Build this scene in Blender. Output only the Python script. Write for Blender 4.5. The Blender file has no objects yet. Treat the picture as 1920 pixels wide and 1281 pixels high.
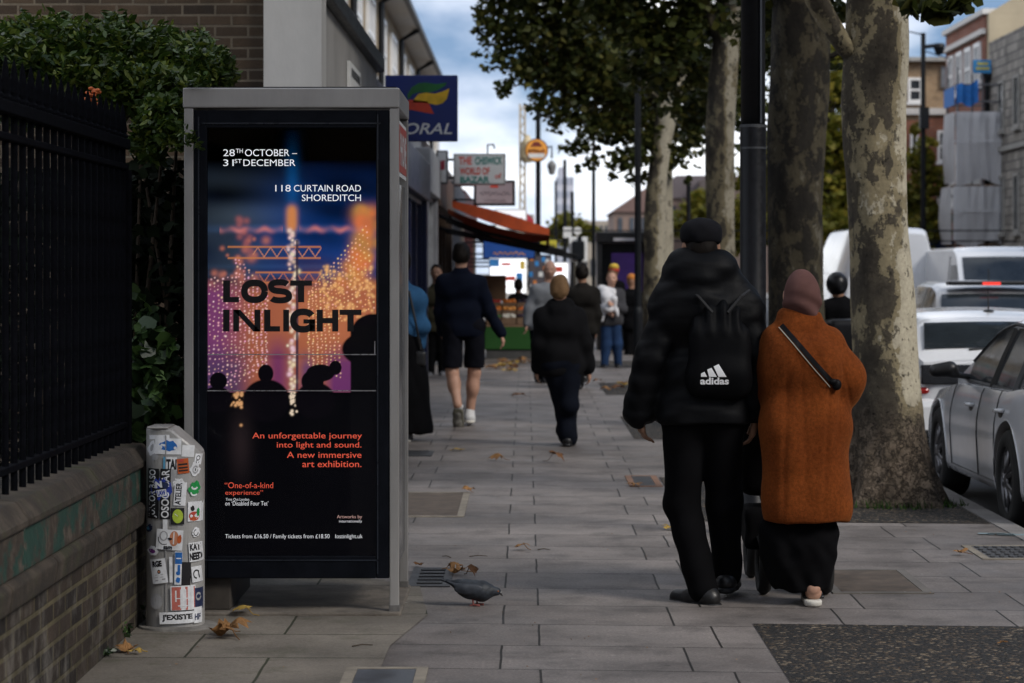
import bpy, bmesh, math, random
import numpy as np
from mathutils import Vector, Matrix
from mathutils.bvhtree import BVHTree

sc = bpy.context.scene
R = math.radians
F = 85 / 36 * 1920          # focal length in photo pixels
CX, HY, EYE = 985.0, 505.0, 1.56   # vanishing point and eye height
RZ = -0.12                  # road level

# ---------------------------------------------------------------- camera
cam = bpy.data.cameras.new('camera')
cam.lens, cam.sensor_width = 85, 36
cam.shift_x = -(CX - 960) / 1920
cam.shift_y = -(640.5 - HY) / 1920
cam.clip_start, cam.clip_end = 0.5, 3000
cam.dof.use_dof = True
cam.dof.focus_distance = 11.1
cam.dof.aperture_fstop = 4.5
co = bpy.data.objects.new('camera', cam)
co.location = (0, 0, EYE)
co.rotation_euler = (R(90), 0, 0)
sc.collection.objects.link(co)
sc.camera = co

# ---------------------------------------------------------------- sky and sun
SUN_EL, SUN_AZ = 38, 128      # azimuth clockwise from +Y (ahead) towards +X (right)
w = bpy.data.worlds.new('World')
sc.world = w
w.use_nodes = True
nt = w.node_tree
nt.nodes.clear()
def wn(t, **k):
    n = nt.nodes.new(t)
    for a, b in k.items():
        setattr(n, a, b)
    return n
out = wn('ShaderNodeOutputWorld')
bg = wn('ShaderNodeBackground')
bg.inputs[1].default_value = 0.10
sky = wn('ShaderNodeTexSky', sky_type='NISHITA', sun_disc=False, sun_elevation=R(SUN_EL), sun_rotation=R(SUN_AZ))
sky.air_density = 1.3
sky.dust_density = 0.6
tc = wn('ShaderNodeTexCoord')
mp = wn('ShaderNodeMapping')
mp.inputs['Scale'].default_value = (1, 1, 2.2)
mp.inputs['Location'].default_value = (0.35, 0.1, 0.03)
no = wn('ShaderNodeTexNoise')
no.inputs['Scale'].default_value = 6.5
no.inputs['Detail'].default_value = 7
no.inputs['Roughness'].default_value = 0.52
rp = wn('ShaderNodeValToRGB')
rp.color_ramp.elements[0].position = 0.36
rp.color_ramp.elements[1].position = 0.56
cl = wn('ShaderNodeValToRGB')           # light and grey parts of the clouds
no2 = wn('ShaderNodeTexNoise')
no2.inputs['Scale'].default_value = 11
no2.inputs['Detail'].default_value = 5
cl.color_ramp.elements[0].position = 0.35
cl.color_ramp.elements[0].color = (6.0, 6.4, 7.5, 1)
cl.color_ramp.elements[1].position = 0.62
cl.color_ramp.elements[1].color = (10.2, 10.4, 10.6, 1)
mx = wn('ShaderNodeMixRGB')
L = nt.links.new
L(tc.outputs['Generated'], mp.inputs[0])
sv = wn('ShaderNodeVectorMath', operation='ADD')
sv.inputs[1].default_value = (0, 0, 0.35)
L(tc.outputs['Generated'], sv.inputs[0])
L(sv.outputs[0], sky.inputs['Vector'])
L(mp.outputs[0], no.inputs['Vector'])
L(mp.outputs[0], no2.inputs['Vector'])
L(no2.outputs[0], cl.inputs[0])
sx = wn('ShaderNodeSeparateXYZ')            # a break in the clouds over the right-hand roofs
L(tc.outputs['Generated'], sx.inputs[0])
gap = wn('ShaderNodeMapRange', interpolation_type='SMOOTHSTEP')
gap.inputs['From Min'].default_value, gap.inputs['From Max'].default_value = 0.13, 0.20
gap.inputs['To Min'].default_value, gap.inputs['To Max'].default_value = 0.0, 0.16
L(sx.outputs[0], gap.inputs['Value'])
sb0 = wn('ShaderNodeMath', operation='SUBTRACT')
L(no.outputs[0], sb0.inputs[0])
L(gap.outputs[0], sb0.inputs[1])
L(sb0.outputs[0], rp.inputs[0])
L(rp.outputs[0], mx.inputs[0])
L(sky.outputs[0], mx.inputs[1])
L(cl.outputs[0], mx.inputs[2])
L(mx.outputs[0], bg.inputs[0])
L(bg.outputs[0], out.inputs[0])

sl = bpy.data.lights.new('sun', 'SUN')
sl.energy, sl.angle, sl.color = 1.65, R(20), (1, 0.94, 0.86)
so = bpy.data.objects.new('sun', sl)
dv = Vector((math.sin(R(SUN_AZ)) * math.cos(R(SUN_EL)), math.cos(R(SUN_AZ)) * math.cos(R(SUN_EL)), math.sin(R(SUN_EL))))
so.rotation_euler = dv.to_track_quat('Z', 'Y').to_euler()
so.location = (20, 20, 30)
sc.collection.objects.link(so)

sc.view_settings.view_transform = 'Standard'
sc.view_settings.look = 'None'
sc.view_settings.exposure = 0.75
sc.view_settings.gamma = 1
sc.cycles.max_bounces = 6
sc.cycles.transparent_max_bounces = 8
sc.cycles.caustics_reflective = False
sc.cycles.caustics_refractive = False
sc.cycles.use_denoising = True

# ---------------------------------------------------------------- helpers
def W(px, py, d):
    """the point at depth d seen at photo pixel (px, py)"""
    return ((px - CX) * d / F, d, EYE - (py - HY) * d / F)
def gd(py, z=0.0):
    return F * (EYE - z) / (py - HY)

def tag(o, label=None, cat=None, group=None, kind=None):
    if label: o['label'] = label
    if cat: o['category'] = cat
    if group: o['group'] = group
    if kind: o['kind'] = kind
    return o
def thing(name, label, cat, loc=(0, 0, 0), rz=0, group=None):
    o = bpy.data.objects.new(name, None)
    o.empty_display_size = 0.2
    o.location = loc
    o.rotation_euler = (0, 0, rz)
    sc.collection.objects.link(o)
    return tag(o, label, cat, group)
def link(name, me, mats, parent=None, local=False, smooth=False, bevel=0, kind=None):
    o = bpy.data.objects.new(name, me)
    for m in (mats if isinstance(mats, (list, tuple)) else [mats]):
        me.materials.append(m)
    sc.collection.objects.link(o)
    if smooth:
        me.polygons.foreach_set('use_smooth', np.ones(len(me.polygons), bool))
    if bevel:
        b = o.modifiers.new('bevel', 'BEVEL')
        b.width, b.segments, b.limit_method, b.angle_limit = bevel, 2, 'ANGLE', R(40)
        b.harden_normals = False
    if parent:
        o.parent = parent
        if not local:
            if parent.parent is None:     # a part's own frame is the world frame already
                o.matrix_parent_inverse = Matrix.Translation(-Vector(parent.location))
    if kind: o['kind'] = kind
    return o
def recentre(o):
    """move the origin of a one-mesh thing to its base"""
    me = o.data
    co_ = np.empty(len(me.vertices) * 3)
    me.vertices.foreach_get('co', co_)
    c = co_.reshape(-1, 3)
    b = np.array([(c[:, 0].min() + c[:, 0].max()) / 2, (c[:, 1].min() + c[:, 1].max()) / 2, c[:, 2].min()])
    me.vertices.foreach_set('co', (c - b).ravel())
    o.location = b
    return o

class MB:
    """collects shapes and links them as one mesh object"""
    def __init__(s):
        s.v, s.f, s.m = [], [], []
    def add(s, vs, fs, m=0):
        n = len(s.v)
        s.v += [tuple(map(float, v)) for v in vs]
        for f in fs:
            s.f.append(tuple(i + n for i in f))
            s.m.append(m)
        return s
    def box(s, x0, x1, y0, y1, z0, z1, m=0):
        return s.add([(x0, y0, z0), (x1, y0, z0), (x1, y1, z0), (x0, y1, z0), (x0, y0, z1), (x1, y0, z1), (x1, y1, z1), (x0, y1, z1)],
                     [(3, 2, 1, 0), (4, 5, 6, 7), (0, 1, 5, 4), (1, 2, 6, 5), (2, 3, 7, 6), (3, 0, 4, 7)], m)
    def quad(s, a, b, c, d, m=0):
        return s.add([a, b, c, d], [(0, 1, 2, 3)], m)
    def path(s, pts, rad, n=10, m=0, caps=True, sq=False):
        P = [Vector(p) for p in pts]
        if not hasattr(rad, '__len__'): rad = [rad] * len(P)
        vs, fs = [], []
        t = (P[1] - P[0]).normalized()
        up = Vector((0, 0, 1)) if abs(t.z) < 0.9 else Vector((1, 0, 0))
        a = t.cross(up).normalized()
        for i, p in enumerate(P):
            t = (P[min(i + 1, len(P) - 1)] - P[max(i - 1, 0)]).normalized()
            a = (a - t * a.dot(t)).normalized()
            b = t.cross(a)
            for k in range(n):
                th = 2 * math.pi * (k + (0.5 if sq else 0)) / n
                vs.append(p + (a * math.cos(th) + b * math.sin(th)) * rad[i])
        for i in range(len(P) - 1):
            for k in range(n):
                k2 = (k + 1) % n
                fs.append((i * n + k, i * n + k2, (i + 1) * n + k2, (i + 1) * n + k))
        if caps:
            fs.append(tuple(range(n - 1, -1, -1)))
            fs.append(tuple((len(P) - 1) * n + k for k in range(n)))
        return s.add(vs, fs, m)
    def lathe(s, prof, c=(0, 0, 0), n=20, m=0):
        """prof: (radius, z) pairs round the vertical through c"""
        vs, fs = [], []
        for r, z in prof:
            for k in range(n):
                th = 2 * math.pi * k / n
                vs.append((c[0] + r * math.cos(th), c[1] + r * math.sin(th), c[2] + z))
        for i in range(len(prof) - 1):
            for k in range(n):
                k2 = (k + 1) % n
                fs.append((i * n + k, i * n + k2, (i + 1) * n + k2, (i + 1) * n + k))
        fs.append(tuple(range(n - 1, -1, -1)))
        fs.append(tuple((len(prof) - 1) * n + k for k in range(n)))
        return s.add(vs, fs, m)
    def prism(s, poly, fn0, fn1, m=0):
        """a polygon given in 2-D, mapped to 3-D by fn0 for one end and fn1 for the other"""
        n = len(poly)
        vs = [fn0(*p) for p in poly] + [fn1(*p) for p in poly]
        fs = [tuple(range(n - 1, -1, -1)), tuple(range(n, 2 * n))] + [(k, (k + 1) % n, n + (k + 1) % n, n + k) for k in range(n)]
        return s.add(vs, fs, m)
    def grid(s, fn, nu, nv, m=0, u=(0, 1), v=(0, 1)):
        vs = [fn(u[0] + (u[1] - u[0]) * i / nu, v[0] + (v[1] - v[0]) * j / nv) for j in range(nv + 1) for i in range(nu + 1)]
        fs = [(j * (nu + 1) + i, j * (nu + 1) + i + 1, (j + 1) * (nu + 1) + i + 1, (j + 1) * (nu + 1) + i) for j in range(nv) for i in range(nu)]
        return s.add(vs, fs, m)
    def ball(s, c, r, nu=12, nv=8, m=0):
        if not hasattr(r, '__len__'): r = (r, r, r)
        vs = [(c[0], c[1], c[2] - r[2])]
        for j in range(1, nv):
            ph = -math.pi / 2 + math.pi * j / nv
            for i in range(nu):
                th = 2 * math.pi * i / nu
                vs.append((c[0] + r[0] * math.cos(ph) * math.cos(th), c[1] + r[1] * math.cos(ph) * math.sin(th), c[2] + r[2] * math.sin(ph)))
        vs.append((c[0], c[1], c[2] + r[2]))
        fs = [(0, 1 + (i + 1) % nu, 1 + i) for i in range(nu)]
        for j in range(nv - 2):
            for i in range(nu):
                a, b = 1 + j * nu + i, 1 + j * nu + (i + 1) % nu
                fs.append((a, b, b + nu, a + nu))
        e = len(vs) - 1
        fs += [(e, e - nu + i, e - nu + (i + 1) % nu) for i in range(nu)]
        return s.add(vs, fs, m)
    def mesh(s, name):
        me = bpy.data.meshes.new(name)
        me.from_pydata(s.v, [], s.f)
        if any(s.m): me.polygons.foreach_set('material_index', s.m)
        me.update()
        return me
    def build(s, name, mats, parent=None, **k):
        return link(name, s.mesh(name), mats, parent, **k)
    def fix(s):
        """consistent outward normals"""
        me = s.mesh('tmp')
        bm = bmesh.new(); bm.from_mesh(me)
        bmesh.ops.recalc_face_normals(bm, faces=bm.faces)
        bm.to_mesh(me); bm.free()
        s.f = [tuple(p.vertices) for p in me.polygons]
        bpy.data.meshes.remove(me)
        return s

def single(name, label, cat, mb, mats, group=None, kind=None, **k):
    o = mb.build(name, mats, **k)
    recentre(o)
    return tag(o, label, cat, group, kind)
def setting(name, mb, mats, **k):
    o = mb.build(name, mats, **k)
    o['kind'] = 'structure'
    return o
def dup(root, loc, label=None, group=None):
    r = root.copy(); sc.collection.objects.link(r); r.location = loc
    if label: r['label'] = label
    if group: r['group'] = group
    for ch in root.children:
        c = ch.copy(); sc.collection.objects.link(c); c.parent = r
        for g in ch.children:
            d = g.copy(); sc.collection.objects.link(d); d.parent = c
    return r

def poly_mesh(name, V, m):
    """N polygons of m corners each, from an array (N, m, 3)"""
    N = len(V)
    me = bpy.data.meshes.new(name)
    me.vertices.add(N * m); me.loops.add(N * m); me.polygons.add(N)
    me.vertices.foreach_set('co', V.reshape(-1).astype(np.float32))
    me.loops.foreach_set('vertex_index', np.arange(N * m, dtype=np.int32))
    me.polygons.foreach_set('loop_start', (np.arange(N) * m).astype(np.int32))
    me.polygons.foreach_set('loop_total', np.full(N, m, np.int32))
    me.update(calc_edges=True)
    return me

# ---------------------------------------------------------------- materials
MATS = {}
class NT:
    def __init__(s, name):
        s.mat = bpy.data.materials.new(name)
        s.mat.use_nodes = True
        s.t = s.mat.node_tree
        s.b = s.t.nodes['Principled BSDF']
        s.tc = s.n('ShaderNodeTexCoord')
    def n(s, t, **k):
        x = s.t.nodes.new(t)
        for a, b in k.items(): setattr(x, a, b)
        return x
    def l(s, a, b): s.t.links.new(a, b)
    def noise(s, scale, detail=4, rough=0.55, vec=None, stretch=None):
        x = s.n('ShaderNodeTexNoise')
        x.inputs['Scale'].default_value = scale
        x.inputs['Detail'].default_value = detail
        x.inputs['Roughness'].default_value = rough
        v = vec or s.tc.outputs['Object']
        if stretch:
            m = s.n('ShaderNodeMapping'); m.inputs['Scale'].default_value = stretch
            s.l(v, m.inputs[0]); v = m.outputs[0]
        s.l(v, x.inputs['Vector'])
        return x.outputs[0]
    def ramp(s, src, stops, interp='LINEAR'):
        r = s.n('ShaderNodeValToRGB')
        e = r.color_ramp.elements
        r.color_ramp.interpolation = interp
        e[0].position, e[1].position = stops[0][0], stops[-1][0]
        for p, c in stops[1:-1]: e.new(p)
        for k, (p, c) in zip(e, stops):
            k.color = (c, c, c, 1) if not hasattr(c, '__len__') else (*c[:3], 1)
        s.l(src, r.inputs[0])
        return r.outputs[0]
    def mix(s, fac, a, b, mode='MIX'):
        m = s.n('ShaderNodeMixRGB', blend_type=mode)
        for i, v in ((0, fac), (1, a), (2, b)):
            if hasattr(v, 'is_linked'): s.l(v, m.inputs[i])
            elif i == 0: m.inputs[0].default_value = v
            else: m.inputs[i].default_value = (v, v, v, 1) if not hasattr(v, '__len__') else (*v[:3], 1)
        return m.outputs[0]
    def bump(s, src, strength=0.3, dist=0.01):
        b = s.n('ShaderNodeBump')
        b.inputs['Strength'].default_value = strength
        b.inputs['Distance'].default_value = dist
        s.l(src, b.inputs['Height'])
        s.l(b.outputs[0], s.b.inputs['Normal'])
    def set(s, color=None, rough=None, metal=None, spec=None, coat=None):
        for k, v in (('Base Color', color), ('Roughness', rough), ('Metallic', metal), ('Specular IOR Level', spec), ('Coat Weight', coat)):
            if v is None: continue
            if hasattr(v, 'is_linked'): s.l(v, s.b.inputs[k])
            elif k == 'Base Color': s.b.inputs[k].default_value = (*v[:3], 1)
            else: s.b.inputs[k].default_value = v
        return s.mat

def mat(name, col, rough=0.6, var=0.25, scale=6, bump=0.0, bscale=60, metal=0.0, spec=0.4, coat=0.0, emit=0.0, dist=0.004, stretch=None):
    if name in MATS: return MATS[name]
    s = NT(name)
    a = s.noise(scale, 5, 0.6, stretch=stretch)
    lo = tuple(c * (1 - var) for c in col); hi = tuple(min(1, c * (1 + var)) for c in col)
    c = s.ramp(a, [(0.3, lo), (0.7, hi)])
    s.set(c, s.ramp(a, [(0.3, max(0.02, rough - 0.08)), (0.7, min(1, rough + 0.08))]), metal, spec, coat)
    if bump: s.bump(s.noise(bscale, 4, 0.6, stretch=stretch), bump, dist)
    if emit:
        s.l(c, s.b.inputs['Emission Color'])
        s.b.inputs['Emission Strength'].default_value = emit
    MATS[name] = s.mat
    return s.mat

def m_leaf(name, a, b, c, rough=0.5, trans=0.25, spec=0.35, scale=1.5):
    s = NT(name)
    g = s.n('ShaderNodeNewGeometry')
    col = s.ramp(g.outputs['Random Per Island'], [(0.0, a), (0.6, b), (1.0, c)])
    cl_ = s.ramp(s.noise(scale, 2), [(0.35, 0.75), (0.65, 1.2)])
    col = s.mix(1, col, cl_, 'MULTIPLY')
    s.set(col, rough, 0, spec)
    t = s.n('ShaderNodeBsdfTranslucent'); s.l(col, t.inputs[0])
    mxs = s.n('ShaderNodeMixShader'); mxs.inputs[0].default_value = trans
    s.l(s.b.outputs[0], mxs.inputs[1]); s.l(t.outputs[0], mxs.inputs[2])
    s.l(mxs.outputs[0], s.t.nodes['Material Output'].inputs[0])
    return s.mat

def m_brick(name, c1, c2, mortar, bw=0.225, rh=0.075, ms=0.01, axis='xz', var=0.5, offset=0.5, shear=0, off=(0, 0), bumpd=0.006, stain=(0.6, 1.25), rough=0.85, freq=2, sscale=1.5):
    """axis: which two object axes carry the courses"""
    s = NT(name)
    sep = s.n('ShaderNodeSeparateXYZ'); s.l(s.tc.outputs['Object'], sep.inputs[0])
    cmb = s.n('ShaderNodeCombineXYZ')
    ia, ib = 'xyz'.index(axis[0]), 'xyz'.index(axis[1])
    def lin(srcs, o):
        cur = None
        for out_, k in srcs:
            mm = s.n('ShaderNodeMath', operation='MULTIPLY_ADD')
            s.l(out_, mm.inputs[0]); mm.inputs[1].default_value = k
            if cur is None: mm.inputs[2].default_value = o
            else: s.l(cur, mm.inputs[2])
            cur = mm.outputs[0]
        return cur
    s.l(lin([(sep.outputs[ia], 1)], off[0]), cmb.inputs[0])
    s.l(lin([(sep.outputs[ib], 1)] + ([(sep.outputs[ia], shear)] if shear else []), off[1]), cmb.inputs[1])
    wob = s.n('ShaderNodeTexNoise'); wob.inputs['Scale'].default_value = 3
    s.l(cmb.outputs[0], wob.inputs['Vector'])
    vv = s.n('ShaderNodeVectorMath', operation='MULTIPLY_ADD')
    s.l(wob.outputs['Color'], vv.inputs[0]); vv.inputs[1].default_value = (min(0.012, rh * 0.1),) * 3; s.l(cmb.outputs[0], vv.inputs[2])
    b = s.n('ShaderNodeTexBrick')
    b.offset, b.offset_frequency, b.squash = offset, freq, 1
    b.inputs['Scale'].default_value = 1
    b.inputs['Mortar Size'].default_value = ms
    b.inputs['Mortar Smooth'].default_value = 0.25
    b.inputs['Brick Width'].default_value = bw
    b.inputs['Row Height'].default_value = rh
    b.inputs['Color1'].default_value = (*c1, 1); b.inputs['Color2'].default_value = (*c2, 1); b.inputs['Mortar'].default_value = (*mortar, 1)
    s.l(vv.outputs[0], b.inputs['Vector'])
    st = s.ramp(s.noise(sscale, 6, 0.65), [(0.3, stain[0]), (0.7, stain[1])])
    gr = s.ramp(s.noise(75, 4, 0.75), [(0.25, 1 - var * 0.6), (0.75, 1 + var * 0.4)])
    col = s.mix(1, s.mix(1, b.outputs[0], st, 'MULTIPLY'), gr, 'MULTIPLY')
    s.set(col, s.ramp(s.noise(2.2, 5), [(0.3, rough - 0.15), (0.7, min(1, rough + 0.1))]), 0, 0.35)
    h = s.mix(0.3, s.ramp(b.outputs['Fac'], [(0, 1.0), (1, 0.0)]), s.noise(70, 5, 0.7))
    s.bump(h, 0.8, bumpd)
    return s.mat, s, col

# ---------------------------------------------------------------- lettering
_tc = {}
def text_shape(t, bold=0.0, shear=0.0):
    key = (t, bold, shear)
    if key in _tc: return _tc[key]
    cu = bpy.data.curves.new('t', 'FONT')
    cu.body = t; cu.size = 1; cu.offset = bold; cu.shear = shear
    cu.resolution_u = 4
    cu.dimensions = '2D'; cu.fill_mode = 'BOTH'
    o = bpy.data.objects.new('t', cu)
    sc.collection.objects.link(o)
    dg = bpy.context.evaluated_depsgraph_get()
    me = bpy.data.meshes.new_from_object(o.evaluated_get(dg))
    V = np.array([v.co[:2] for v in me.vertices]); Fs = [tuple(p.vertices) for p in me.polygons]
    bpy.data.objects.remove(o); bpy.data.curves.remove(cu); bpy.data.meshes.remove(me)
    lo, hi = V.min(0), V.max(0)
    V = (V - lo) / (hi - lo)
    _tc[key] = (V, Fs)
    return V, Fs
def put_text(mb, t, x0, y0, x1, y1, fn, bold=0.0, m=0, shear=0.0, rot=0):
    """lettering filling the rectangle x0..x1 (left to right), y0..y1 (top to bottom); fn maps to 3-D"""
    V, Fs = text_shape(t, bold, shear)
    if rot == 90:
        P = [(x0 + (1 - b) * (x1 - x0) if False else x0 + (x1 - x0) * (1 - b), y1 - a * (y1 - y0)) for a, b in V]
        mb.add([fn(*p) for p in P], Fs, m)
    else:
        mb.add([fn(x0 + a * (x1 - x0), y1 - b * (y1 - y0)) for a, b in V], Fs, m)

# ---------------------------------------------------------------- smooth bodies: distance fields meshed by surface nets
class Body:
    def __init__(s, h=0.012):
        s.h, s.p, s.cuts, s.subs = h, [], [], []
    def cap(s, a, b, ra, rb=None, k=0.03, sy=1.0):
        s.p.append(('c', np.array(a, float), np.array(b, float), ra, ra if rb is None else rb, k, sy)); return s
    def ell(s, c, r, k=0.03):
        s.p.append(('e', np.array(c, float), np.array(r, float), k)); return s
    def box(s, c, half, rnd, k=0.02):
        s.p.append(('b', np.array(c, float), np.array(half, float), rnd, k)); return s
    def cut(s, fn): s.cuts.append(fn); return s
    def sub(s, q): s.subs.append(q); return s
    @staticmethod
    def _bb(q):
        if q[0] == 'c':
            r = max(q[3], q[4]) * max(1, q[6]); return np.minimum(q[1], q[2]) - r, np.maximum(q[1], q[2]) + r
        if q[0] == 'e': return q[1] - q[2], q[1] + q[2]
        return q[1] - q[2] - q[3], q[1] + q[2] + q[3]
    @staticmethod
    def _ev(q, X, Y, Z):
        if q[0] == 'c':
            _, a, b, ra, rb, k, sy = q
            ab = (b - a) / np.array([1, sy, 1]); L2 = max(1e-9, ab @ ab)
            x, y, z = X - a[0], (Y - a[1]) / sy, Z - a[2]
            t = np.clip((x * ab[0] + y * ab[1] + z * ab[2]) / L2, 0, 1)
            return (np.sqrt((x - t * ab[0]) ** 2 + (y - t * ab[1]) ** 2 + (z - t * ab[2]) ** 2) - (ra + t * (rb - ra))) * min(1, sy)
        if q[0] == 'e':
            _, c, r, k = q
            x, y, z = (X - c[0]) / r[0], (Y - c[1]) / r[1], (Z - c[2]) / r[2]
            k0 = np.sqrt(x * x + y * y + z * z)
            k1 = np.sqrt((x / r[0]) ** 2 + (y / r[1]) ** 2 + (z / r[2]) ** 2) + 1e-9
            return k0 * (k0 - 1) / k1
        _, c, hf, rn, k = q
        dx, dy, dz = np.abs(X - c[0]) - hf[0], np.abs(Y - c[1]) - hf[1], np.abs(Z - c[2]) - hf[2]
        return np.sqrt(np.maximum(dx, 0) ** 2 + np.maximum(dy, 0) ** 2 + np.maximum(dz, 0) ** 2) + np.minimum(np.maximum(np.maximum(dx, dy), dz), 0) - rn
    def field(s):
        h = s.h
        bbs = [s._bb(q) for q in s.p]
        lo = np.min([b[0] for b in bbs], 0) - 3 * h; hi = np.max([b[1] for b in bbs], 0) + 3 * h
        n = np.ceil((hi - lo) / h).astype(int) + 1
        ax = [lo[i] + h * np.arange(n[i]) for i in range(3)]
        D = np.full(n, 0.5, np.float32)
        for q, (b0, b1) in zip(s.p, bbs):
            k = q[-1] if q[0] != 'c' else q[5]
            mg = 0.05 + k
            i0 = np.clip(np.floor((b0 - mg - lo) / h).astype(int), 0, n - 1); i1 = np.clip(np.ceil((b1 + mg - lo) / h).astype(int) + 1, 1, n)
            sl_ = tuple(slice(i0[i], i1[i]) for i in range(3))
            X, Y, Z = np.meshgrid(ax[0][sl_[0]], ax[1][sl_[1]], ax[2][sl_[2]], indexing='ij', sparse=True)
            d = s._ev(q, X, Y, Z).astype(np.float32)
            a = D[sl_]
            if k > 0:
                hh = np.maximum(k - np.abs(a - d), 0) / k
                D[sl_] = np.minimum(a, d) - hh * hh * k * 0.25
            else: D[sl_] = np.minimum(a, d)
        X, Y, Z = np.meshgrid(*ax, indexing='ij', sparse=True)
        for q in s.subs: D = np.maximum(D, -s._ev(q, X, Y, Z))
        for fn in s.cuts: D = np.maximum(D, fn(X, Y, Z))
        D[0] = D[-1] = 0.5; D[:, 0] = D[:, -1] = 0.5; D[:, :, 0] = D[:, :, -1] = 0.5
        return D, lo
    def arrays(s, smooth=2, disp=None):
        D, lo = s.field(); h = s.h
        ins = D < 0
        n = np.array(D.shape)
        cs = [(i, j, k) for i in (0, 1) for j in (0, 1) for k in (0, 1)]
        def sh(A, c): return A[c[0]:n[0] - 1 + c[0], c[1]:n[1] - 1 + c[1], c[2]:n[2] - 1 + c[2]]
        cnt = sum(sh(ins, c).astype(np.int8) for c in cs)
        act = (cnt > 0) & (cnt < 8)
        ijk = np.argwhere(act)
        idx = np.full(act.shape, -1, np.int64); idx[act] = np.arange(len(ijk))
        vals = {c: D[ijk[:, 0] + c[0], ijk[:, 1] + c[1], ijk[:, 2] + c[2]] for c in cs}
        acc = np.zeros((len(ijk), 3)); num = np.zeros(len(ijk))
        for c in cs:
            for a in range(3):
                if c[a] == 0:
                    c2 = list(c); c2[a] = 1; c2 = tuple(c2)
                    v0, v1 = vals[c], vals[c2]
                    m = (v0 < 0) != (v1 < 0)
                    t = v0[m] / (v0[m] - v1[m])
                    p = np.tile(np.array(c, float), (m.sum(), 1)); p[:, a] = t
                    acc[m] += p; num[m] += 1
        V = lo + h * (ijk + acc / num[:, None])
        quads = []
        for a in range(3):
            b, c = (a + 1) % 3, (a + 2) % 3
            s0 = [slice(None)] * 3; s1 = [slice(None)] * 3
            s0[a] = slice(0, -1); s1[a] = slice(1, None)
            A, B = ins[tuple(s0)], ins[tuple(s1)]
            e = np.argwhere(A != B)
            e = e[(e[:, b] > 0) & (e[:, c] > 0) & (e[:, b] < n[b] - 1) & (e[:, c] < n[c] - 1)]
            def g(db, dc):
                q = e.copy(); q[:, b] -= db; q[:, c] -= dc
                return idx[q[:, 0], q[:, 1], q[:, 2]]
            Q = np.stack([g(1, 1), g(0, 1), g(0, 0), g(1, 0)], 1)
            fl = ~A[e[:, 0], e[:, 1], e[:, 2]]
            Q[fl] = Q[fl][:, ::-1]
            quads.append(Q)
        Q = np.concatenate(quads)
        Q = Q[(Q >= 0).all(1)]
        E = np.concatenate([Q[:, [0, 1]], Q[:, [1, 2]], Q[:, [2, 3]], Q[:, [3, 0]]])
        for _ in range(smooth):
            S = np.zeros_like(V); c_ = np.zeros(len(V))
            for a in range(3):
                S[:, a] = np.bincount(E[:, 0], V[E[:, 1], a], len(V)) + np.bincount(E[:, 1], V[E[:, 0], a], len(V))
            c_ = np.bincount(E[:, 0], minlength=len(V)) + np.bincount(E[:, 1], minlength=len(V))
            V = 0.5 * V + 0.5 * S / np.maximum(c_, 1)[:, None]
        if disp is not None:
            fn_ = np.cross(V[Q[:, 2]] - V[Q[:, 0]], V[Q[:, 3]] - V[Q[:, 1]])
            N = np.zeros_like(V)
            for j in range(4):
                for a in range(3): N[:, a] += np.bincount(Q[:, j], fn_[:, a], len(V))
            N /= np.linalg.norm(N, axis=1)[:, None] + 1e-12
            V = V + N * disp(V)[:, None]
        return V, Q
    def build(s, name, m, parent=None, smooth=2, disp=None, local=False):
        V, Q = s.arrays(smooth, disp)
        me = bpy.data.meshes.new(name)
        me.vertices.add(len(V)); me.loops.add(len(Q) * 4); me.polygons.add(len(Q))
        me.vertices.foreach_set('co', V.ravel().astype(np.float32))
        me.loops.foreach_set('vertex_index', Q.ravel().astype(np.int32))
        me.polygons.foreach_set('loop_start', (np.arange(len(Q)) * 4).astype(np.int32))
        me.polygons.foreach_set('loop_total', np.full(len(Q), 4, np.int32))
        me.update(calc_edges=True); me.validate()
        return link(name, me, m, parent, smooth=True, local=local)

def folds(seed, amp=0.006, sc_=(9, 9, 16), n=5):
    r = np.random.default_rng(seed)
    K = r.normal(0, 1, (n, 3)) * np.array(sc_); ph = r.uniform(0, 6.28, n)
    def fn(V):
        o = np.zeros(len(V))
        for k, p in zip(K, ph):
            o += np.sin(V @ k + p + 1.3 * np.sin(V @ k[[1, 2, 0]] * 0.6))
        return amp * o / math.sqrt(n)
    return fn
rng = np.random.default_rng(7)
random.seed(7)
# ---------------------------------------------------------------- shared materials
black_paint = mat('black_paint', (0.008, 0.009, 0.011), 0.42, 0.3, 20, 0.15, 90, spec=0.2)
iron = mat('cast_iron_black', (0.003, 0.0033, 0.0048), 0.85, 0.5, 25, 0.5, 70, dist=0.003, spec=0.03)
steel = mat('brushed_steel', (0.30, 0.29, 0.28), 0.42, 0.18, 5, 0.1, 120, metal=0.35, stretch=(1, 1, 0.2))
white_paint = mat('white_paint', (0.72, 0.72, 0.70), 0.5, 0.1, 4)
upvc = mat('window_white', (0.75, 0.75, 0.74), 0.4, 0.08, 4)
glass_dark = mat('dark_glass', (0.02, 0.025, 0.03), 0.06, 0.3, 2, spec=0.6)
glass_sky = mat('window_glass', (0.05, 0.06, 0.075), 0.05, 0.3, 2, spec=0.9)
timber = mat('old_timber', (0.16, 0.10, 0.06), 0.75, 0.3, 8, 0.3)

# ---------------------------------------------------------------- ground, road, pavement
g = MB(); g.quad((-400, -60, RZ - 0.08), (400, -60, RZ - 0.08), (400, 900, RZ - 0.08), (-400, 900, RZ - 0.08))
setting('ground', g, mat('far_ground', (0.12, 0.115, 0.10), 0.9, 0.3, 0.2))

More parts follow.
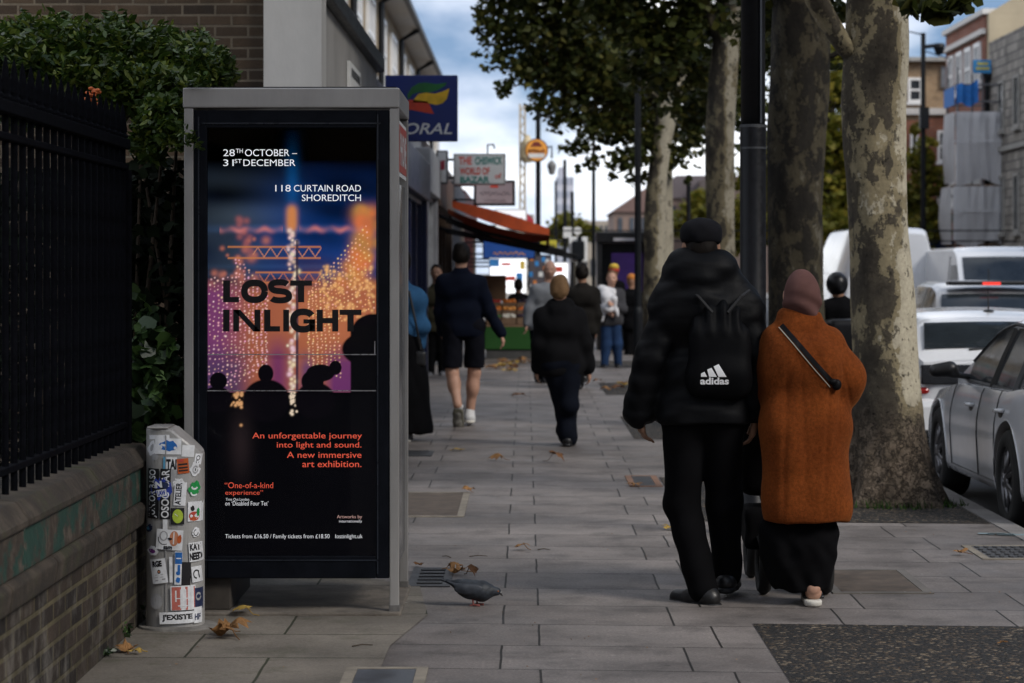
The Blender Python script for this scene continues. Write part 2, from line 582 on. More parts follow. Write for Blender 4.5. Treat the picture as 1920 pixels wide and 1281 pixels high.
s_as = NT('asphalt')
c = s_as.ramp(s_as.noise(1.1, 6, 0.65), [(0.3, (0.028, 0.028, 0.03)), (0.7, (0.055, 0.054, 0.054))])
c = s_as.mix(1, c, s_as.ramp(s_as.noise(150, 3, 0.7), [(0.3, 0.6), (0.75, 1.4)]), 'MULTIPLY')
s_as.set(c, 0.75); s_as.bump(s_as.noise(180, 3), 0.5, 0.006)
g = MB(); g.grid(lambda u, v: (3.0 + 10.2 * u, -10 + 190 * v, RZ), 10, 60)
setting('road', g, s_as.mat)

pave, s_p, pcol = m_brick('granite_paving', (0.182, 0.160, 0.148), (0.240, 0.213, 0.198), (0.022, 0.019, 0.016), 0.75, 0.6, 0.0055,
                          'xy', 0.9, 0.21, 0.075, (0.685, 0.17), 0.004, (0.66, 1.2), 0.62, 2, 0.55)
# worn stains and small light chips in the stone
sp = s_p.ramp(s_p.noise(22, 3, 0.5), [(0.66, 1.0), (0.72, 1.35)])
dk = s_p.ramp(s_p.noise(3.1, 6, 0.7), [(0.34, 0.62), (0.5, 1.0)])
gv = s_p.n('ShaderNodeTexVoronoi'); gv.inputs['Scale'].default_value = 5.5; s_p.l(s_p.tc.outputs['Object'], gv.inputs['Vector'])
gum = s_p.ramp(gv.outputs['Distance'], [(.07, 1.0), (.10, 0.0)])
gsel = s_p.n('ShaderNodeRGBToBW'); s_p.l(gv.outputs['Color'], gsel.inputs[0])
gcol = s_p.ramp(gsel.outputs[0], [(.38, .55), (.42, 1.0), (.66, 1.0), (.70, 1.25)])
blot = s_p.ramp(s_p.noise(1.3, 7, .7), [(.38, .70), (.55, 1.0), (.7, 1.12)])
col_ = s_p.mix(1, s_p.mix(1, s_p.mix(1, pcol, sp, 'MULTIPLY'), dk, 'MULTIPLY'), blot, 'MULTIPLY')
s_p.l(s_p.mix(gum, col_, s_p.mix(1, col_, gcol, 'MULTIPLY')), s_p.b.inputs['Base Color'])
g = MB(); g.grid(lambda u, v: (-9 + 11.86 * u, -6 + 186 * v, 0.0), 12, 120)
g.quad((2.86, -6, 0), (2.86, 180, 0), (2.86, 180, RZ - .05), (2.86, -6, RZ - .05))
setting('pavement', g, pave)
pave2, s2, c2 = m_brick('far_paving', (0.2, 0.19, 0.18), (0.25, 0.24, 0.23), (0.06, 0.06, 0.05), 0.9, 0.6, 0.008, 'xy')
g = MB(); g.quad((13.2, -6, 0.0), (40, -6, 0.0), (40, 180, 0.0), (13.2, 180, 0.0)); g.quad((13.2, -6, RZ), (13.2, -6, 0), (13.2, 180, 0), (13.2, 180, RZ))
setting('far_pavement', g, pave2)
kerbm, sk, kc = m_brick('granite_kerb', (0.17, 0.16, 0.155), (0.22, 0.21, 0.205), (0.05, 0.05, 0.045), 0.9, 5, 0.008, 'yx', 0.5)
g = MB()
g.v += []
prof = [(2.86, -0.2), (2.86, 0.006), (3.0, 0.002), (3.015, -0.012), (3.02, -0.2)]
for y0, y1 in ((-6, 180),):
    n = len(prof)
    g.add([(x, y0, z) for x, z in prof] + [(x, y1, z) for x, z in prof], [(k, k + 1, n + k + 1, n + k) for k in range(n - 1)])
setting('kerb', g, kerbm)

# older, bigger slabs by the wall and under the kiosk
slab, s3, c3 = m_brick('old_stone_slabs', (0.165, 0.145, 0.120), (0.215, 0.192, 0.160), (0.040, 0.042, 0.025), 0.92, 0.62, 0.006, 'xy', 0.6, 0.37, 0.02, (0.1, 0.25), 0.008, (0.5, 1.25), 0.8, 2, 1.3)
moss = s3.ramp(s3.noise(3.5, 6, 0.7), [(0.55, 0.0), (0.72, 0.55)])
s3.l(s3.mix(moss, c3, (0.05, 0.055, 0.025)), s3.b.inputs['Base Color'])
g = MB()
g.add([(-1.70, 5, .004), (-0.60, 5, .004), (-0.56, 10.0, .004), (-0.44, 10.9, .004), (-0.52, 11.9, .004), (-1.2, 12.6, .004), (-3.2, 12.6, .004), (-3.2, 10.9, .004), (-1.70, 10.9, .004)], [tuple(range(9))])
setting('stone_paving', g, slab)

# dark resin-bound gravel in the tree pits
s_g = NT('resin_gravel')
vo = s_g.n('ShaderNodeTexVoronoi'); vo.inputs['Scale'].default_value = 62; s_g.l(s_g.tc.outputs['Object'], vo.inputs['Vector'])
bw_ = s_g.n('ShaderNodeRGBToBW'); s_g.l(vo.outputs['Color'], bw_.inputs[0])
c = s_g.ramp(bw_.outputs[0], [(0.30, (0.008, 0.007, 0.006)), (0.66, (0.016, 0.013, 0.010)), (0.78, (0.085, 0.056, 0.030)), (0.92, (0.24, 0.19, 0.13))])
c = s_g.mix(1, c, s_g.ramp(s_g.noise(1.5, 4), [(0.3, 0.6), (0.7, 1.2)]), 'MULTIPLY')
s_g.set(c, 0.8); s_g.bump(s_g.ramp(vo.outputs['Distance'], [(0, 1.0), (0.6, 0.0)]), 1.0, 0.012)
for y0, y1 in ((5.5, 10.62), (14.95, 18.1), (22.2, 25.6), (30.0, 33.2), (38.2, 41.2)):
    g = MB(); sh = 0.075
    g.add([(1.0, y0 - 0.0, .004), (2.85, y0 - 1.85 * sh, .004), (2.85, y1 - 1.85 * sh, .004), (1.0, y1, .004)], [(0, 1, 2, 3)])
    setting('tree_pit', g, s_g.mat)

# ---------------------------------------------------------------- covers let into the paving
castm = mat('cast_cover', (0.05, 0.05, 0.052), 0.5, 0.35, 12, 0.4, 60, metal=0.4)
def cover(label, px0, py0, px1, py1, col, frame, cat='manhole cover', studs=False):
    ya, yb = gd(py1), gd(py0)
    x0, x1 = W(px0, 0, (ya + yb) / 2)[0], W(px1, 0, (ya + yb) / 2)[0]
    t = thing('manhole_cover', label, cat, ((x0 + x1) / 2, (ya + yb) / 2, 0.0))
    f = MB(); fw = 0.045
    f.box(x0, x1, ya, ya + fw, -.03, .006); f.box(x0, x1, yb - fw, yb, -.03, .006); f.box(x0, x0 + fw, ya + fw, yb - fw, -.03, .006); f.box(x1 - fw, x1, ya + fw, yb - fw, -.03, .006)
    f.build('frame', frame, t)
    p = MB(); p.box(x0 + fw, x1 - fw, ya + fw, yb - fw, -.03, .0045)
    if studs:
        nx, ny = 8, 5
        for i in range(nx):
            for j in range(ny):
                cx, cy = x0 + fw + (x1 - x0 - 2 * fw) * (i + .5) / nx, ya + fw + (yb - ya - 2 * fw) * (j + .5) / ny
                p.box(cx - .012, cx + .012, cy - .02, cy + .02, .0045, .011)
    p.build('lid', col, t, bevel=0.003)
    return t
tarm = mat('worn_tarmac_lid', (0.085, 0.066, 0.052), 0.85, 0.4, 9, 0.4, 60)
stonef = mat('stone_frame', (0.20, 0.175, 0.14), 0.85, 0.3, 9, 0.3, 50)
cover('studded iron cover on the paving behind the pigeon', 770, 1066, 848, 1101, castm, castm, studs=True)
cover('brownish filled cover with stone edge beside the kiosk back post', 700, 924, 876, 970, tarm, stonef)
cover('brown filled cover on the paving beside the pram wheel', 1540, 1069, 1722, 1114, tarm, mat('cover_frame', (0.12, 0.11, 0.10), 0.8, 0.3))
cover('dark gridded cover with pale frame at the kerb side', 1822, 1024, 1990, 1050, castm, stonef, studs=True)
cover('small grey metal cover in the slabs in front of the kiosk', 640, 1253, 798, 1300, mat('grey_cover', (0.10, 0.11, 0.125), 0.45, 0.3, 10, metal=0.5), stonef)
cover('narrow dark channel cover far up the paving past the kiosk', 752, 846, 812, 856, castm, castm)
cover('small dark cover with brick edge left of the second tree pit', 1176, 893, 1236, 913, castm, mat('brick_edge', (0.2, 0.11, 0.07), 0.8, 0.3))

# ---------------------------------------------------------------- low wall with railing
wbrick, sw, wc = m_brick('mossy_wall_brick', (0.016, 0.012, 0.010), (0.060, 0.043, 0.031), (0.105, 0.088, 0.050), 0.225, 0.075, 0.010, 'yz', 0.7, 0.5, 0, (0, 0), 0.012, (0.35, 1.3), 0.85)
eff = sw.ramp(sw.noise(7, 7, 0.72, stretch=(1, 1, 0.6)), [(0.48, 0.0), (0.68, 0.55)])
sw.l(sw.mix(eff, wc, (0.20, 0.185, 0.165)), sw.b.inputs['Base Color'])
s_c = NT('painted_coping')
gz = s_c.n('ShaderNodeSeparateXYZ'); s_c.l(s_c.tc.outputs['Object'], gz.inputs[0])
geo = s_c.n('ShaderNodeNewGeometry')
peel = s_c.ramp(s_c.noise(5, 8, 0.75), [(0.46, 0.0), (0.50, 1.0)])
green = s_c.ramp(s_c.noise(12, 5), [(0.3, (0.007, 0.030, 0.022)), (0.7, (0.013, 0.052, 0.038))])
stone = s_c.ramp(s_c.noise(9, 7, 0.7), [(0.25, (0.016, 0.012, 0.009)), (0.5, (0.042, 0.031, 0.022)), (0.72, (0.14, 0.115, 0.09))])
s_c.set(s_c.mix(peel, green, stone), 0.7); s_c.bump(s_c.noise(30, 6, 0.7), 0.6, 0.01)
s_m = NT('mossy_stone')
stn = s_m.ramp(s_m.noise(6, 8, 0.72), [(0.25, (0.010, 0.008, 0.006)), (0.5, (0.030, 0.022, 0.015)), (0.72, (0.085, 0.066, 0.048))])
mo = s_m.ramp(s_m.noise(4, 6, 0.7), [(0.52, 0.0), (0.7, 0.7)])
s_m.set(s_m.mix(mo, stn, (0.040, 0.045, 0.016)), 0.9); s_m.bump(s_m.noise(40, 6, 0.7), 0.8, 0.012)
WY0, WY1 = 4.0, 10.78
t = thing('low_wall', 'low mossy brick wall with green painted coping under the railings', 'wall', (-1.85, 7.4, 0))
g = MB(); g.box(-2.05, -1.69, WY0, WY1 - 0.01, -.05, 0.43); g.build('brickwork', wbrick, t)
def course(name, pr, m, ya=WY0, yb=WY1, seg=1):
    g = MB(); n = len(pr)
    L_ = (yb - ya) / seg
    for q in range(seg):
        a, b = ya + q * L_ + 0.004, ya + (q + 1) * L_ - 0.004
        g.add([(x, a, z) for x, z in pr] + [(x, b, z) for x, z in pr], [(k, (k + 1) % n, n + (k + 1) % n, n + k) for k in range(n)] + [tuple(range(n - 1, -1, -1)), tuple(range(n, 2 * n))])
    g.fix()
    return g.build(name, m, t, bevel=0.008)
course('moulded_course', [(-2.06, .43), (-1.69, .43), (-1.655, .455), (-1.645, .53), (-1.665, .55), (-2.06, .55)], s_m.mat, seg=9)
course('painted_band', [(-2.05, .55), (-1.67, .55), (-1.672, .70), (-2.05, .70)], s_c.mat, seg=5)
course('coping', [(-2.07, .70), (-1.655, .70), (-1.655, .725), (-1.70, .785), (-1.98, .80), (-2.07, .75)], s_m.mat, seg=5)
RX = -1.78
rail = thing('railing', 'black iron railing with spear tops on the low wall', 'railing', (RX, 7.9, 0.79))
for z0, z1, wd in ((2.09, 2.135, .03), (2.0, 2.025, .022), (0.86, 0.885, .02)):
    g = MB(); g.box(RX - wd, RX + wd, 4.2, 10.72, z0, z1); g.build('rail', iron, rail, bevel=0.004)
ys = np.arange(4.3, 10.7, 0.142)
bar = None
for i, y in enumerate(ys):
    if bar is None:
        g = MB(); g.lathe([(.013, .76), (.013, 2.137), (.024, 2.139), (.026, 2.150), (.017, 2.16), (.020, 2.175), (.016, 2.21), (.010, 2.255), (.002, 2.292)], (RX, y, 0), 8)
        bar = g.build('paling', iron, rail, smooth=False)
    else:
        b = bar.copy(); sc.collection.objects.link(b); b.location = (0, y - ys[0], 0)
g = MB(); g.box(RX - .03, RX + .03, 10.70, 10.76, .76, 2.0); g.build('end_post', iron, rail, bevel=0.004)

# ---------------------------------------------------------------- plants by the wall
def cloud(n, c, r, pw=2.4, sq=1.0):
    d = rng.normal(0, 1, (n, 3)); d /= np.linalg.norm(d, axis=1)[:, None]
    q = rng.uniform(0, 1, n) ** (1 / pw)
    lump = 1 + 0.16 * np.sin(d @ np.array([5.1, 3.3, 4.7]) + c[0] * 3) + 0.12 * np.sin(d @ np.array([-7.2, 6.1, 8.3]) + c[2] * 5)
    r = np.array(r if hasattr(r, '__len__') else (r, r, r))
    return np.array(c) + d * (q * lump)[:, None] * r
LEAF5 = np.array([(0, -.5), (.20, -.12), (.15, .22), (0, .55), (-.15, .22), (-.20, -.12)])       # pointed leaf
LEAFP = np.array([(0, -.5), (.28, -.42), (.5, -.05), (.30, .12), (0, .52), (-.30, .12), (-.5, -.05), (-.28, -.42)])  # lobed plane leaf
LEAFI = np.array([(0, -.42), (.36, -.36), (.46, .0), (.16, .12), (0, .5), (-.16, .12), (-.46, .0), (-.36, -.36)])  # ivy
def leaf_polys(C, size, shape, up=0.6, fold=0.25, droop=0.0):
    N, m = len(C), len(shape)
    nrm = rng.normal(0, 1, (N, 3)); nrm[:, 2] = np.abs(nrm[:, 2]) + up
    nrm /= np.linalg.norm(nrm, axis=1)[:, None]
    a = rng.normal(0, 1, (N, 3)); a[:, 2] -= droop
    a -= nrm * (a * nrm).sum(1)[:, None]; a /= np.linalg.norm(a, axis=1)[:, None] + 1e-9
    b = np.cross(nrm, a)
    s_ = (rng.uniform(0.65, 1.25, N) * size)[:, None, None]
    u, v = shape[:, 0], shape[:, 1]
    P = C[:, None, :] + s_ * (u[None, :, None] * b[:, None, :] + v[None, :, None] * a[:, None, :] - (fold * np.abs(u) + 0.25 * v * v)[None, :, None] * nrm[:, None, :])
    return P
shrub_leaf = m_leaf('shrub_leaf', (0.018, 0.036, 0.007), (0.050, 0.090, 0.015), (0.15, 0.18, 0.028), 0.42, 0.25, 0.3, 2.5)
ivy_leaf = m_leaf('ivy_leaf', (0.012, 0.028, 0.010), (0.028, 0.055, 0.016), (0.07, 0.13, 0.03), 0.4, 0.15, 0.45, 3)
stemm = mat('woody_stem', (0.05, 0.035, 0.022), 0.85, 0.3, 20, 0.3)
def pxcloud(lst, dens):
    out_ = []
    for px, py, d, rp_, *k in lst:
        r_ = rp_ * d / F
        out_.append(cloud(int(dens * (rp_ / 40.0) ** 2.2), W(px, py, d), (r_, r_ * (k[0] if k else 1.3), r_ * (k[1] if len(k) > 1 else 1))))
    return np.concatenate(out_)
t = thing('climbing_shrub', 'bushy green climber spilling over the black railing towards the kiosk', 'shrub', (-2.2, 11.6, 0))
top = [(40, 150, 11.6, 85), (-40, 130, 11.4, 80), (110, 110, 11.8, 80), (180, 105, 11.8, 70), (235, 120, 11.9, 72), (290, 115, 11.8, 66), (340, 130, 11.7, 62), (395, 135, 11.9, 45), (360, 100, 12.0, 48),
       (140, 165, 11.6, 66), (215, 165, 11.6, 66), (285, 175, 11.5, 58), (325, 170, 11.4, 50), (60, 80, 12.0, 55), (120, 62, 12.0, 42), (215, 62, 12.0, 42), (290, 80, 12.0, 40), (20, 75, 12, 40),
       (300, 230, 11.3, 42), (275, 265, 11.3, 38), (330, 245, 11.1, 34), (290, 288, 11.2, 20), (305, 215, 11.2, 44), (340, 275, 10.95, 10), (425, 140, 12.0, 24), (410, 110, 12.0, 24)]
C = pxcloud(top, 620)
link('foliage', poly_mesh('foliage', leaf_polys(C, 0.052, LEAF5, 0.5), 6), shrub_leaf, t, kind=None)
spr = []
for px, py, d in ((352, 262, 10.84), (360, 250, 10.82), (345, 240, 10.84), (366, 268, 10.83), (372, 276, 10.82), (338, 250, 10.84), (350, 150, 10.84), (362, 158, 10.86), (385, 150, 10.86)):
    spr.append(cloud(9, W(px, py, d), 0.025))
link('sprig', poly_mesh('sprig', leaf_polys(np.concatenate(spr), 0.042, LEAF5, 0.3), 6), shrub_leaf, t)
g = MB()
for k in range(16):
    x, y = -2.75 + 0.085 * k, 11.4 + 0.35 * random.random()
    z = 1.8 + 0.9 * random.random()
    g.path([(x, y, 0), (x + .08 * random.uniform(-1, 1), y - .1, z * .5), (x + .15 * random.uniform(-1, 1), y, z)], [.018, .014, .006], 6)
g.build('stem', stemm, t, smooth=True)
fl = MB()
for k in range(16):
    p = np.array(W(175, 177, 10.9)) + np.random.default_rng(k).normal(0, 0.016, 3)
    fl.ball(p, (.012, .012, .008), 6, 4)
fl.build('flower', mat('orange_flower', (0.55, 0.13, 0.03), 0.6, 0.3, 60), t)
# near-black hedge added to stand for the deep shade behind railing and kiosk
t = thing('hedge', 'dense near-black hedge added for the deep shade behind the railing and kiosk', 'hedge', (-2.9, 12.6, 0))
n = 11000
C = np.stack([rng.uniform(-4.4, -1.60, n), rng.uniform(11.0, 13.2, n), rng.uniform(0.0, 2.05, n)], 1)
C = np.concatenate([C, np.stack([rng.uniform(-2.25, -1.5, 2500), rng.uniform(12.0, 12.6, 2500), rng.uniform(0.0, 2.1, 2500)], 1)])
hl = m_leaf('hedge_shade_leaf', (0.003, 0.005, 0.002), (0.005, 0.009, 0.003), (0.008, 0.014, 0.005), 0.7, 0.05, 0.08)
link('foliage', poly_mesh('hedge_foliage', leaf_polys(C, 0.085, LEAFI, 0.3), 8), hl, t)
g = MB()
for k in range(14):
    x, y = random.uniform(-4.2, -1.8), random.uniform(11.6, 12.8)
    g.path([(x, y, 0), (x + .1, y, 1.2), (x, y + .1, 2.3)], [.03, .022, .01], 6)
g.build('stem', stemm, t)
t = thing('ivy', 'ivy with heart shaped leaves growing up between railing end and kiosk', 'ivy', (-1.72, 11.2, 0))
C = pxcloud([(285, 640, 11.05, 44), (290, 720, 11.05, 48), (262, 780, 11.05, 38), (305, 690, 11.0, 34), (300, 760, 11.0, 36), (265, 600, 11.1, 26), (258, 555, 11.1, 14), (318, 655, 11.0, 18), (270, 680, 11.05, 30)], 60)
link('foliage', poly_mesh('ivy_foliage', leaf_polys(C, 0.085, LEAFI, 0.2, 0.15), 8), ivy_leaf, t)
g = MB()
for k in range(5): g.path([(-1.78 + .03 * k, 11.15, 0), (-1.76 + .02 * k, 11.12, .6), (-1.80 + .04 * k, 11.12, 1.35)], [.012, .01, .004], 6)
g.build('stem', stemm, t)
# weeds at the foot of the wall
t = thing('weed', 'small green weeds at the foot of the brick wall by the pillar', 'weed', W(245, 1170, gd(1170)))
C = np.concatenate([cloud(55, W(250, 1150, 10.62), (.05, .12, .06)), cloud(50, W(225, 1185, 10.2), (.04, .1, .05)), cloud(30, W(200, 1230, 9.75), (.03, .08, .03))])
C[:, 2] = np.abs(C[:, 2]) + .01
link('foliage', poly_mesh('weed_foliage', leaf_polys(C, 0.045, LEAF5, 0.2), 6), ivy_leaf, t)
# ---------------------------------------------------------------- phone kiosk with the backlit poster
KD = 10.88
def K(px, py, dy=0.0):
    """a point of the kiosk's front plane from photo pixels"""
    x, y, z = W(px, py, KD)
    return (x, KD + dy, z)
kx0, kx1 = K(345, 0)[0], K(748, 0)[0]
kiosk = thing('phone_kiosk', 'steel framed phone kiosk with backlit black poster behind the sticker pillar', 'kiosk', ((kx0 + kx1) / 2, KD + .45, 0))
pw = 0.042
ztop, zf = K(0, 165)[2], K(0, 203)[2]
KB = KD + 0.88
for x0, y0, zb in ((kx0, KD, .03), (kx1 - pw, KD, .03), (kx0, KB - pw, .03), (kx1 - pw, KB - pw, .03)):
    p = MB(); p.box(x0, x0 + pw, y0, y0 + pw, zb, zf); o = p.build('post', steel, kiosk, bevel=0.004)
    p = MB(); p.box(x0 - .003, x0 + pw + .003, y0 - .003, y0 + pw + .003, 0.0, .05); p.build('foot', mat('steel_foot', (0.13, 0.125, 0.12), 0.6, 0.3, 30, metal=0.3), o, bevel=0.004)
p = MB(); p.box(kx0 - .005, kx1 + .003, KD - .006, KB + .006, zf + .001, ztop); p.build('roof_fascia', steel, kiosk, bevel=0.006)
p = MB(); p.box(kx0 + .01, kx1 - .012, KD + .01, KB - .01, ztop, ztop + .006); p.build('roof_cap', black_paint, kiosk)
# black poster case
cx0, cx1, cz0, cz1 = kx0 + pw + .002, kx1 - pw - .002, K(0, 1085)[2], zf - .008
frame_black = mat('case_black', (0.005, 0.006, 0.009), 0.45, 0.3, 10, 0.05, spec=0.06)
px0, px1, py0, py1 = 388, 705, 240, 1043
ax0, ax1, az0, az1 = K(px0, 0)[0], K(px1, 0)[0], K(0, py1)[2], K(0, py0)[2]
c_ = MB()
fy = KD + .006
c_.box(cx0, ax0, fy, fy + .09, cz0, cz1); c_.box(ax1, cx1, fy, fy + .09, cz0, cz1)
c_.box(ax0, ax1, fy, fy + .09, cz0, az0); c_.box(ax0, ax1, fy, fy + .09, az1, cz1)
case = c_.build('poster_case', frame_black, kiosk, bevel=0.004)
p = MB()
for a, b, c0, d in ((cx0 + .018, cx0 + .024, az0 - .05, cz1 - .03), (cx1 - .055, cx1 - .049, cz0 + .02, cz1 - .02)):
    p.box(a, b, fy - .004, fy, c0, d)
p.box(ax0 - .01, ax1 + .01, fy - .004, fy, az0 - .022, az0 - .016); p.box(ax0 - .02, ax1 + .02, fy - .004, fy, az1 + .018, az1 + .024)
p.build('case_trim', mat('case_trim', (0.012, 0.015, 0.022), 0.3, 0.3, spec=.3), case)
p = MB(); p.box(cx0 + .01, cx1 - .01, fy + .095, fy + .13, cz0 + .02, cz1 - .01); p.build('back_panel', black_paint, kiosk)
# the picture on the poster
nx, nz = 250, 620
gx = np.linspace(px0, px1, nx + 1); gy = np.linspace(py0, py1, nz + 1)
X, Y = np.meshgrid(gx, gy)
r = np.random.default_rng(21)
def G(x, y, sx, sy): return np.exp(-((X - x) / sx) ** 2 - ((Y - y) / sy) ** 2)
def smooth_noise(sx, sy, seed):
    q = np.random.default_rng(seed); o = np.zeros_like(X)
    for i in range(9):
        kx, ky, ph = q.normal(0, 1 / sx), q.normal(0, 1 / sy), q.uniform(0, 6.28)
        o += np.sin(X * kx + Y * ky + ph)
    return o / 3
img = np.zeros(X.shape + (3,))
def addc(mask, col): 
    global img
    img = img + mask[..., None] * np.array(col)
def over(mask, col):
    global img
    m_ = np.clip(mask, 0, 1)[..., None]
    img = img * (1 - m_) + m_ * np.array(col)
skyb = np.clip((Y - 300) / 90, 0, 1) * np.clip((600 - Y) / 120, 0, 1)
rightw = np.clip((X - 430) / 170, 0, 1)
addc(skyb * (0.10 + .9 * rightw) * (0.75 + .35 * smooth_noise(90, 22, 3)), (0.004, 0.035, 0.17))
addc(skyb * (1 - rightw) * (0.6 + .5 * smooth_noise(70, 16, 5)), (0.030, 0.042, 0.055))
addc(G(547, 350, 12, 60) * .8, (0.0, 0.05, 0.16))
for yy, a in ((425, .5), (432, .8), (500, .4), (515, .5)):
    addc(G(547, yy, 150, 5) * a, (0.02, 0.05, 0.12))
# orange glow clouds
for k in range(120):
    yy = r.uniform(392, 640); xc = 705 - (yy - 360) * 0.42 * r.uniform(0, 1) ** 0.8
    if yy < 420: xc = r.uniform(672, 700)
    s_ = r.uniform(6, 15)
    over(0.75 * G(xc, yy, s_, s_), (0.62 * r.uniform(.7, 1.1), 0.20 * r.uniform(.6, 1.2), 0.055))
for k in range(26):
    xc, yy = r.uniform(392, 500), r.uniform(440, 540); s_ = r.uniform(3, 9)
    over(0.7 * G(xc, yy, s_, s_), (0.48, 0.15, 0.10))
for k in range(12): over(.6 * G(r.uniform(440, 470), r.uniform(405, 470), 6, 6), (0.35, 0.10, 0.10))
for x0, x1, yy in ((410, 530, 431), (560, 680, 430)):
    over(.85 * np.exp(-((Y - yy - 2 * np.sin(X * .2)) / 5) ** 2) * (X > x0) * (X < x1) * (.6 + .4 * np.sin(X * .13)), (0.55, 0.17, 0.16))
# trusses
for yy in (463, 484, 511, 530):
    over(.9 * np.exp(-((Y - yy) / 1.6) ** 2) * (X > 425 if yy < 500 else X > 478) * (X < 600), (0.55, 0.19, 0.06))
tri = np.abs(((X - 470) / 12) % 2 - 1)
over(.8 * (np.abs((Y - 473) / 9 - (tri * 2 - 1)) < .22) * (X > 472) * (X < 602) * (Y > 463) * (Y < 484), (0.5, 0.2, 0.12))
over(.7 * (np.abs((Y - 520) / 9 - (tri * 2 - 1)) < .22) * (X > 485) * (X < 600) * (Y > 511) * (Y < 530), (0.5, 0.15, 0.08))
# coloured lower field
lo_ = np.clip((Y - 520) / 30, 0, 1) * np.clip((745 - Y) / 14, 0, 1)
over(lo_ * .93, (0.36, 0.105, 0.055))
over(lo_ * np.clip((470 - X) / 60, 0, 1) * .9, (0.15, 0.035, 0.14))
over(lo_ * np.clip((Y - 640) / 50, 0, 1) * np.clip((480 - X) / 40, 0, 1) * .8, (0.055, 0.035, 0.09))
over(lo_ * np.clip((Y - 620) / 50, 0, 1) * np.exp(-((X - 520) / 22) ** 2), (0.16, 0.035, 0.10))
over(lo_ * np.clip((Y - 640) / 40, 0, 1) * np.clip((X - 600) / 25, 0, 1), (0.13, 0.03, 0.12))
over(lo_ * np.exp(-((X - 575) / 14) ** 2) * .8 * np.clip((Y - 650) / 40, 0, 1), (0.08, 0.04, 0.14))
over(np.exp(-((X - 600 - (Y - 560) * .1) / 60) ** 2) * np.exp(-((Y - 590) / 60) ** 2) * .6, (0.50, 0.17, 0.07))
# strings of lamps
def dot(x, y, s_, col=(0.95, 0.72, 0.5), a=1.0):
    i0, i1 = np.searchsorted(gx, (x - 3 * s_, x + 3 * s_)); j0, j1 = np.searchsorted(gy, (y - 3 * s_, y + 3 * s_))
    if i1 <= i0 or j1 <= j0: return
    m_ = np.clip(a * np.exp(-((X[j0:j1, i0:i1] - x) / s_) ** 2 - ((Y[j0:j1, i0:i1] - y) / s_) ** 2) * 1.5, 0, 1)[..., None]
    img[j0:j1, i0:i1] = img[j0:j1, i0:i1] * (1 - m_) + m_ * np.array(col)
vx, vy = 547, 640
for ring in range(17):                     # right curtain
    for k in range(30):
        y0 = 470 + k * 8.6
        x0 = 578 + ring * 7.5 * (1 + (k / 30 - .4) * .25) + r.normal(0, .8)
        y_ = vy + (y0 - vy) * (0.55 + 0.045 * ring) + r.normal(0, .8)
        if x0 < 702 and y_ < 742 and not (x0 > 640 and y_ > 590): dot(x0, y_, r.uniform(.9, 1.6), (0.90, r.uniform(.45, .68), r.uniform(.22, .42)), r.uniform(.5, .95))
for ring in range(14):                     # left curtain
    for k in range(36):
        x0 = 498 - ring * 8.2 + r.normal(0, 1.2)
        y_ = vy + (450 + k * 8.2 - vy) * (0.50 + 0.05 * ring) + r.normal(0, 1.2)
        if x0 > 390 and 440 < y_ < 740 and not (x0 < 440 and y_ < 520): dot(x0, y_, r.uniform(.9, 1.8), (0.85, r.uniform(.35, .62), r.uniform(.35, .62)), r.uniform(.4, .9))
for k in range(150):
    dot(r.uniform(600, 702), r.uniform(500, 600), r.uniform(1.5, 3.8), (0.80, 0.42, 0.16), r.uniform(.3, .7))
for y_ in np.arange(392, 790, 4.5):         # the middle column of lanterns
    if y_ < 430: over(.8 * G(546, y_, 8, 8), (0.60, 0.22, 0.07))
    else: dot(547 + r.normal(0, 4.5), y_, r.uniform(2.4, 4.6), (0.72, r.uniform(.44, .62), r.uniform(.36, .55)), r.uniform(.5, .9))
over(.8 * (np.abs(X - 556) < 2) * (Y > 450) * (Y < 735), (0.02, 0.015, 0.04))
over((Y > 737) * 1.0, (0.002, 0.002, 0.003))
for k in range(26):
    dot(446 + r.normal(0, 6) + 3 * math.sin(k), 737 + abs(r.normal(0, 22)), r.uniform(1.5, 3), (0.7, 0.36, 0.16)); dot(547 + r.normal(0, 4), 737 + abs(r.normal(0, 22)), r.uniform(1.2, 2.6), (0.75, 0.6, 0.45))
# people in front of the lights, as dark shapes
def sil(x, y, rx, ry): over(np.clip((1 - ((X - x) / rx) ** 2 - ((Y - y) / ry) ** 2) * 6, 0, 1), (0.003, 0.0025, 0.004))
sil(497, 701, 15, 18); sil(498, 752, 46, 42); sil(585, 716, 22, 22); sil(600, 700, 28, 17); sil(590, 752, 40, 36); sil(408, 715, 17, 17); sil(405, 750, 30, 26)
sil(700, 625, 44, 38); sil(690, 655, 52, 34); sil(712, 720, 50, 60); sil(628, 690, 12, 14)
over(np.clip((X - 655) / 3, 0, 1) * np.clip((Y - 610) / 4, 0, 1), (0.003, 0.003, 0.004))
over(G(450, 835, 20, 60) * .5, (0.03, 0.02, 0.022))
img = np.clip(img, 0, 1)
img[:4] *= .5
V = np.stack([(X - CX) * KD / F, np.full_like(X, KD + .028), EYE - (Y - HY) * KD / F], -1).reshape(-1, 3)
me = bpy.data.meshes.new('poster')
ii = np.arange((nx + 1) * (nz + 1)).reshape(nz + 1, nx + 1)
Q = np.stack([ii[1:, :-1], ii[1:, 1:], ii[:-1, 1:], ii[:-1, :-1]], -1).reshape(-1, 4)
me.vertices.add(len(V)); me.loops.add(len(Q) * 4); me.polygons.add(len(Q))
me.vertices.foreach_set('co', V.ravel().astype(np.float32)); me.loops.foreach_set('vertex_index', Q.ravel().astype(np.int32))
me.polygons.foreach_set('loop_start', (np.arange(len(Q)) * 4).astype(np.int32)); me.polygons.foreach_set('loop_total', np.full(len(Q), 4, np.int32))
me.update(calc_edges=True)
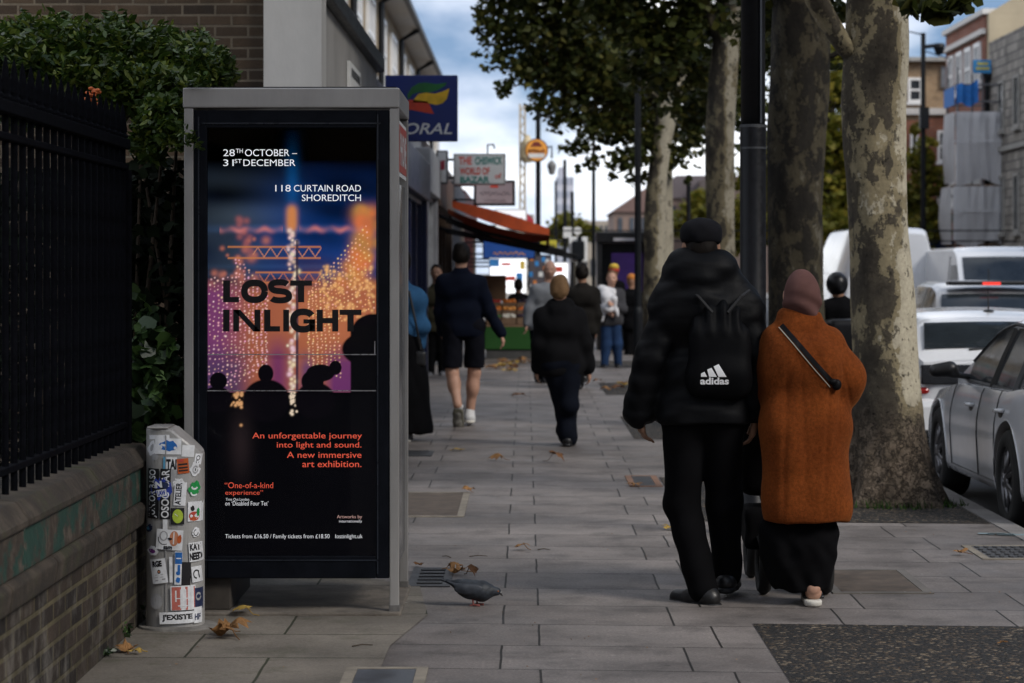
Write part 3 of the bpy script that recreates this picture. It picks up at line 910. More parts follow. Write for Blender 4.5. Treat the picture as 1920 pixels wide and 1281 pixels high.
at = me.color_attributes.new('print', 'FLOAT_COLOR', 'POINT')
at.data.foreach_set('color', np.concatenate([img.reshape(-1, 3), np.ones((len(V), 1))], 1).ravel().astype(np.float32))
s = NT('poster_print')
a = s.n('ShaderNodeAttribute', attribute_name='print')
s.l(a.outputs['Color'], s.b.inputs['Base Color']); s.l(a.outputs['Color'], s.b.inputs['Emission Color'])
s.b.inputs['Emission Strength'].default_value = 0.42; s.b.inputs['Roughness'].default_value = 0.5; s.b.inputs['Specular IOR Level'].default_value = 0
poster = link('poster', me, s.mat, kiosk)
lw = mat('lit_white_lettering', (0.85, 0.86, 0.9), 0.5, 0.02, emit=0.38)
lr = mat('lit_red_lettering', (0.75, 0.10, 0.055), 0.5, 0.05, emit=0.36)
lk = mat('black_lettering', (0.004, 0.003, 0.005), 0.5, 0.2)
tx = MB()
fn = lambda x, y: K(x, y, .026)
for t_, a0, b0, a1, b1, bo, m_ in (
        ('28', 417, 279.5, 439, 292.5, 0, 0), ('TH', 441, 278.5, 454, 286.5, 0, 0), ('OCTOBER –', 458, 279.5, 556, 292.5, 0, 0), ('31', 417, 298.5, 437, 311, 0, 0), ('ST', 438.5, 298, 452, 305.5, 0, 0), ('DECEMBER', 455, 298.5, 553, 311, 0, 0),
        ('118', 515, 346.5, 544, 359, 0, 0), ('CURTAIN', 550, 346.5, 623, 359, 0, 0), ('ROAD', 630, 346.5, 676, 359, 0, 0), ('SHOREDITCH', 565, 364.5, 676, 377, 0, 0),
        ('An unforgettable journey', 472, 812, 678, 826.5, 0, 1), ('into light and sound.', 518, 829.5, 677, 843.5, 0, 1), ('A new immersive', 537, 848, 677, 859.5, 0, 1), ('art exhibition.', 566, 865, 677, 877, 0, 1),
        ('“One-of-a-kind', 420, 905.5, 511, 916.5, -.005, 1), ('experience”', 421, 920.5, 492, 931.5, -.005, 1), ('Time Out London', 422, 935, 466, 940, -.01, 0), ('on ‘Disabled Four Tet’', 421, 941, 502, 949, -.01, 0),
        ('Artworks by', 631, 967, 678, 975, -.01, 2), ('internationally', 635, 976, 678, 982.5, -.01, 0), ('Tickets from £16.50 / Family tickets from £18.50', 421, 1003, 617, 1013, -.01, 0), ('lostinlight.uk', 628, 1003, 679, 1013, -.01, 0)):
    put_text(tx, t_, a0, b0, a1, b1, fn, bo, m_)
tx.build('lettering', [lw, lr, mat('lit_pale_red', (0.75, 0.45, 0.40), 0.5, 0.05, emit=0.3)], poster)
tx = MB()
fk = lambda x, y: K(x, y, .0255)
def stroke(pts, wd):
    """a flat band of constant width along a curve"""
    n_ = len(pts); Lf, Rt = [], []
    for i in range(n_):
        xa, ya = pts[max(0, i - 1)]; xb, yb = pts[min(n_ - 1, i + 1)]; L_ = math.hypot(xb - xa, yb - ya) or 1
        nx_, ny_ = -(yb - ya) / L_ * wd / 2, (xb - xa) / L_ * wd / 2
        Lf.append((pts[i][0] + nx_, pts[i][1] + ny_)); Rt.append((pts[i][0] - nx_, pts[i][1] - ny_))
    tx.add([fk(*q) for q in Lf] + [fk(*q) for q in Rt], [(k, k + 1, n_ + k + 1, n_ + k) for k in range(n_ - 1)])
def bars(*rs):
    for x0, y0, x1, y1 in rs: tx.quad(fk(x0, y1), fk(x1, y1), fk(x1, y0), fk(x0, y0))
def sup(cx, cy, rx, ry, a0, a1, n=40, e=2.3):
    o = []
    for k in range(n + 1):
        a = R(a0 + (a1 - a0) * k / n); c, s_ = math.cos(a), math.sin(a)
        o.append((cx + rx * math.copysign(abs(c) ** (2 / e), c), cy + ry * math.copysign(abs(s_) ** (2 / e), s_)))
    return o
bars((417, 526, 430, 557), (417, 557, 447, 567)); stroke(sup(476, 546.5, 19, 16.0, 0, 360), 12.5)
stroke(sup(523, 536.5, 16, 7, -25, -180, 24) + sup(523, 537, 16, 9, 180, 90, 10)[1:] + sup(524, 555.5, 17, 9, -90, 0, 10)[1:] + sup(524, 556.5, 17, 7, 0, 155, 24)[1:], 11.5)
bars((543, 526, 584, 536), (557.5, 536, 569.5, 567))
bars((417, 581, 429, 622), (436, 581, 447, 622), (476, 581, 487, 622)); tx.add([fk(*q) for q in ((436, 581), (449, 581), (487, 622), (474, 622))], [(0, 3, 2, 1)])
bars((494, 581, 506, 612), (494, 612, 524, 622), (530, 581, 541, 622)); stroke(sup(567.5, 601.5, 18.5, 16.5, -32, -335, 44), 12.5); bars((568, 599, 590, 607), (580, 599, 590, 622))
bars((593, 581, 604.5, 622), (622, 581, 633.5, 622), (604.5, 596.5, 622, 606.5)); bars((636, 581, 677, 591), (650.5, 591, 662.5, 622))
tx.build('headline_lettering', lk, poster)
# glass over the poster in three panes, with bright metal joints
s = NT('poster_glass')
tr = s.n('ShaderNodeBsdfTransparent'); gl = s.n('ShaderNodeBsdfGlossy'); gl.inputs['Roughness'].default_value = 0.04
fr = s.n('ShaderNodeFresnel'); fr.inputs[0].default_value = 1.16
mxs = s.n('ShaderNodeMixShader'); s.l(fr.outputs[0], mxs.inputs[0]); s.l(tr.outputs[0], mxs.inputs[1]); s.l(gl.outputs[0], mxs.inputs[2])
s.l(mxs.outputs[0], s.t.nodes['Material Output'].inputs[0])
clear_glass = s.mat
for a, b in ((py0, 664), (667, 732), (735, py1)):
    p = MB(); p.quad(K(px0, b, .014), K(px1, b, .014), K(px1, a, .014), K(px0, a, .014)); p.build('glass_pane', clear_glass, kiosk)
p = MB()
for a in (664.2, 732.2):
    z = K(0, a)[2]; p.box(ax0, ax1, fy + .002, fy + .012, z - .004, z)
p.box(ax1 - .008, ax1 - .004, fy + .002, fy + .012, K(0, 664)[2], K(0, 640)[2])
p.build('glass_joint', mat('joint_metal', (0.32, 0.31, 0.32), 0.3, 0.3, 30, metal=0.7), kiosk)
# side panels, sign, base
sideg = mat('kiosk_side_glass', (0.03, 0.032, 0.036), 0.15, 0.3, 4)
for x in (kx0 + .012, kx1 - .030):
    p = MB(); p.box(x, x + .014, KD + pw + .06, KB - pw - .001, 0.2, zf - .33); p.build('side_panel', sideg, kiosk)
p = MB(); p.box(kx1 - .02, kx1 - .006, KD + .08, KB - .10, zf - .30, zf - .045); o = p.build('side_sign', white_paint, kiosk)
p = MB(); p.box(kx1 - .006, kx1 - .003, KD + .11, KB - .13, zf - .28, zf - .065); p.build('red_face', mat('phone_red', (0.42, 0.05, 0.03), 0.5, 0.15), o)
tx = MB(); put_text(tx, 'PHONE', KD + .16, zf - .10, KB - .2, zf - .25, lambda a, b: (kx1 - .0015, a, b), .02); tx.build('lettering', white_paint, o)
p = MB(); p.box(cx0 + .01, cx0 + .16, KD + .05, KB - .05, .02, cz0 + .002); p.build('plinth', mat('kiosk_plinth', (0.05, 0.042, 0.035), 0.8, 0.4, 10), kiosk, bevel=.006)
p = MB(); p.box(kx0 - .02, kx1 + .01, KD - .03, KB + .05, -.03, .02); p.build('base_slab', mat('base_concrete', (0.125, 0.108, 0.09), 0.9, 0.5, 5, 0.6, 40, dist=.01), kiosk, bevel=.008)
p = MB(); p.box(kx0 + .2, kx0 + .5, KB - .25, KB - .06, .9, 1.6); p.build('telephone', mat('telephone_grey', (0.08, 0.08, 0.085), 0.5, 0.2), kiosk, bevel=.01)

# ---------------------------------------------------------------- the steel pillar covered in stickers
PD = 10.43
pcx, prx, pry = W(322, 0, PD)[0], 0.125, 0.115
def py_front(x):
    q = min(1, abs((x - pcx) / prx)) ** 2.5
    return PD + pry - pry * max(0, 1 - q) ** (1 / 2.5)
foot = []
for k in range(48):
    th = 2 * math.pi * k / 48
    c0, s0 = math.cos(th), math.sin(th)
    foot.append((pcx + prx * math.copysign(abs(c0) ** (2 / 2.5), c0), PD + pry + pry * math.copysign(abs(s0) ** (2 / 2.5), s0)))
def ptop(x):
    xs = W(318, 0, PD)[0]
    return EYE - (803 - HY) * PD / F - max(0, x - xs) * 0.80
pillar = thing('feeder_pillar', 'grey steel pillar plastered with stickers in front of the kiosk', 'pillar', (pcx, PD + pry, 0))
p = MB()
n = len(foot)
levels = []
for z in (0, .002):
    levels.append([(x, y, z) for x, y in foot])
levels.append([(x, y, ptop(x) - .012) for x, y in foot])
levels.append([(pcx + (x - pcx) * .975, PD + pry + (y - PD - pry) * .975, ptop(x)) for x, y in foot])
vs = [q for l_ in levels for q in l_]
fs = [(i * n + k, i * n + (k + 1) % n, (i + 1) * n + (k + 1) % n, (i + 1) * n + k) for i in range(3) for k in range(n)]
p.add(vs, fs)
# top as strips across so that the bend stays crisp
tv = levels[-1]
for k in range(n // 2):
    a, b = k, (n - k) % n; c0, d0 = k + 1, (n - k - 1) % n
    p.add([tv[a], tv[c0], tv[d0], tv[b]], [(0, 1, 2, 3)])
pillar_steel = mat('pillar_steel', (0.42, 0.41, 0.395), 0.42, 0.25, 4, 0.25, 30, metal=0.25, stretch=(1, 1, .3))
p.build('casing', pillar_steel, pillar, smooth=False)
p = MB(); p.box(W(276, 0, PD)[0], W(316, 0, PD)[0], PD - .004, PD + .19, ptop(-9) - .004, ptop(-9) + .006); p.build('lid', steel, pillar, bevel=.004)
xs = W(311, 0, PD)[0]
p = MB(); p.box(xs - .002, xs + .002, py_front(xs) - .004, py_front(xs) + .01, .03, ptop(xs) - .03); p.build('door_edge', mat('edge_bright', (0.4, 0.39, 0.38), 0.35, 0.2, metal=.5), pillar)
p = MB(); p.lathe([(.175, 0), (.17, .012), (.13, .016)], (pcx + .01, PD + pry, 0), 28); p.build('base_ring', mat('base_ring', (0.18, 0.17, 0.155), 0.85, 0.4, 12), pillar)
SC = {k: mat('sticker_' + k, v, 0.45, 0.16, 30) for k, v in dict(white=(.74, .75, .77), blue=(.02, .14, .45), royal=(.03, .055, .34), black=(.012, .012, .014), orange=(.50, .10, .02), green=(.02, .28, .07), lime=(.40, .52, .05),
      red=(.45, .06, .04), purple=(.16, .03, .20), grey=(.36, .36, .37), peach=(.52, .22, .12), skin=(.6, .45, .36), navy=(.02, .03, .08), salmon=(.5, .14, .11), cyan=(.10, .32, .5)).items()}
lay = [0]
def pf(lift):
    def f(x, y):
        X0 = W(x, y, PD)
        xx = min(max(X0[0], pcx - prx * .999), pcx + prx * .999)
        return (xx, py_front(xx) - lift, X0[2])
    return f
def sticker(cx, cy, wd, ht, col, rot=0, shape='rect', deco=()):
    """deco: (kind, colour, geometry in -1..1 of the sticker) drawn on it"""
    lay[0] += 1
    lift = .0012 + .0003 * lay[0]
    ca, sa = math.cos(R(rot)), math.sin(R(rot))
    def T(u, v): return (cx + u * wd / 2 * ca - v * ht / 2 * sa, cy + u * wd / 2 * sa + v * ht / 2 * ca)
    m_ = MB(); f = pf(lift)
    if shape == 'rect': m_.grid(lambda u, v: f(*T(u, v)), 8, 4, 0, (-1, 1), (-1, 1))
    else:
        if shape == 'round': pl = [(math.cos(2 * math.pi * k / 26), math.sin(2 * math.pi * k / 26)) for k in range(26)]
        elif shape == 'oct': pl = [(math.cos(R(22 + 45 * k)) * 1.05, math.sin(R(22 + 45 * k)) * 1.05) for k in range(8)]
        else:
            rr = random.Random(int(cx * 7 + cy))
            pl = [(math.cos(2 * math.pi * k / 22) * rr.uniform(.62, 1.05), math.sin(2 * math.pi * k / 22) * rr.uniform(.62, 1.05)) for k in range(22)]
        nn = len(pl)
        m_.add([f(*T(0, 0))] + [f(*T(u * .5, v * .5)) for u, v in pl] + [f(*T(*q)) for q in pl],
               [(0, 1 + k, 1 + (k + 1) % nn) for k in range(nn)] + [(1 + k, 1 + nn + k, 1 + nn + (k + 1) % nn, 1 + (k + 1) % nn) for k in range(nn)])
    o = m_.build('sticker', SC[col], pillar)
    if deco:
        d = MB(); cols = []
        for q, (kind, c0, *gm) in enumerate(deco):
            if c0 not in cols: cols.append(c0)
            mi = cols.index(c0); f2 = pf(lift + .0006 + .0002 * q)
            if kind == 'text':
                t_, x0, y0, x1, y1, *ex = gm
                put_text(d, t_, x0, y0, x1, y1, lambda a, b: f2(*T(a, b)), ex[0] if ex else .03, mi, 0, ex[1] if len(ex) > 1 else 0)
            elif kind == 'rect': d.grid(lambda u, v: f2(*T(u, v)), 3, 3, mi, (gm[0], gm[2]), (gm[1], gm[3]))
            elif kind == 'blob':
                x0, y0, rx, ry, *sd = gm; rr = random.Random(sd[0] if sd else 1); w_ = .35 if sd else 0
                pl = [(x0 + rx * math.cos(2 * math.pi * k / 18) * rr.uniform(1 - w_, 1), y0 + ry * math.sin(2 * math.pi * k / 18) * rr.uniform(1 - w_, 1)) for k in range(18)]
                d.add([f2(*T(x0, y0))] + [f2(*T(*z)) for z in pl], [(0, 1 + k, 1 + (k + 1) % 18) for k in range(18)], mi)
            elif kind == 'line':
                pts, wd_ = gm
                for (xa, ya), (xb, yb) in zip(pts[:-1], pts[1:]):
                    L_ = math.hypot(xb - xa, yb - ya) or 1; nx_, ny_ = -(yb - ya) / L_ * wd_, (xb - xa) / L_ * wd_
                    d.add([f2(*T(xa + nx_, ya + ny_)), f2(*T(xa - nx_, ya - ny_)), f2(*T(xb - nx_, yb - ny_)), f2(*T(xb + nx_, yb + ny_))], [(0, 1, 2, 3)], mi)
        d.build('print', [SC[c0] for c0 in cols], o)
arc = lambda cx, cy, rx, ry, a0, a1, n=10: [(cx + rx * math.cos(R(a0 + (a1 - a0) * k / n)), cy + ry * math.sin(R(a0 + (a1 - a0) * k / n))) for k in range(n + 1)]
sticker(298, 820, 40, 8, 'white', -2)
sticker(283, 842, 22, 34, 'white', 14, 'rag', [('blob', 'grey', 0, -.1, .35, .5, 3)])
sticker(290, 858, 18, 16, 'grey', 0, 'rag')
sticker(315, 837, 50, 30, 'white', 1, 'rect', [('blob', 'blue', 0, -.05, .8, .8, 5), ('blob', 'white', -.55, .1, .12, .25), ('blob', 'white', .55, .2, .12, .2)])
sticker(352, 846, 22, 22, 'white', 4)
sticker(369, 862, 11, 20, 'white', 8, 'rect', [('line', 'black', arc(0, -.2, .5, .4, 0, 360), .08), ('line', 'black', arc(0, .5, .4, .3, 0, 300), .08)])
sticker(319, 870, 26, 26, 'white', 1, 'rect', [('rect', 'cyan', -1, -1, -.6, 1), ('text', 'black', 'TAI', -.55, -.7, .95, .8, .05)])
sticker(343, 874, 21, 28, 'orange', -5, 'rect', [('rect', 'black', -.8, -.35, .8, -.1), ('rect', 'black', -.8, .1, .8, .32), ('rect', 'black', -.8, .5, .8, .7), ('blob', 'red', -.2, -.75, .6, .3, 4)])
sticker(322, 897, 17, 34, 'grey', 2)
sticker(364, 880, 18, 32, 'white', 6, 'rag', [('line', 'grey', arc(.1, .1, .45, .4, 0, 320), .1), ('blob', 'black', .1, .1, .1, .2)])
sticker(286, 926, 23, 94, 'black', 1, 'rect', [('text', 'white', 'JUNIOR BASO', -.75, -.96, .75, .96, .02, 90)])
sticker(310, 926, 20, 94, 'black', 1, 'rect', [('text', 'white', 'OSOC  BAR', -.75, -.96, .75, .96, .02, 90)])
sticker(335, 905, 26, 22, 'white', 3, 'rag', [('line', 'grey', [(-.6, -.3), (.5, -.3)], .05), ('line', 'grey', [(-.6, .1), (.6, .1)], .05)])
sticker(302, 917, 42, 42, 'royal', -8, 'oct', [('blob', 'navy', .35, -.25, .45, .45, 2), ('rect', 'white', -.45, .05, .45, .65), ('text', 'royal', 'LAW', -.38, .12, .38, .58, .05), ('text', 'white', 'N', -.5, -.72, .15, -.12, .06), ('rect', 'black', -.6, -.08, .3, .04)])
sticker(338, 926, 22, 44, 'white', 4, 'rect', [('text', 'black', 'ATELIER', -.8, -.95, .2, .95, .03, 90)])
sticker(363, 917, 22, 34, 'green', 10, 'rag', [('line', 'white', arc(0, -.3, .45, .35, 20, 160), .1), ('line', 'white', arc(.1, .4, .5, .35, 30, 170), .1)])
sticker(333, 968, 25, 31, 'black', 0, 'rect', [('blob', 'lime', .05, 0, .8, .85), ('line', 'white', [(.05, 0), (-.4, -.3)], .04)])
sticker(364, 960, 24, 37, 'white', 1, 'rect', [('blob', 'red', -.1, .45, .75, .45), ('blob', 'orange', -.1, .75, .6, .2), ('blob', 'black', -.3, -.3, .35, .35, 7), ('blob', 'green', .45, .1, .25, .5, 8)])
sticker(310, 984, 9, 20, 'white')
sticker(278, 992, 16, 20, 'navy', 40, 'rag', [('blob', 'cyan', -.3, .2, .5, .4, 2)])
sticker(318, 1012, 50, 38, 'white', 4, 'rect', [('line', 'grey', arc(-.45, -.35, .28, .45, 0, 360), .05), ('line', 'black', arc(-.4, -.1, .45, .6, 60, 190), .03), ('blob', 'peach', .35, -.15, .35, .75), ('rect', 'white', .28, -.8, .36, .4), ('blob', 'orange', .75, -.1, .2, .5, 3), ('blob', 'black', .05, -.1, .2, .15, 6), ('text', 'black', 'sam', -.4, .62, .25, .95, .04)])
sticker(366, 1000, 14, 22, 'white', 3, 'rag', [('line', 'black', arc(0, 0, .5, .5, 0, 270), .08)])
sticker(285, 1034, 28, 22, 'white', 14, 'rag', [('blob', 'purple', -.05, 0, .62, .45, 9)])
sticker(365, 1036, 22, 36, 'white', -3, 'rect', [('text', 'black', 'KAT', -.8, -.9, .8, -.15, .05), ('text', 'black', 'NEED', -.9, .05, .9, .85, .06)])
sticker(298, 1071, 30, 46, 'white', -8, 'rect', [('text', 'black', 'RGE', -.75, -.85, .5, -.35, .06), ('blob', 'peach', 0, .05, .16, .12), ('line', 'black', arc(0, .05, .18, .13, 0, 360), .04), ('line', 'grey', [(-.6, .3), (.5, .3)], .02), ('line', 'grey', [(-.6, .5), (.5, .5)], .02), ('line', 'grey', [(-.6, .75), (.7, .68)], .05)])
sticker(321, 1068, 6, 48, 'white', -1)
sticker(335, 1065, 14, 62, 'white', 1, 'rect', [('rect', 'blue', -.9, -.95, .95, -.25), ('rect', 'white', -.6, -.62, .7, -.55), ('rect', 'blue', -.2, -.2, .5, .2), ('blob', 'blue', 0, .3, .7, .16, 3), ('blob', 'blue', 0, .72, .7, .22, 4)])
sticker(367, 1078, 16, 30, 'white', -4, 'rect', [('line', 'black', arc(0, 0, .6, .5, 90, 330), .1), ('line', 'black', [(.4, -.3), (.5, .5)], .1)])
sticker(350, 1077, 20, 46, 'black', 2, 'rag'); sticker(349, 1077, 16, 46, 'black', 2)
sticker(343, 1121, 45, 46, 'white', -1, 'rect', [('rect', 'salmon', -.9 + .001, -.9, .95, .98), ('rect', 'white', -.62, -.62, -.5, .3), ('rect', 'white', -.2, -.7, -.08, .85), ('rect', 'white', .2, -.7, .3, .85), ('rect', 'white', .62, -.5, .72, .85), ('rect', 'white', -.6, .0, .8, .07), ('rect', 'white', -.4, .6, .8, .68)])
sticker(370, 1124, 12, 40, 'navy', 0, 'rect', [('line', 'grey', arc(0, -.2, .6, .3, 0, 330), .1)])
sticker(293, 1128, 24, 30, 'grey', 5, 'round')
sticker(369, 1155, 12, 30, 'white', 0, 'rect', [('text', 'navy', 'HF', -.8, -.2, .7, .6, .05)])
sticker(332, 1158, 65, 22, 'white', -2, 'rect', [('text', 'black', "J'EXISTE", -.85, -.62, .88, .6, .045)])
# ---------------------------------------------------------------- buildings on the left
LX = -1.45                      # shop line
flank, sf, fc = m_brick('dark_flank_brick', (0.024, 0.016, 0.010), (0.066, 0.043, 0.025), (0.12, 0.098, 0.07), 0.235, 0.078, 0.009, 'xz', 0.5, 0.5, 0, (0, 0), 0.01, (0.5, 1.3), 0.9)
g = MB(); g.box(-7.5, -1.865, 17.3, 17.75, -.05, 6.4)
o = single('brick_wall', 'dark brown brick flank wall rising behind the climbing shrub', 'wall', g, flank)
o.location.z -= 0
render_m = mat('grey_render', (0.30, 0.29, 0.275), 0.85, 0.22, 1.2, 0.35, 50, stretch=(1, 1, .4))
t = thing('rendered_building', 'grey rendered end wall of the shop row with a dark cornice', 'building', (-2.2, 20, 0))
g = MB(); g.box(-1.862, LX, 17.2, 17.6, 0, 6.4); g.build('pilaster', mat('pale_render', (0.42, 0.41, 0.39), 0.8, 0.16, 1.5, 0.4, 40, stretch=(1, 1, .5)), t)
def parapet(y): return 3.55 + (y - 17.6) * .012
g = MB(); g.prism([(17.6, 0), (24.6, 0), (24.6, parapet(24.6)), (17.6, parapet(17.6) + 3.0), ], lambda a, b: (LX - .06, a, b), lambda a, b: (-1.95, a, b)); 
g = MB(); g.box(-1.95, LX - .06, 17.603, 24.6, 0, 3.56); g.build('side_wall', render_m, t)
g = MB(); g.box(-2.0, LX + .02, 17.606, 24.6, 3.562, 3.70); g.build('cornice', black_paint, t, bevel=.01)
g = MB(); g.box(LX - .075, LX - .052, 17.606, 17.63, .1, 3.56); g.build('drain_line', black_paint, t)
single_np = MB(); single_np.box(-.0 + LX - .055, LX - .03, 20.4, 21.75, 2.93, 3.32)
t = thing('street_nameplate', 'white street nameplate with illegible lettering on the grey render', 'sign', (LX - .04, 21, 2.93))
single_np.build('plate', white_paint, t)
q = MB()
for z0, a, b in ((3.20, 20.6, 21.55), (3.04, 20.75, 21.4)):
    y = a
    while y < b: 
        l_ = random.uniform(.06, .13); q.box(LX - .029, LX - .0275, y, y + l_, z0, z0 + .075); y += l_ + .05
q.build('lettering', black_paint, t)

# upper storeys of the terrace set back behind the single-storey shops
ybrick, sy_, yc = m_brick('yellow_stock_brick', (0.26, 0.19, 0.11), (0.36, 0.27, 0.16), (0.30, 0.27, 0.22), 0.225, 0.075, 0.01, 'yz', 0.4, 0.5, 0, (0, 0), 0.006, (0.7, 1.2), 0.9)
HX = -3.6
roofm = mat('slate', (0.06, 0.06, 0.068), 0.6, 0.3, 8, 0.3)
soffit = mat('white_soffit', (0.55, 0.54, 0.52), 0.6, 0.12)
def window(root, fx, a0, a1, z0, z1, sgn=1, panes=(2, 2), fm=None, pm=None, axis='x', t_=.06, name='window'):
    """axis x: a wall facing along x at x = fx, a runs along y; axis y: a wall facing along y, a runs along x"""
    fm, pm = fm or upvc, pm or glass_sky
    def bx(m_, p0, p1, q0, q1, d0, d1):
        lo, hi = sorted((fx + sgn * d0, fx + sgn * d1))
        if axis == 'x': m_.box(lo, hi, p0, p1, q0, q1)
        else: m_.box(p0, p1, lo, hi, q0, q1)
    m_ = MB(); w_ = t_
    bx(m_, a0, a1, z0, z0 + w_, 0, .07); bx(m_, a0, a1, z1 - w_, z1, 0, .07); bx(m_, a0, a0 + w_, z0 + w_, z1 - w_, 0, .07); bx(m_, a1 - w_, a1, z0 + w_, z1 - w_, 0, .07)
    for i in range(1, panes[0]):
        c0 = a0 + (a1 - a0) * i / panes[0]; bx(m_, c0 - w_ * .4, c0 + w_ * .4, z0 + w_, z1 - w_, .005, .06)
    if panes[1] > 1:
        c0 = (z0 + z1) / 2; bx(m_, a0 + w_, a1 - w_, c0 - w_ * .4, c0 + w_ * .4, .005, .062)
    bx(m_, a0 - .06, a1 + .06, z0 - .09, z0 - .002, 0, .12)
    o = m_.build(name, fm, root)
    m_ = MB(); bx(m_, a0 + w_, a1 - w_, z0 + w_, z1 - w_, .01, .02); m_.build('pane', pm, o)
    return o
lab = ['yellow brick house with white windows nearest above the shop row', 'yellow brick house next along behind the betting sign', 'far end house of the yellow brick terrace with overhanging white eaves']
for i, (y0, y1) in enumerate(((40, 58), (58.01, 78), (78.01, 101))):
    t = thing('terraced_house', lab[i], 'house', (HX - 3, (y0 + y1) / 2, 0), group='terrace behind the shops')
    g = MB(); g.box(HX - 7, HX, y0, y1, 0, 8.3); g.build('wall', ybrick, t)
    g = MB(); g.box(HX - 7, HX + .55, y0, y1, 8.302, 8.38); e = g.build('eaves', soffit, t)
    g = MB(); g.box(HX + .55, HX + .68, y0, y1, 8.30, 8.44); g.build('gutter', black_paint, e)
    g = MB(); g.prism([(HX - 7, 8.39), (HX + .6, 8.39), (HX - 3.2, 11.2)], lambda a, b: (a, y0, b), lambda a, b: (a, y1, b)); r_ = g.build('roof', roofm, t)
    n_ = 4
    for k in range(n_):
        c0 = y0 + (y1 - y0) * (k + .5) / n_
        window(t, HX, c0 - 1.25, c0 + 1.25, 6.1, 7.85, 1, (3, 2), t_=.10)
        window(t, HX, c0 - 1.1, c0 + 1.1, 3.6, 5.2, 1, (3, 2), t_=.10)
    for yy in (y0 + .4, (y0 + y1) / 2):
        g = MB(); g.path([(HX + .12, yy, 0), (HX + .12, yy, 8.0), (HX + .6, yy, 8.3)], .075, 8); g.build('downpipe', black_paint, t)
    g = MB(); g.box(HX - 3.6, HX - 2.6, y1 - 1, y1 - .3, 10.6, 12.4); g.build('chimney', ybrick, r_)
g = MB(); g.box(HX + .02, HX + .3, 53.0, 53.9, 5.0, 5.9)
g.lathe([(.2, 0), (.2, .12)], (HX + .2, 53.4, 5.9), 10)
single('satellite_box', 'dark box fixed on the upper wall of the nearest terrace house', 'box', g, black_paint, bevel=.03)

# ---------------------------------------------------------------- shop row
def shop(label, y0, y1, body, fascia, zf0, zf1, shut=None, pil=None, glassm=None):
    t = thing('shop', label, 'shop', (LX - 1, (y0 + y1) / 2, 0), group='shops along the pavement')
    g = MB(); g.box(LX - 3, LX - .25, y0, y1, 0, 3.75); g.build('wall', body, t)
    g = MB(); g.box(LX - .249, LX + .06, y0 + .02, y1 - .02, zf0, zf1); g.build('fascia', fascia, t, bevel=.015)
    for y in (y0 + .01, y1 - .26):
        g = MB(); g.box(LX - .249, LX + .02, y, y + .25, 0, zf0 - .002); g.build('pilaster', pil or body, t, bevel=.01)
    g = MB(); g.box(LX - .248, LX - .02, y0 + .27, y1 - .28, 0, .55); g.build('stall_riser', body, t)
    n_ = max(2, int((y1 - y0) / 1.6))
    for k in range(n_):
        a, b = y0 + .28 + (y1 - y0 - .57) * k / n_, y0 + .28 + (y1 - y0 - .57) * (k + 1) / n_
        f = MB(); f.box(LX - .2, LX - .05, a, a + .06, .552, zf0 - .003); f.box(LX - .2, LX - .05, b - .06, b, .552, zf0 - .003)
        f.box(LX - .2, LX - .05, a + .06, b - .06, zf0 - .063, zf0 - .003)
        w_ = f.build('window', fascia, t)
        f = MB(); f.box(LX - .15, LX - .13, a + .06, b - .06, .552, zf0 - .003); f.build('pane', glassm or glass_dark, w_)
    return t
navy = mat('navy_paint', (0.004, 0.007, 0.035), 0.4, 0.2, 5)
dkgrey = mat('dark_shop_paint', (0.03, 0.03, 0.034), 0.5, 0.3, 5)
shop('dark blue fronted betting shop beyond the grey rendered wall', 24.62, 35.4, mat('navy_wall', (0.02, 0.022, 0.035), 0.6, 0.3), navy, 2.55, 3.1, pil=navy)
t = shop('grey shop with pale metal pilaster beyond the blue betting shop', 35.42, 39.6, mat('grey_pilaster', (0.13, 0.135, 0.15), 0.5, 0.2), mat('shopsign_grey', (0.20, 0.21, 0.23), 0.5, 0.2), 2.7, 3.35)
shop('dark greengrocer shop behind the orange awning', 39.62, 47.5, mat('brown_wall', (0.045, 0.030, 0.024), 0.7, 0.3), mat('wood_fascia', (0.07, 0.045, 0.03), 0.6, 0.3), 2.6, 3.2)
shop('shop with pale front beyond the greengrocer', 47.52, 56, mat('pale_wall', (0.08, 0.07, 0.065), 0.7, 0.2), mat('blue_fascia', (0.04, 0.045, 0.06), 0.5, 0.2), 2.6, 3.3)
shop('last cream coloured shop visible along the pavement', 56.02, 70, mat('cream_wall', (0.12, 0.10, 0.08), 0.7, 0.2), mat('red_fascia', (0.07, 0.02, 0.02), 0.5, 0.2), 2.6, 3.4)

# projecting signs
def board(name, label, px0, py0, px1, py1, d, face, frame, arts=(), th=.14, cat='sign', parent_more=None, fr=.03):
    """a board facing us, at its depth; arts: list of functions (mb, fn) + material"""
    x0, _, z1 = W(px0, py0, d); x1, _, z0 = W(px1, py1, d)
    t = thing(name, label, cat, ((x0 + x1) / 2, d, z0))
    g = MB(); g.box(x0, x1, d, d + th, z0, z1); g.build('box', frame, t, bevel=.012)
    g = MB(); g.box(x0 + fr, x1 - fr, d - .008, d - .0005, z0 + fr, z1 - fr); f = g.build('face', face, t)
    for fn_, m_ in arts:
        a = MB(); fn_(a, lambda x, y: (W(x, y, d)[0], d - .011, W(x, y, d)[2])); a.build('lettering', m_, f)
    if x0 > LX + .1:
        for z in (z0 + .1, z1 - .12):
            g = MB(); g.box(LX - .05, x0, d + .04, d + .08, z, z + .04); g.build('bracket', black_paint, t)
    return t
coral_blue = mat('sign_blue', (0.008, 0.022, 0.16), 0.4, 0.1, 3)
def ribbon(pts_top, pts_bot):
    def f(a, fn):
        n = len(pts_top)
        a.add([fn(*p) for p in pts_top] + [fn(*p) for p in pts_bot], [(k, k + 1, n + k + 1, n + k) for k in range(n - 1)])
    return f
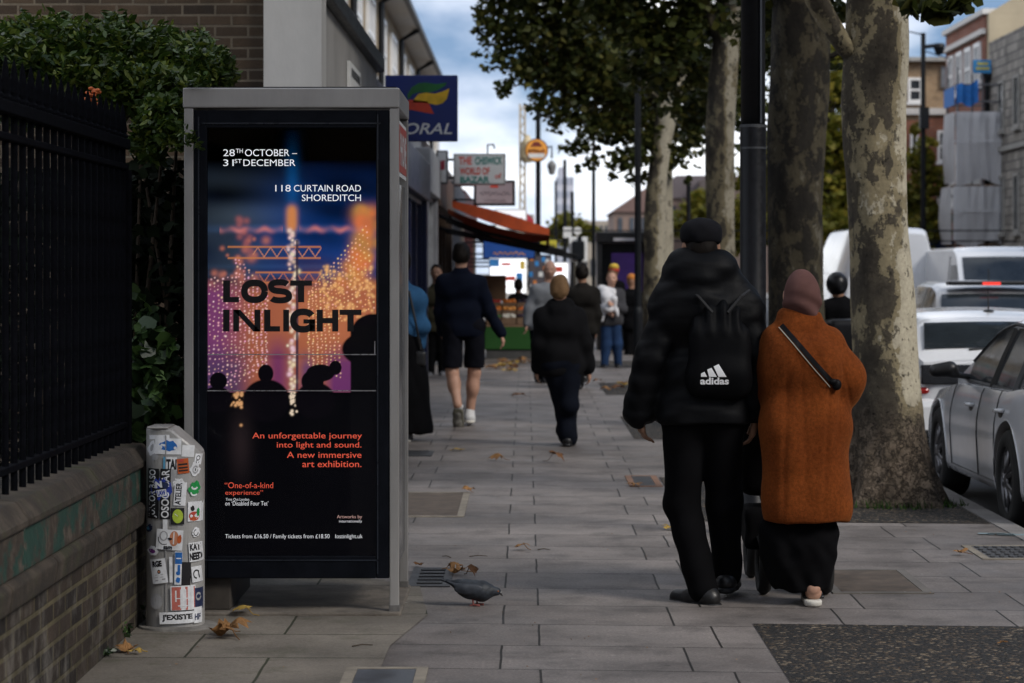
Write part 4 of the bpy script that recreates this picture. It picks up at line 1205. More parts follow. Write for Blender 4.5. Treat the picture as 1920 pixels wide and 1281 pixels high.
t = board('betting_sign', 'square dark blue projecting sign with green yellow and red ribbon emblem above the kiosk', 722, 141, 858, 265, 25.6, coral_blue, mat('sign_edge', (0.01, 0.02, 0.10), 0.5), [
    (ribbon([(764, 178), (772, 164), (785, 156), (800, 155), (818, 158), (838, 155)], [(765, 188), (773, 177), (786, 173), (802, 174), (820, 170), (836, 160)]), mat('emblem_green', (0.015, 0.13, 0.03), 0.5)),
    (ribbon([(776, 187), (785, 176), (800, 174), (815, 176), (830, 172), (843, 166)], [(774, 193), (788, 192), (803, 194), (818, 197), (830, 194), (838, 185)]), mat('emblem_yellow', (0.70, 0.42, 0.02), 0.5)),
    (ribbon([(748, 200), (758, 192), (770, 187), (785, 189), (800, 190), (804, 194)], [(745, 215), (758, 212), (770, 206), (785, 209), (800, 212), (814, 214)]), mat('emblem_red', (0.55, 0.05, 0.02), 0.5)),
    (lambda a, fn: put_text(a, 'CORAL', 733, 231, 848, 252, fn, .012, 0, .25), mat('sign_white', (0.75, 0.75, 0.75), 0.5, .05))], th=.12, fr=.004)
wbd = mat('sign_board_white', (0.62, 0.62, 0.61), 0.5, 0.06, 4)
tr_, tg_ = mat('sign_red', (0.62, 0.07, 0.04), 0.5), mat('sign_teal', (0.01, 0.20, 0.16), 0.5)
t = board('bazaar_sign', 'white projecting sign with red and green hand lettering reading THE CHISWICK WORLD OF BAZAR', 850, 288, 948, 347, 40.5, wbd, mat('alu_frame', (0.35, 0.35, 0.35), 0.4, .1, metal=.5), [
    (lambda a, fn: (put_text(a, 'THE', 860, 294, 885, 309, fn, .03), put_text(a, 'WORLD OF', 862, 314, 918, 328, fn, .03), put_text(a, 'of', 928, 325, 940, 335, fn, .02)), tr_),
    (lambda a, fn: (put_text(a, 'CHISWICK', 891, 294, 942, 309, fn, .03), put_text(a, 'BAZAR', 863, 331, 918, 343, fn, .03)), tg_)], th=.16)
q = MB(); x, y, z = W(914, 288, 40.55); q.path([(x, y + .08, z - .01), (x, y + .08, z + .15), (x + .10, y - .05, z + .15), (x + .12, y - .1, z + .08)], .014, 6); q.build('lamp_arm', black_paint, t)
t = board('wall_sign_box', 'small pale box sign on the shop wall left of the bazaar sign', 818, 282, 840, 345, 39.8, wbd, mat('dark_frame', (.05, .05, .055), .5), [
    (lambda a, fn: (a.quad(fn(822, 320), fn(834, 318), fn(834, 300), fn(822, 304)),), mat('sign_crimson', (0.35, 0.03, 0.05), .5))])
def squig(x0, x1, y, amp, n=9, wd=1.6):
    def f(a, fn):
        rr = random.Random(int(x0 + y)); pts = []
        for k in range(n * 4 + 1):
            u = k / (n * 4); pts.append((x0 + (x1 - x0) * u + 2 * math.sin(u * n * 9), y - amp * math.sin(u * n * 6.283) * (.5 + .5 * rr.random())))
        for (xa, ya), (xb, yb) in zip(pts[:-1], pts[1:]): a.quad(fn(xa, ya + wd), fn(xb, yb + wd), fn(xb, yb), fn(xa, ya))
    return f
board('script_sign', 'grey framed projecting sign with dark script lettering behind the bazaar sign', 888, 338, 966, 386, 47, mat('sign_grey', (0.40, 0.42, 0.45), .5, .08), black_paint, [
    (squig(900, 957, 362, 5, 8), mat('script_dark', (.06, .06, .07), .5)), (squig(908, 948, 376, 3, 7, 1.2), mat('script_grey', (.2, .2, .22), .5)), (lambda a, fn: a.quad(fn(918, 352), fn(936, 352), fn(931, 345), fn(922, 345)), tr_)], fr=.05)
board('lit_shop_sign', 'white lit shop sign with blue square above the awning', 928, 392, 988, 432, 62, mat('lit_white_sign', (.8, .8, .82), .5, .03, emit=.35), mat('alu2', (.4, .4, .4), .4), [
    (lambda a, fn: a.quad(fn(944, 418), fn(956, 418), fn(956, 402), fn(944, 402)), mat('sign_royal', (.03, .06, .4), .5)), (squig(962, 982, 410, 3, 4), tr_)])
g = MB(); g.add([W(988, 400, 63), W(1000, 412, 63), W(1004, 440, 63), W(992, 436, 63), W(986, 420, 63)], [(4, 3, 2, 1, 0)])
vs = list(g.v); g.add([(x, y + .04, z) for x, y, z in vs], [(0, 1, 2, 3, 4)]); g.add(vs + [(x, y + .04, z) for x, y, z in vs], [(k, (k + 1) % 5, 5 + (k + 1) % 5, 5 + k) for k in range(5)])
g.path([W(986, 396, 63.02), W(988, 455, 63.02)], .02, 6)
single('flag', 'red flag hanging beside the lit white shop sign', 'flag', g, mat('flag_red', (.5, .04, .06), .7))
board('blue_shop_board', 'bright blue shop board under the awning', 905, 447, 1004, 486, 56, mat('board_blue', (.010, .06, .26), .5, .1, emit=.05), black_paint, [(squig(925, 985, 474, 3, 6, 2.2), mat('board_orange', (.6, .28, .08), .5))])
lit = mat('lit_panel', (.82, .83, .86), .5, .03, emit=.85)
board('shop_display', 'glowing white shop display with red strip and coloured posters under the awning', 917, 484, 988, 552, 55, lit, white_paint, [
    (lambda a, fn: (a.quad(fn(917, 526), fn(966, 526), fn(966, 518), fn(917, 520)), a.quad(fn(940, 498), fn(958, 498), fn(958, 493), fn(940, 493)), a.quad(fn(930, 540), fn(950, 540), fn(950, 536), fn(930, 536))), tr_),
    (lambda a, fn: (a.quad(fn(968, 528), fn(980, 528), fn(980, 512), fn(968, 512)), a.quad(fn(918, 500), fn(936, 500), fn(936, 486), fn(918, 486))), mat('poster_blue', (.05, .25, .6), .5)),
    (lambda a, fn: (a.quad(fn(975, 505), fn(984, 505), fn(984, 490), fn(975, 490)),), mat('poster_yellow', (.7, .5, .08), .5))])
board('lit_window_panel', 'second glowing white shop window behind the bald man', 1036, 492, 1066, 540, 58, lit, white_paint, [(lambda a, fn: (a.quad(fn(1040, 510), fn(1055, 510), fn(1055, 500), fn(1040, 500)),), tr_)])
board('yellow_shop_board', 'yellow and black shop board beyond the awning end', 1006, 448, 1046, 470, 66, mat('board_yellow', (.55, .48, .05), .5, .1), black_paint, [(squig(1012, 1040, 459, 3, 6, 2.4), black_paint)])
board('coloured_goods_display', 'bright display of coloured goods beside the bald man', 990, 478, 1034, 545, 57, mat('goods_dark', (.08, .07, .08), .6), black_paint, [
    (lambda a, fn: [a.quad(fn(x, y + 7), fn(x + 6, y + 7), fn(x + 6, y), fn(x, y)) for x, y in ((994, 482), (1018, 500), (1000, 526), (1024, 520))], mat('goods_orange', (.6, .2, .04), .5)),
    (lambda a, fn: [a.quad(fn(x, y + 9), fn(x + 7, y + 9), fn(x + 7, y), fn(x, y)) for x, y in ((1003, 490), (992, 510), (1016, 482))], mat('goods_blue', (.04, .25, .6), .5)),
    (lambda a, fn: [a.quad(fn(x, y + 9), fn(x + 8, y + 9), fn(x + 8, y), fn(x, y)) for x, y in ((1010, 510), (1022, 486), (994, 534), (1012, 534))], white_paint)])

# awning
aw = thing('awning', 'striped orange red awning on dark arms over the fruit stall', 'awning', (LX + .9, 43.5, 2.2))
oran = mat('awning_orange', (0.55, 0.085, 0.02), 0.7, 0.2, 4)
brn = mat('awning_brown', (0.34, 0.07, 0.03), 0.75, 0.2, 4)
A0, A1 = np.array(W(848, 374, 40.6)), np.array(W(1030, 432, 40.6))
def aw_pt(u, v, sag=0.0):
    p = A0 + (A1 - A0) * u
    return (p[0], 40.6 + 6.2 * v, p[2] - sag * math.sin(math.pi * u) - .03 * math.sin(v * 12) ** 2)
g = MB(); g.grid(lambda u, v: aw_pt(u, v, .06), 12, 14); vs = len(g.v); g.grid(lambda u, v: tuple(np.array(aw_pt(u, v, .06)) - (0, 0, .02)), 12, 14); g.build('canopy', oran, aw, smooth=True)
g = MB()
g.grid(lambda u, v: (W(848 + 182 * u, 0, 40.55)[0], 40.55, W(0, 377 + 52 * u + (12 + 14 * math.sin(math.pi * u)) * v - 5 * math.sin(math.pi * u), 40.55)[2]), 14, 2)
g.build('side_valance', oran, aw)
g = MB()
g.grid(lambda u, v: (W(840 + 190 * u, 0, 41.4)[0], 41.4, W(0, 392 + 52 * u + (8 + 13 * math.sin(math.pi * u)) * v + 9 * math.sin(math.pi * u), 41.4)[2]), 14, 2)
g.grid(lambda u, v: (A1[0], 40.6 + 6.2 * u, A1[2] - .28 * v - .012 * math.sin(u * 40)), 24, 2)
g.build('front_valance', brn, aw)
for y in (41.0, 46.4):
    g = MB(); g.path([(LX - .1, y, W(0, 400, 40.6)[2]), (W(905, 0, 40.6)[0], y, W(0, 435, 40.6)[2]), (W(1030, 0, 40.6)[0] + .3, y, W(0, 472, 40.6)[2])], .035, 6); g.build('arm', black_paint, aw)
    g = MB(); g.path([(LX - .1, y, W(0, 425, 40.6)[2]), (W(1085, 0, 40.6)[0], y, W(0, 480, 40.6)[2])], .03, 6); g.build('arm', black_paint, aw)

# fruit stall
st = thing('fruit_stall', 'fruit stall draped in green artificial grass in front of the dark shop', 'stall', (-.35, 42.6, 0))
x0, x1 = W(908, 0, 42)[0], W(1000, 0, 42)[0]
grass_m = mat('artificial_grass', (0.015, 0.075, 0.012), 0.9, 0.3, 60, 0.8, 200)
g = MB(); g.box(x0, x1, 42.0, 43.2, .16, .56); g.build('skirt', grass_m, st, bevel=.02)
g = MB(); g.box(x0 + .03, x1 - .03, 42.03, 43.1, 0, .158); g.build('base', mat('stall_base', (.05, .05, .05), .7, .3), st)
g = MB(); g.prism([(42.0, .562), (43.2, .562), (43.2, .95)], lambda a, b: (x0 + .01, a, b), lambda a, b: (x1 - .01, a, b)); g.build('slope', timber, st)
cw = (x1 - x0 - .06) / 3
k = 0
orange_me = None
for row in range(3):
    for col in range(3):
        yy = 42.08 + row * .36; zz = .60 + row * .125; xa = x0 + .03 + col * cw
        lbl = {0: 'front row', 1: 'middle row', 2: 'back row'}[row] + ' crate of ' + (('leafy greens', 'white heads of garlic', 'dark plums') if row == 0 else ('oranges', 'pale tangerines', 'ripe oranges') if row == 1 else ('red apples', 'big oranges', 'dark aubergines'))[col] + ' on the fruit stall'
        cr = thing('fruit_crate', lbl, 'crate', (xa + cw / 2, yy + .16, zz), group='crates on the fruit stall')
        g = MB()
        g.box(xa + .01, xa + cw - .01, yy, yy + .015, zz, zz + .12); g.box(xa + .01, xa + cw - .01, yy + .31, yy + .325, zz, zz + .12)
        g.box(xa + .01, xa + .025, yy + .015, yy + .31, zz, zz + .12); g.box(xa + cw - .025, xa + cw - .01, yy + .015, yy + .31, zz, zz + .12); g.box(xa + .025, xa + cw - .025, yy + .015, yy + .31, zz, zz + .012)
        g.build('box', timber, cr)
        fm = [[mat('greens', (.03, .09, .02), .6, .4, 20), mat('garlic', (.5, .48, .42), .6, .1), mat('plum', (.03, .015, .04), .4, .3)],
              [mat('orange_fruit', (.55, .16, .02), .5, .2, 30), mat('tangerine', (.60, .25, .05), .5, .2, 30), mat('ripe_orange', (.50, .12, .02), .5, .2, 30)],
              [mat('apple', (.35, .03, .02), .4, .3, 30), mat('orange_fruit', (.55, .16, .02), .5), mat('aubergine', (.02, .01, .025), .35, .3)]][row][col]
        g = MB(); rr = random.Random(row * 7 + col)
        for i in range(5):
            for j in range(5):
                g.ball((xa + .05 + (cw - .1) * i / 4 + rr.uniform(-.01, .01), yy + .04 + .25 * j / 4, zz + .10 + rr.uniform(0, .05)), .038 * rr.uniform(.85, 1.15), 8, 6)
        o = g.build('fruit', fm, cr, smooth=True); o['kind'] = 'stuff'
g = MB(); x, _, z = W(905, 520, 43.6); g.box(x, x + .42, 43.5, 43.9, .99, 1.45)
single('cardboard_box', 'brown cardboard box standing at the back of the fruit stall', 'box', g, mat('cardboard', (.17, .10, .055), .8, .2), bevel=.01)
t['label'] = t['label']

# ---------------------------------------------------------------- lamp posts and poles
def post(label, px, d, w_px, py_top, cat='lamp post', name='lamp_post', extra=None, bulge=True):
    x = W(px, 0, d)[0]; r_ = w_px * d / F / 2; zt = W(0, py_top, d)[2]
    t = thing(name, label, cat, (x, d, 0))
    g = MB()
    if bulge: g.lathe([(r_ * 1.45, 0), (r_ * 1.45, .9), (r_ * 1.3, .95), (r_, 1.0), (r_ * .9, zt)], (x, d, 0), 16)
    else: g.lathe([(r_, 0), (r_ * .9, zt)], (x, d, 0), 14)
    g.build('column', black_paint, t, smooth=False)
    if extra: extra(t, x, d, r_, zt)
    return t
# the big one in front of the trees
d0 = 14.2; x = W(1412, 0, d0)[0]
t = thing('lamp_post', 'thick black lamp post standing right behind the man in the padded jacket', 'lamp post', (x, d0, 0))
r_ = 49 * d0 / F / 2
zc = W(0, 236, d0)[2]
g = MB(); g.lathe([(r_ * 1.12, 0), (r_ * 1.12, .02), (r_, .03), (r_, zc - .02), (r_ * .985, zc)], (x, d0, 0), 28); g.build('column', mat('post_black', (.005, .0055, .0075), .42, .35, 30, .12, 90, spec=.2), t, smooth=True)
g = MB(); g.lathe([(r_ * .93, zc + .001), (r_ * .92, 6.5)], (x, d0, 0), 28); g.build('upper_column', black_paint, t, smooth=True)
g = MB(); g.lathe([(r_ * 1.01, W(0, 280, d0)[2]), (r_ * 1.01, W(0, 280, d0)[2] + .012)], (x, d0, 0), 28); g.lathe([(r_ * 1.03, zc - .012), (r_ * 1.03, zc + .006)], (x, d0, 0), 28); g.build('band', mat('post_band', (.03, .033, .038), .5), t)
g = MB(); g.box(x + r_ * .45, x + r_ * .60, d0 - r_ * .95, d0 - r_ * .7, zc + .01, 6.4); g.build('cable_strip', mat('cable_strip', (.04, .045, .055), .4), t)
def lamp_head(t, x, d, r_, zt):
    g = MB(); g.path([(x, d, zt - .02), (x, d, zt + .3), (x - .5, d, zt + .45), (x - .9, d, zt + .42)], .05, 8); g.build('arm', black_paint, t)
    g = MB(); g.box(x - 1.4, x - .85, d - .1, d + .1, zt + .36, zt + .46); g.build('lantern', mat('lantern_grey', (.2, .2, .2), .5), t, bevel=.03)
def hang_lantern(t, x, d, r_, zt):
    g = MB(); z = W(0, 330, d)[2]; g.path([(x, d, z + .7), (x + .35, d, z + .75), (x + .35, d, z + .45)], .03, 6); g.build('bracket', black_paint, t)
    g = MB(); g.lathe([(.02, .40), (.10, .32), (.12, .26), (.07, .05), (.03, .03)], (x + .35, d, z), 10); g.build('lantern', mat('lantern_grey', (.2, .2, .2), .5), t)
d = 60
def round_sign(t, x, d, r_, zt): pass
post('tall lamp post carrying the round orange pub sign', 1009, 62, 10, 195, extra=hang_lantern)
t = thing('round_sign', 'round orange and red sign mounted on the tall lamp post', 'sign', W(1006, 282, 61.6))
cx_, cy_, cz_ = W(1006, 282, 61.6); rr_ = 22 * 61.6 / F
def disc(r0, y0, y1): 
    g = MB(); g.prism([(r0 * math.cos(2 * math.pi * k / 32), r0 * math.sin(2 * math.pi * k / 32)) for k in range(32)], lambda a, b: (cx_ + a, y0, cz_ + b), lambda a, b: (cx_ + a, y1, cz_ + b)); return g.fix()
disc(rr_, 61.55, 61.75).build('rim', mat('rim_brown', (.10, .04, .02), .5), t)
disc(rr_ * .9, 61.53, 61.549).build('face', mat('face_orange', (.62, .26, .04), .5, .15, 3, emit=.2), t)
g = MB(); f61 = lambda a, b: (W(a, b, 61.52)[0], 61.52, W(a, b, 61.52)[2])
squig(990, 1022, 282, 5, 7, 3)(g, f61); g.quad(f61(994, 275), f61(1018, 275), f61(1010, 266), f61(1001, 266)); g.build('lettering', mat('face_dark', (.18, .03, .02), .5), t)
g = MB(); g.quad(f61(992, 296), f61(1020, 296), f61(1022, 288), f61(990, 288)); g.build('white_band', white_paint, t)
post('thin far pole left of the pale tower block', 1042, 90, 5, 340, 'pole', 'street_pole', bulge=False)
post('far lamp post in front of the pale tower block', 1059, 74, 7, 300)
post('short dark pole at the right edge of the tower block', 1073, 80, 7, 360, 'pole', 'street_pole', bulge=False)
post('slim black pole under the tree canopy left of the far kiosk', 1113, 52, 7, 190, 'pole', 'street_pole', bulge=False)
t = post('black lamp post standing against the far black kiosk', 1196, 36, 13, 90)
post('dark post top between the third and fourth plane trees', 1291, 44, 9, 328, 'pole', 'street_pole', bulge=False)
def cam_top(t, x, d, r_, zt):
    g = MB(); g.path([(x, d, zt - .4), (x + .35, d, zt - .35)], .06, 8); g.path([(x, d, zt - .05), (x - .9, d, zt + .15)], .02, 6); g.path([(x, d, zt - .5), (x + .8, d, zt - .75)], .015, 6); g.build('arm', black_paint, t)
    g = MB(); g.lathe([(.02, .12), (.15, .1), (.17, 0), (.10, -.2), (.02, -.22)], (x + .45, d, zt - .4), 12); g.build('camera', black_paint, t)
    g = MB(); g.box(x - .13, x + .13, d - .25, d - .1, zt - 2.7, zt - 2.1); g.build('box', black_paint, t)
post('tall black camera pole in front of the brick buildings across the road', 1731, 68, 10, 62, 'pole', 'camera_pole', cam_top)
t = thing('traffic_light', 'black traffic light with white edged backing board above the passers-by', 'traffic light', W(1087, 700, 62)[:2] + (0,))
x = W(1087, 0, 62)[0]
g = MB(); g.lathe([(.06, 0), (.06, 2.4)], (x, 62, 0), 10); g.build('pole', black_paint, t)
g = MB(); g.box(x - .28, x + .2, 62.1, 62.14, 1.75, W(0, 448, 62)[2] + .05); g.build('backing_board', white_paint, t, bevel=.05)
g = MB(); g.box(x - .2, x + .12, 61.9, 62.09, 1.8, W(0, 452, 62)[2]); g.build('head', black_paint, t, bevel=.03)
board('white_road_sign', 'small white rectangular sign on the far lamp post', 1056, 426, 1072, 446, 73.5, white_paint, white_paint, th=.03, fr=.005)
g = MB(); x, y, z = W(1083, 433, 78); g.prism([(.13 * math.cos(k * .4488), .13 * math.sin(k * .4488)) for k in range(14)], lambda a, b: (x + a, y, z + b), lambda a, b: (x + a, y + .03, z + b)); g.fix(); g.path([(x, y + .05, 0), (x, y + .05, z + .1)], .03, 6)
single('round_road_sign', 'small round white road sign on a pole left of the far kiosk', 'sign', g, white_paint)

# far black kiosk
fk_ = thing('advert_kiosk', 'black open fronted kiosk with purple poster far along the pavement', 'kiosk', (W(1168, 0, 46.5)[0], 47, 0))
x0, x1 = W(1120, 0, 46.5)[0], W(1217, 0, 46.5)[0]; zt = W(0, 435, 46.5)[2]
kb = mat('kiosk_black', (.008, .008, .009), .4, .3)
g = MB(); g.box(x0, x0 + .09, 46.5, 47.5, 0, zt - .21); g.box(x1 - .09, x1, 46.5, 47.5, 0, zt - .21); g.box(x0 + .09, x1 - .09, 47.4, 47.5, 0, zt - .21); g.build('shell', kb, fk_)
g = MB(); g.box(x0 - .02, x1 + .02, 46.45, 47.55, zt - .208, zt); g.build('roof', kb, fk_, bevel=.02)
g = MB(); g.quad(W(1150, 452, 46.44), W(1190, 452, 46.44), W(1190, 446, 46.44), W(1150, 446, 46.44)); g.build('lettering', mat('kiosk_white', (.45, .45, .47), .5), fk_)
g = MB(); g.box(x0 + .3, x1 - .1, 47.35, 47.39, .75, zt - .4); g.build('poster', mat('purple_poster', (.045, .022, .12), .5, .4, 1.5, emit=.25), fk_)

# ---------------------------------------------------------------- across the road
rb, s_rb, c_rb = m_brick('red_brick', (0.22, 0.060, 0.036), (0.30, 0.10, 0.055), (0.2, 0.17, 0.14), .225, .075, .01, 'yz', .4, .5, 0, (0, 0), .006, (.75, 1.2), .9)
bb, s_bb, c_bb = m_brick('brown_brick', (0.25, 0.155, 0.08), (0.38, 0.25, 0.135), (0.30, 0.25, 0.19), .225, .075, .012, 'xz', .4, .5, 0, (0, 0), .006, (.7, 1.25), .9)
sb, s_sb, c_sb = m_brick('grey_stone', (0.20, 0.185, 0.165), (0.38, 0.35, 0.31), (0.13, 0.12, 0.115), .5, .26, .025, 'yz', .5, .5, 0, (0, 0), .02, (.7, 1.2), .9)
trimw = mat('white_trim', (.62, .60, .57), .7, .1)
cream = mat('cream_render', (.40, .335, .23), .85, .12, 1)
GX = 14.0
t = thing('red_brick_building', 'red brick building with tall white windows behind the scaffold', 'building', (GX + 3, 77, 0))
zt = 9.32
g = MB(); g.box(GX, GX + 8, 73.6, 80.5, 0, zt); g.build('wall', rb, t)
g = MB(); g.box(GX - .004 + .05, GX + 9, 73.25, 73.596, 0, zt - .002); g.prism([(GX + .05, zt), (GX + 9, zt), (GX + 9, zt + 2.8), (GX + 1.5, zt + .9)], lambda a, b: (a, 73.25, b), lambda a, b: (a, 73.59, b)); g.build('flank_wall', cream, t)
g = MB(); g.box(GX - .12, GX + 8, 73.4, 80.6, zt + .002, zt + .16); g.build('parapet_coping', trimw, t)
g = MB(); g.box(GX - .14, GX - .002, 73.5, 80.5, 8.72, 8.88); g.build('string_course', trimw, t)
for k in range(4):
    y = 74.2 + 1.55 * k; window(t, GX, y, y + 1.05, 7.2, 8.55, -1, (2, 2), t_=.14)
    window(t, GX, y, y + 1.05, 3.6, 5.6, -1, (2, 2), t_=.14)
t = thing('stone_building', 'grey rubble stone building with narrow windows at the right edge', 'building', (GX + 3, 66, 0))
g = MB(); g.box(GX, GX + 9, 58, 73.0, 0, 8.4); g.build('wall', sb, t)
for k in range(5):
    y = 70.6 - 2.2 * k
    for z0, z1 in ((5.6, 7.1), (2.6, 4.3), (.6, 1.9)): window(t, GX, y, y + .75, z0, z1, -1, (1, 1), mat('stone_trim', (.3, .29, .27), .8), glass_dark, t_=.09)
g = MB(); g.box(GX - .1, GX - .002, 58, 72.95, 5.0, 5.14); g.box(GX - .1, GX - .002, 58, 72.95, 2.1, 2.22); g.build('string_course', mat('stone_trim', (.3, .29, .27), .8), t)
g = MB(); g.path([(GX - .12, 72.7, 0), (GX - .12, 72.7, 7.3)], .09, 8); g.box(GX - .3, GX - .004, 72.55, 72.9, 7.3, 7.7); g.build('downpipe', black_paint, t)
t = thing('brown_brick_building', 'brown brick building with white band behind the camera pole', 'building', (14.5, 86, 0))
bx0, bx1 = 12.2, 19; zt = W(0, 116, 83)[2]
g = MB(); g.box(bx0, bx1, 83, 92, 0, zt); g.build('wall', bb, t)
bx2 = W(1768, 0, 82.5)[0]
g = MB(); z0, z1 = W(0, 215, 82.9)[2], W(0, 203, 82.9)[2]; g.box(bx0 - .1, bx1, 82.85, 82.998, z0, z1); g.build('band', trimw, t)
g = MB(); g.box(bx0 - .1, bx1, 82.7, 92, zt + .002, zt + .14); g.build('parapet_coping', mat('stone_trim', (.3, .29, .27), .8), t)
red2, _, _ = m_brick('red_dressing', (0.26, 0.075, 0.04), (0.33, 0.11, 0.06), (0.2, 0.17, 0.14), .225, .075, .01, 'xz')
def pxwin(px0, py0, px1, py1, panes=(1, 2), red=True):
    x0, _, z1 = W(px0, py0, 83); x1, _, z0 = W(px1, py1, 83)
    if red:
        g = MB(); g.box(x0 - .3, x1 + .3, 82.96, 82.999, z0 - .15, z1 + .45); g.build('brick_dressing', red2, t)
    window(t, 82.958 if red else 83, x0, x1, z0, z1, -1, panes, axis='y', t_=.09, pm=glass_dark)
pxwin(1702, 146, 1729, 192, red=False); pxwin(1757, 245, 1779, 304); pxwin(1757, 360, 1779, 428); pxwin(1706, 250, 1722, 300); pxwin(1706, 350, 1722, 420)
x0, _, z1 = W(1764, 125, 83); g = MB(); g.box(x0, x0 + .45, 82.9, 82.999, W(0, 165, 83)[2], z1); g.build('vent_panel', mat('vent_grey', (.15, .16, .18), .5), t)
# scaffold tower wrapped in sheeting
sx0, sx1, sy0, sy1 = W(1783, 0, 72)[0], W(1884, 0, 72)[0], 71.2, 73.0
t = thing('scaffold', 'scaffold tower wrapped in pale translucent sheeting with a blue netted top deck', 'scaffold', ((sx0 + sx1) / 2, 72, 0))
g = MB(); zs = W(0, 120, 72)[2]; fr_ = 13.55
for x in (sx0 + .06, (sx0 + sx1) / 2, sx1 - .06):
    for y in (sy0 + .06, sy1 - .06): g.path([(x, y, 0), (x, y, zs - random.uniform(0, .6))], .035, 6)
for z in (1.9, 3.75, 5.9, 6.5, 7.0):
    for y in (sy0 + .06, sy1 - .06): g.path([(sx0, y, z), (sx1, y, z)], .03, 6)
    for x in (sx0 + .06, sx1 - .06): g.path([(x, sy0, z), (x, sy1, z)], .03, 6)
g.build('tube', mat('galvanised', (.16, .16, .17), .5, .2, metal=.5), t)
g = MB()
for z in (2.25, 4.0, 6.05): g.box(sx0, sx1, sy0 + .05, sy1 - .05, z, z + .06)
g.build('deck', timber, t)
s = NT('sheeting')
s.set(s.ramp(s.noise(1.5, 4), [(.3, (.78, .78, .80)), (.7, (.90, .90, .92))]), .4, 0, .5); s.bump(s.noise(3.0, 5, .6, stretch=(1, 1, .35)), .8, .07)
tl = s.n('ShaderNodeBsdfTranslucent'); tl.inputs[0].default_value = (.6, .6, .64, 1); mm = s.n('ShaderNodeMixShader'); mm.inputs[0].default_value = .55
s.l(s.b.outputs[0], mm.inputs[1]); s.l(tl.outputs[0], mm.inputs[2]); s.l(mm.outputs[0], s.t.nodes['Material Output'].inputs[0])
sheet = s.mat
for z0, z1, ins in ((4.12, 6.2, 0.0), (2.3, 4.0, .10), (.1, 2.16, .02)):
    g = MB()
    def wav(u, v): return (4 * u * (1 - u)) ** .5 * wav0(u, v)
    def wav0(u, v): return -.13 * math.sin(v * 3.14) * (.7 + .3 * math.sin(u * 5 + z0 * 3)) + .030 * math.sin(u * 22 + 1.5 * math.sin(v * 4 + z0)) + .018 * math.sin(u * 41 + 2 * math.sin(v * 3))
    g.grid(lambda u, v: (sx0 - ins + (sx1 - sx0) * u, sy0 - .03 - ins + wav(u, v), z0 + (z1 - z0) * v + .10 * math.sin(u * 8 + z0) * (1 - v)), 44, 26)
    g.grid(lambda u, v: (sx0 - .03 - ins + wav(u, v), sy0 + (sy1 - sy0) * (1 - u), z0 + (z1 - z0) * v), 34, 26)
    g.build('sheeting', sheet, t, smooth=True)
g = MB()
for z in (1.45, 3.25, 5.3): g.box(sx0 - .12, sx1 + .05, sy0 - .30, sy0 - .27, z, z + .035)
g.build('batten', mat('pale_batten', (.6, .6, .62), .5), t)
net = mat('blue_netting', (.02, .15, .46), .7, .25, 12)
g = MB(); z0, z1 = W(0, 196, 71)[2], W(0, 152, 71)[2]
g.grid(lambda u, v: (sx0 + (W(1836, 0, 71)[0] - sx0) * u, sy0 - .04 + .04 * math.sin(u * 17), z0 + (z1 - z0) * (v * (.8 + .2 * u)) + .06 * math.sin(u * 8)), 14, 6)
g.grid(lambda u, v: (sx0 - .04, sy1 + (sy0 - sy1) * u, z0 + (z1 - z0) * v * .8), 8, 4)
g.build('netting', net, t)
x0, _, z1 = W(1825, 112, 71); x1, _, z0 = W(1859, 137, 71)
t2 = thing('scaffold_sign', 'blue sign with yellow lettering fixed to the top of the scaffold', 'sign', (x0, 71.1, z0))
g = MB(); g.box(x0, x1, 71.05, 71.09, z0, z1); f = g.build('board', mat('scaffold_blue', (.03, .22, .48), .5, .1), t2)
g = MB(); f71 = lambda a, b: (W(a, b, 71.04)[0], 71.04, W(a, b, 71.04)[2])
g.quad(f71(1832, 122), f71(1853, 122), f71(1853, 117), f71(1832, 117)); g.quad(f71(1830, 131), f71(1855, 131), f71(1855, 126), f71(1830, 126)); g.build('lettering', mat('scaffold_yellow', (.5, .45, .1), .5), f)
board('blue_hoarding_sign', 'small dark blue sign at the foot of the stone building', 1908, 426, 1940, 460, 69, mat('hoarding_blue', (.02, .04, .25), .5), black_paint, th=.05, fr=.02)
g = MB(); x0, x1 = W(1700, 0, 75)[0], W(1790, 0, 75)[0]
g.box(x0, x1, 75, 75.06, .1, W(0, 452, 75)[2])
for k in range(30): g.box(x0 + (x1 - x0) * k / 30, x0 + (x1 - x0) * k / 30 + .02, 74.97, 74.999, .1, W(0, 440, 75)[2])
single('barrier_fence', 'dark blue barrier fence in front of the brown brick building', 'fence', g, mat('barrier_blue', (.015, .04, .12), .6, .3))

# far end of the street
far = mat('far_brick', (.22, .155, .125), .9, .15, .3)
def block(label, px0, px1, py_top, d, m_, roof=None, dep=12, name='building', wins=None, wm=None):
    x0, x1, z = W(px0, 0, d)[0], W(px1, 0, d)[0], W(0, py_top, d)[2]
    t = thing(name, label, 'building', ((x0 + x1) / 2, d, 0))
    g = MB(); g.box(x0, x1, d, d + dep, 0, z); g.build('wall', m_, t)
    if roof == 'gable':
        zr = roof_h[0]
    if wins:
        nx_, nz_, wfrac = wins; wd_ = (x1 - x0) / nx_
        for i in range(nx_):
            for j in range(nz_):
                zz = z * (j + .25) / nz_; hh = z / nz_ * .5
                g = MB(); g.box(x0 + wd_ * (i + .5 - wfrac / 2), x0 + wd_ * (i + .5 + wfrac / 2), d - .08, d - .002, zz + .3, zz + hh + .3); g.build('window', wm or glass_sky, t)
    return t, x0, x1, z
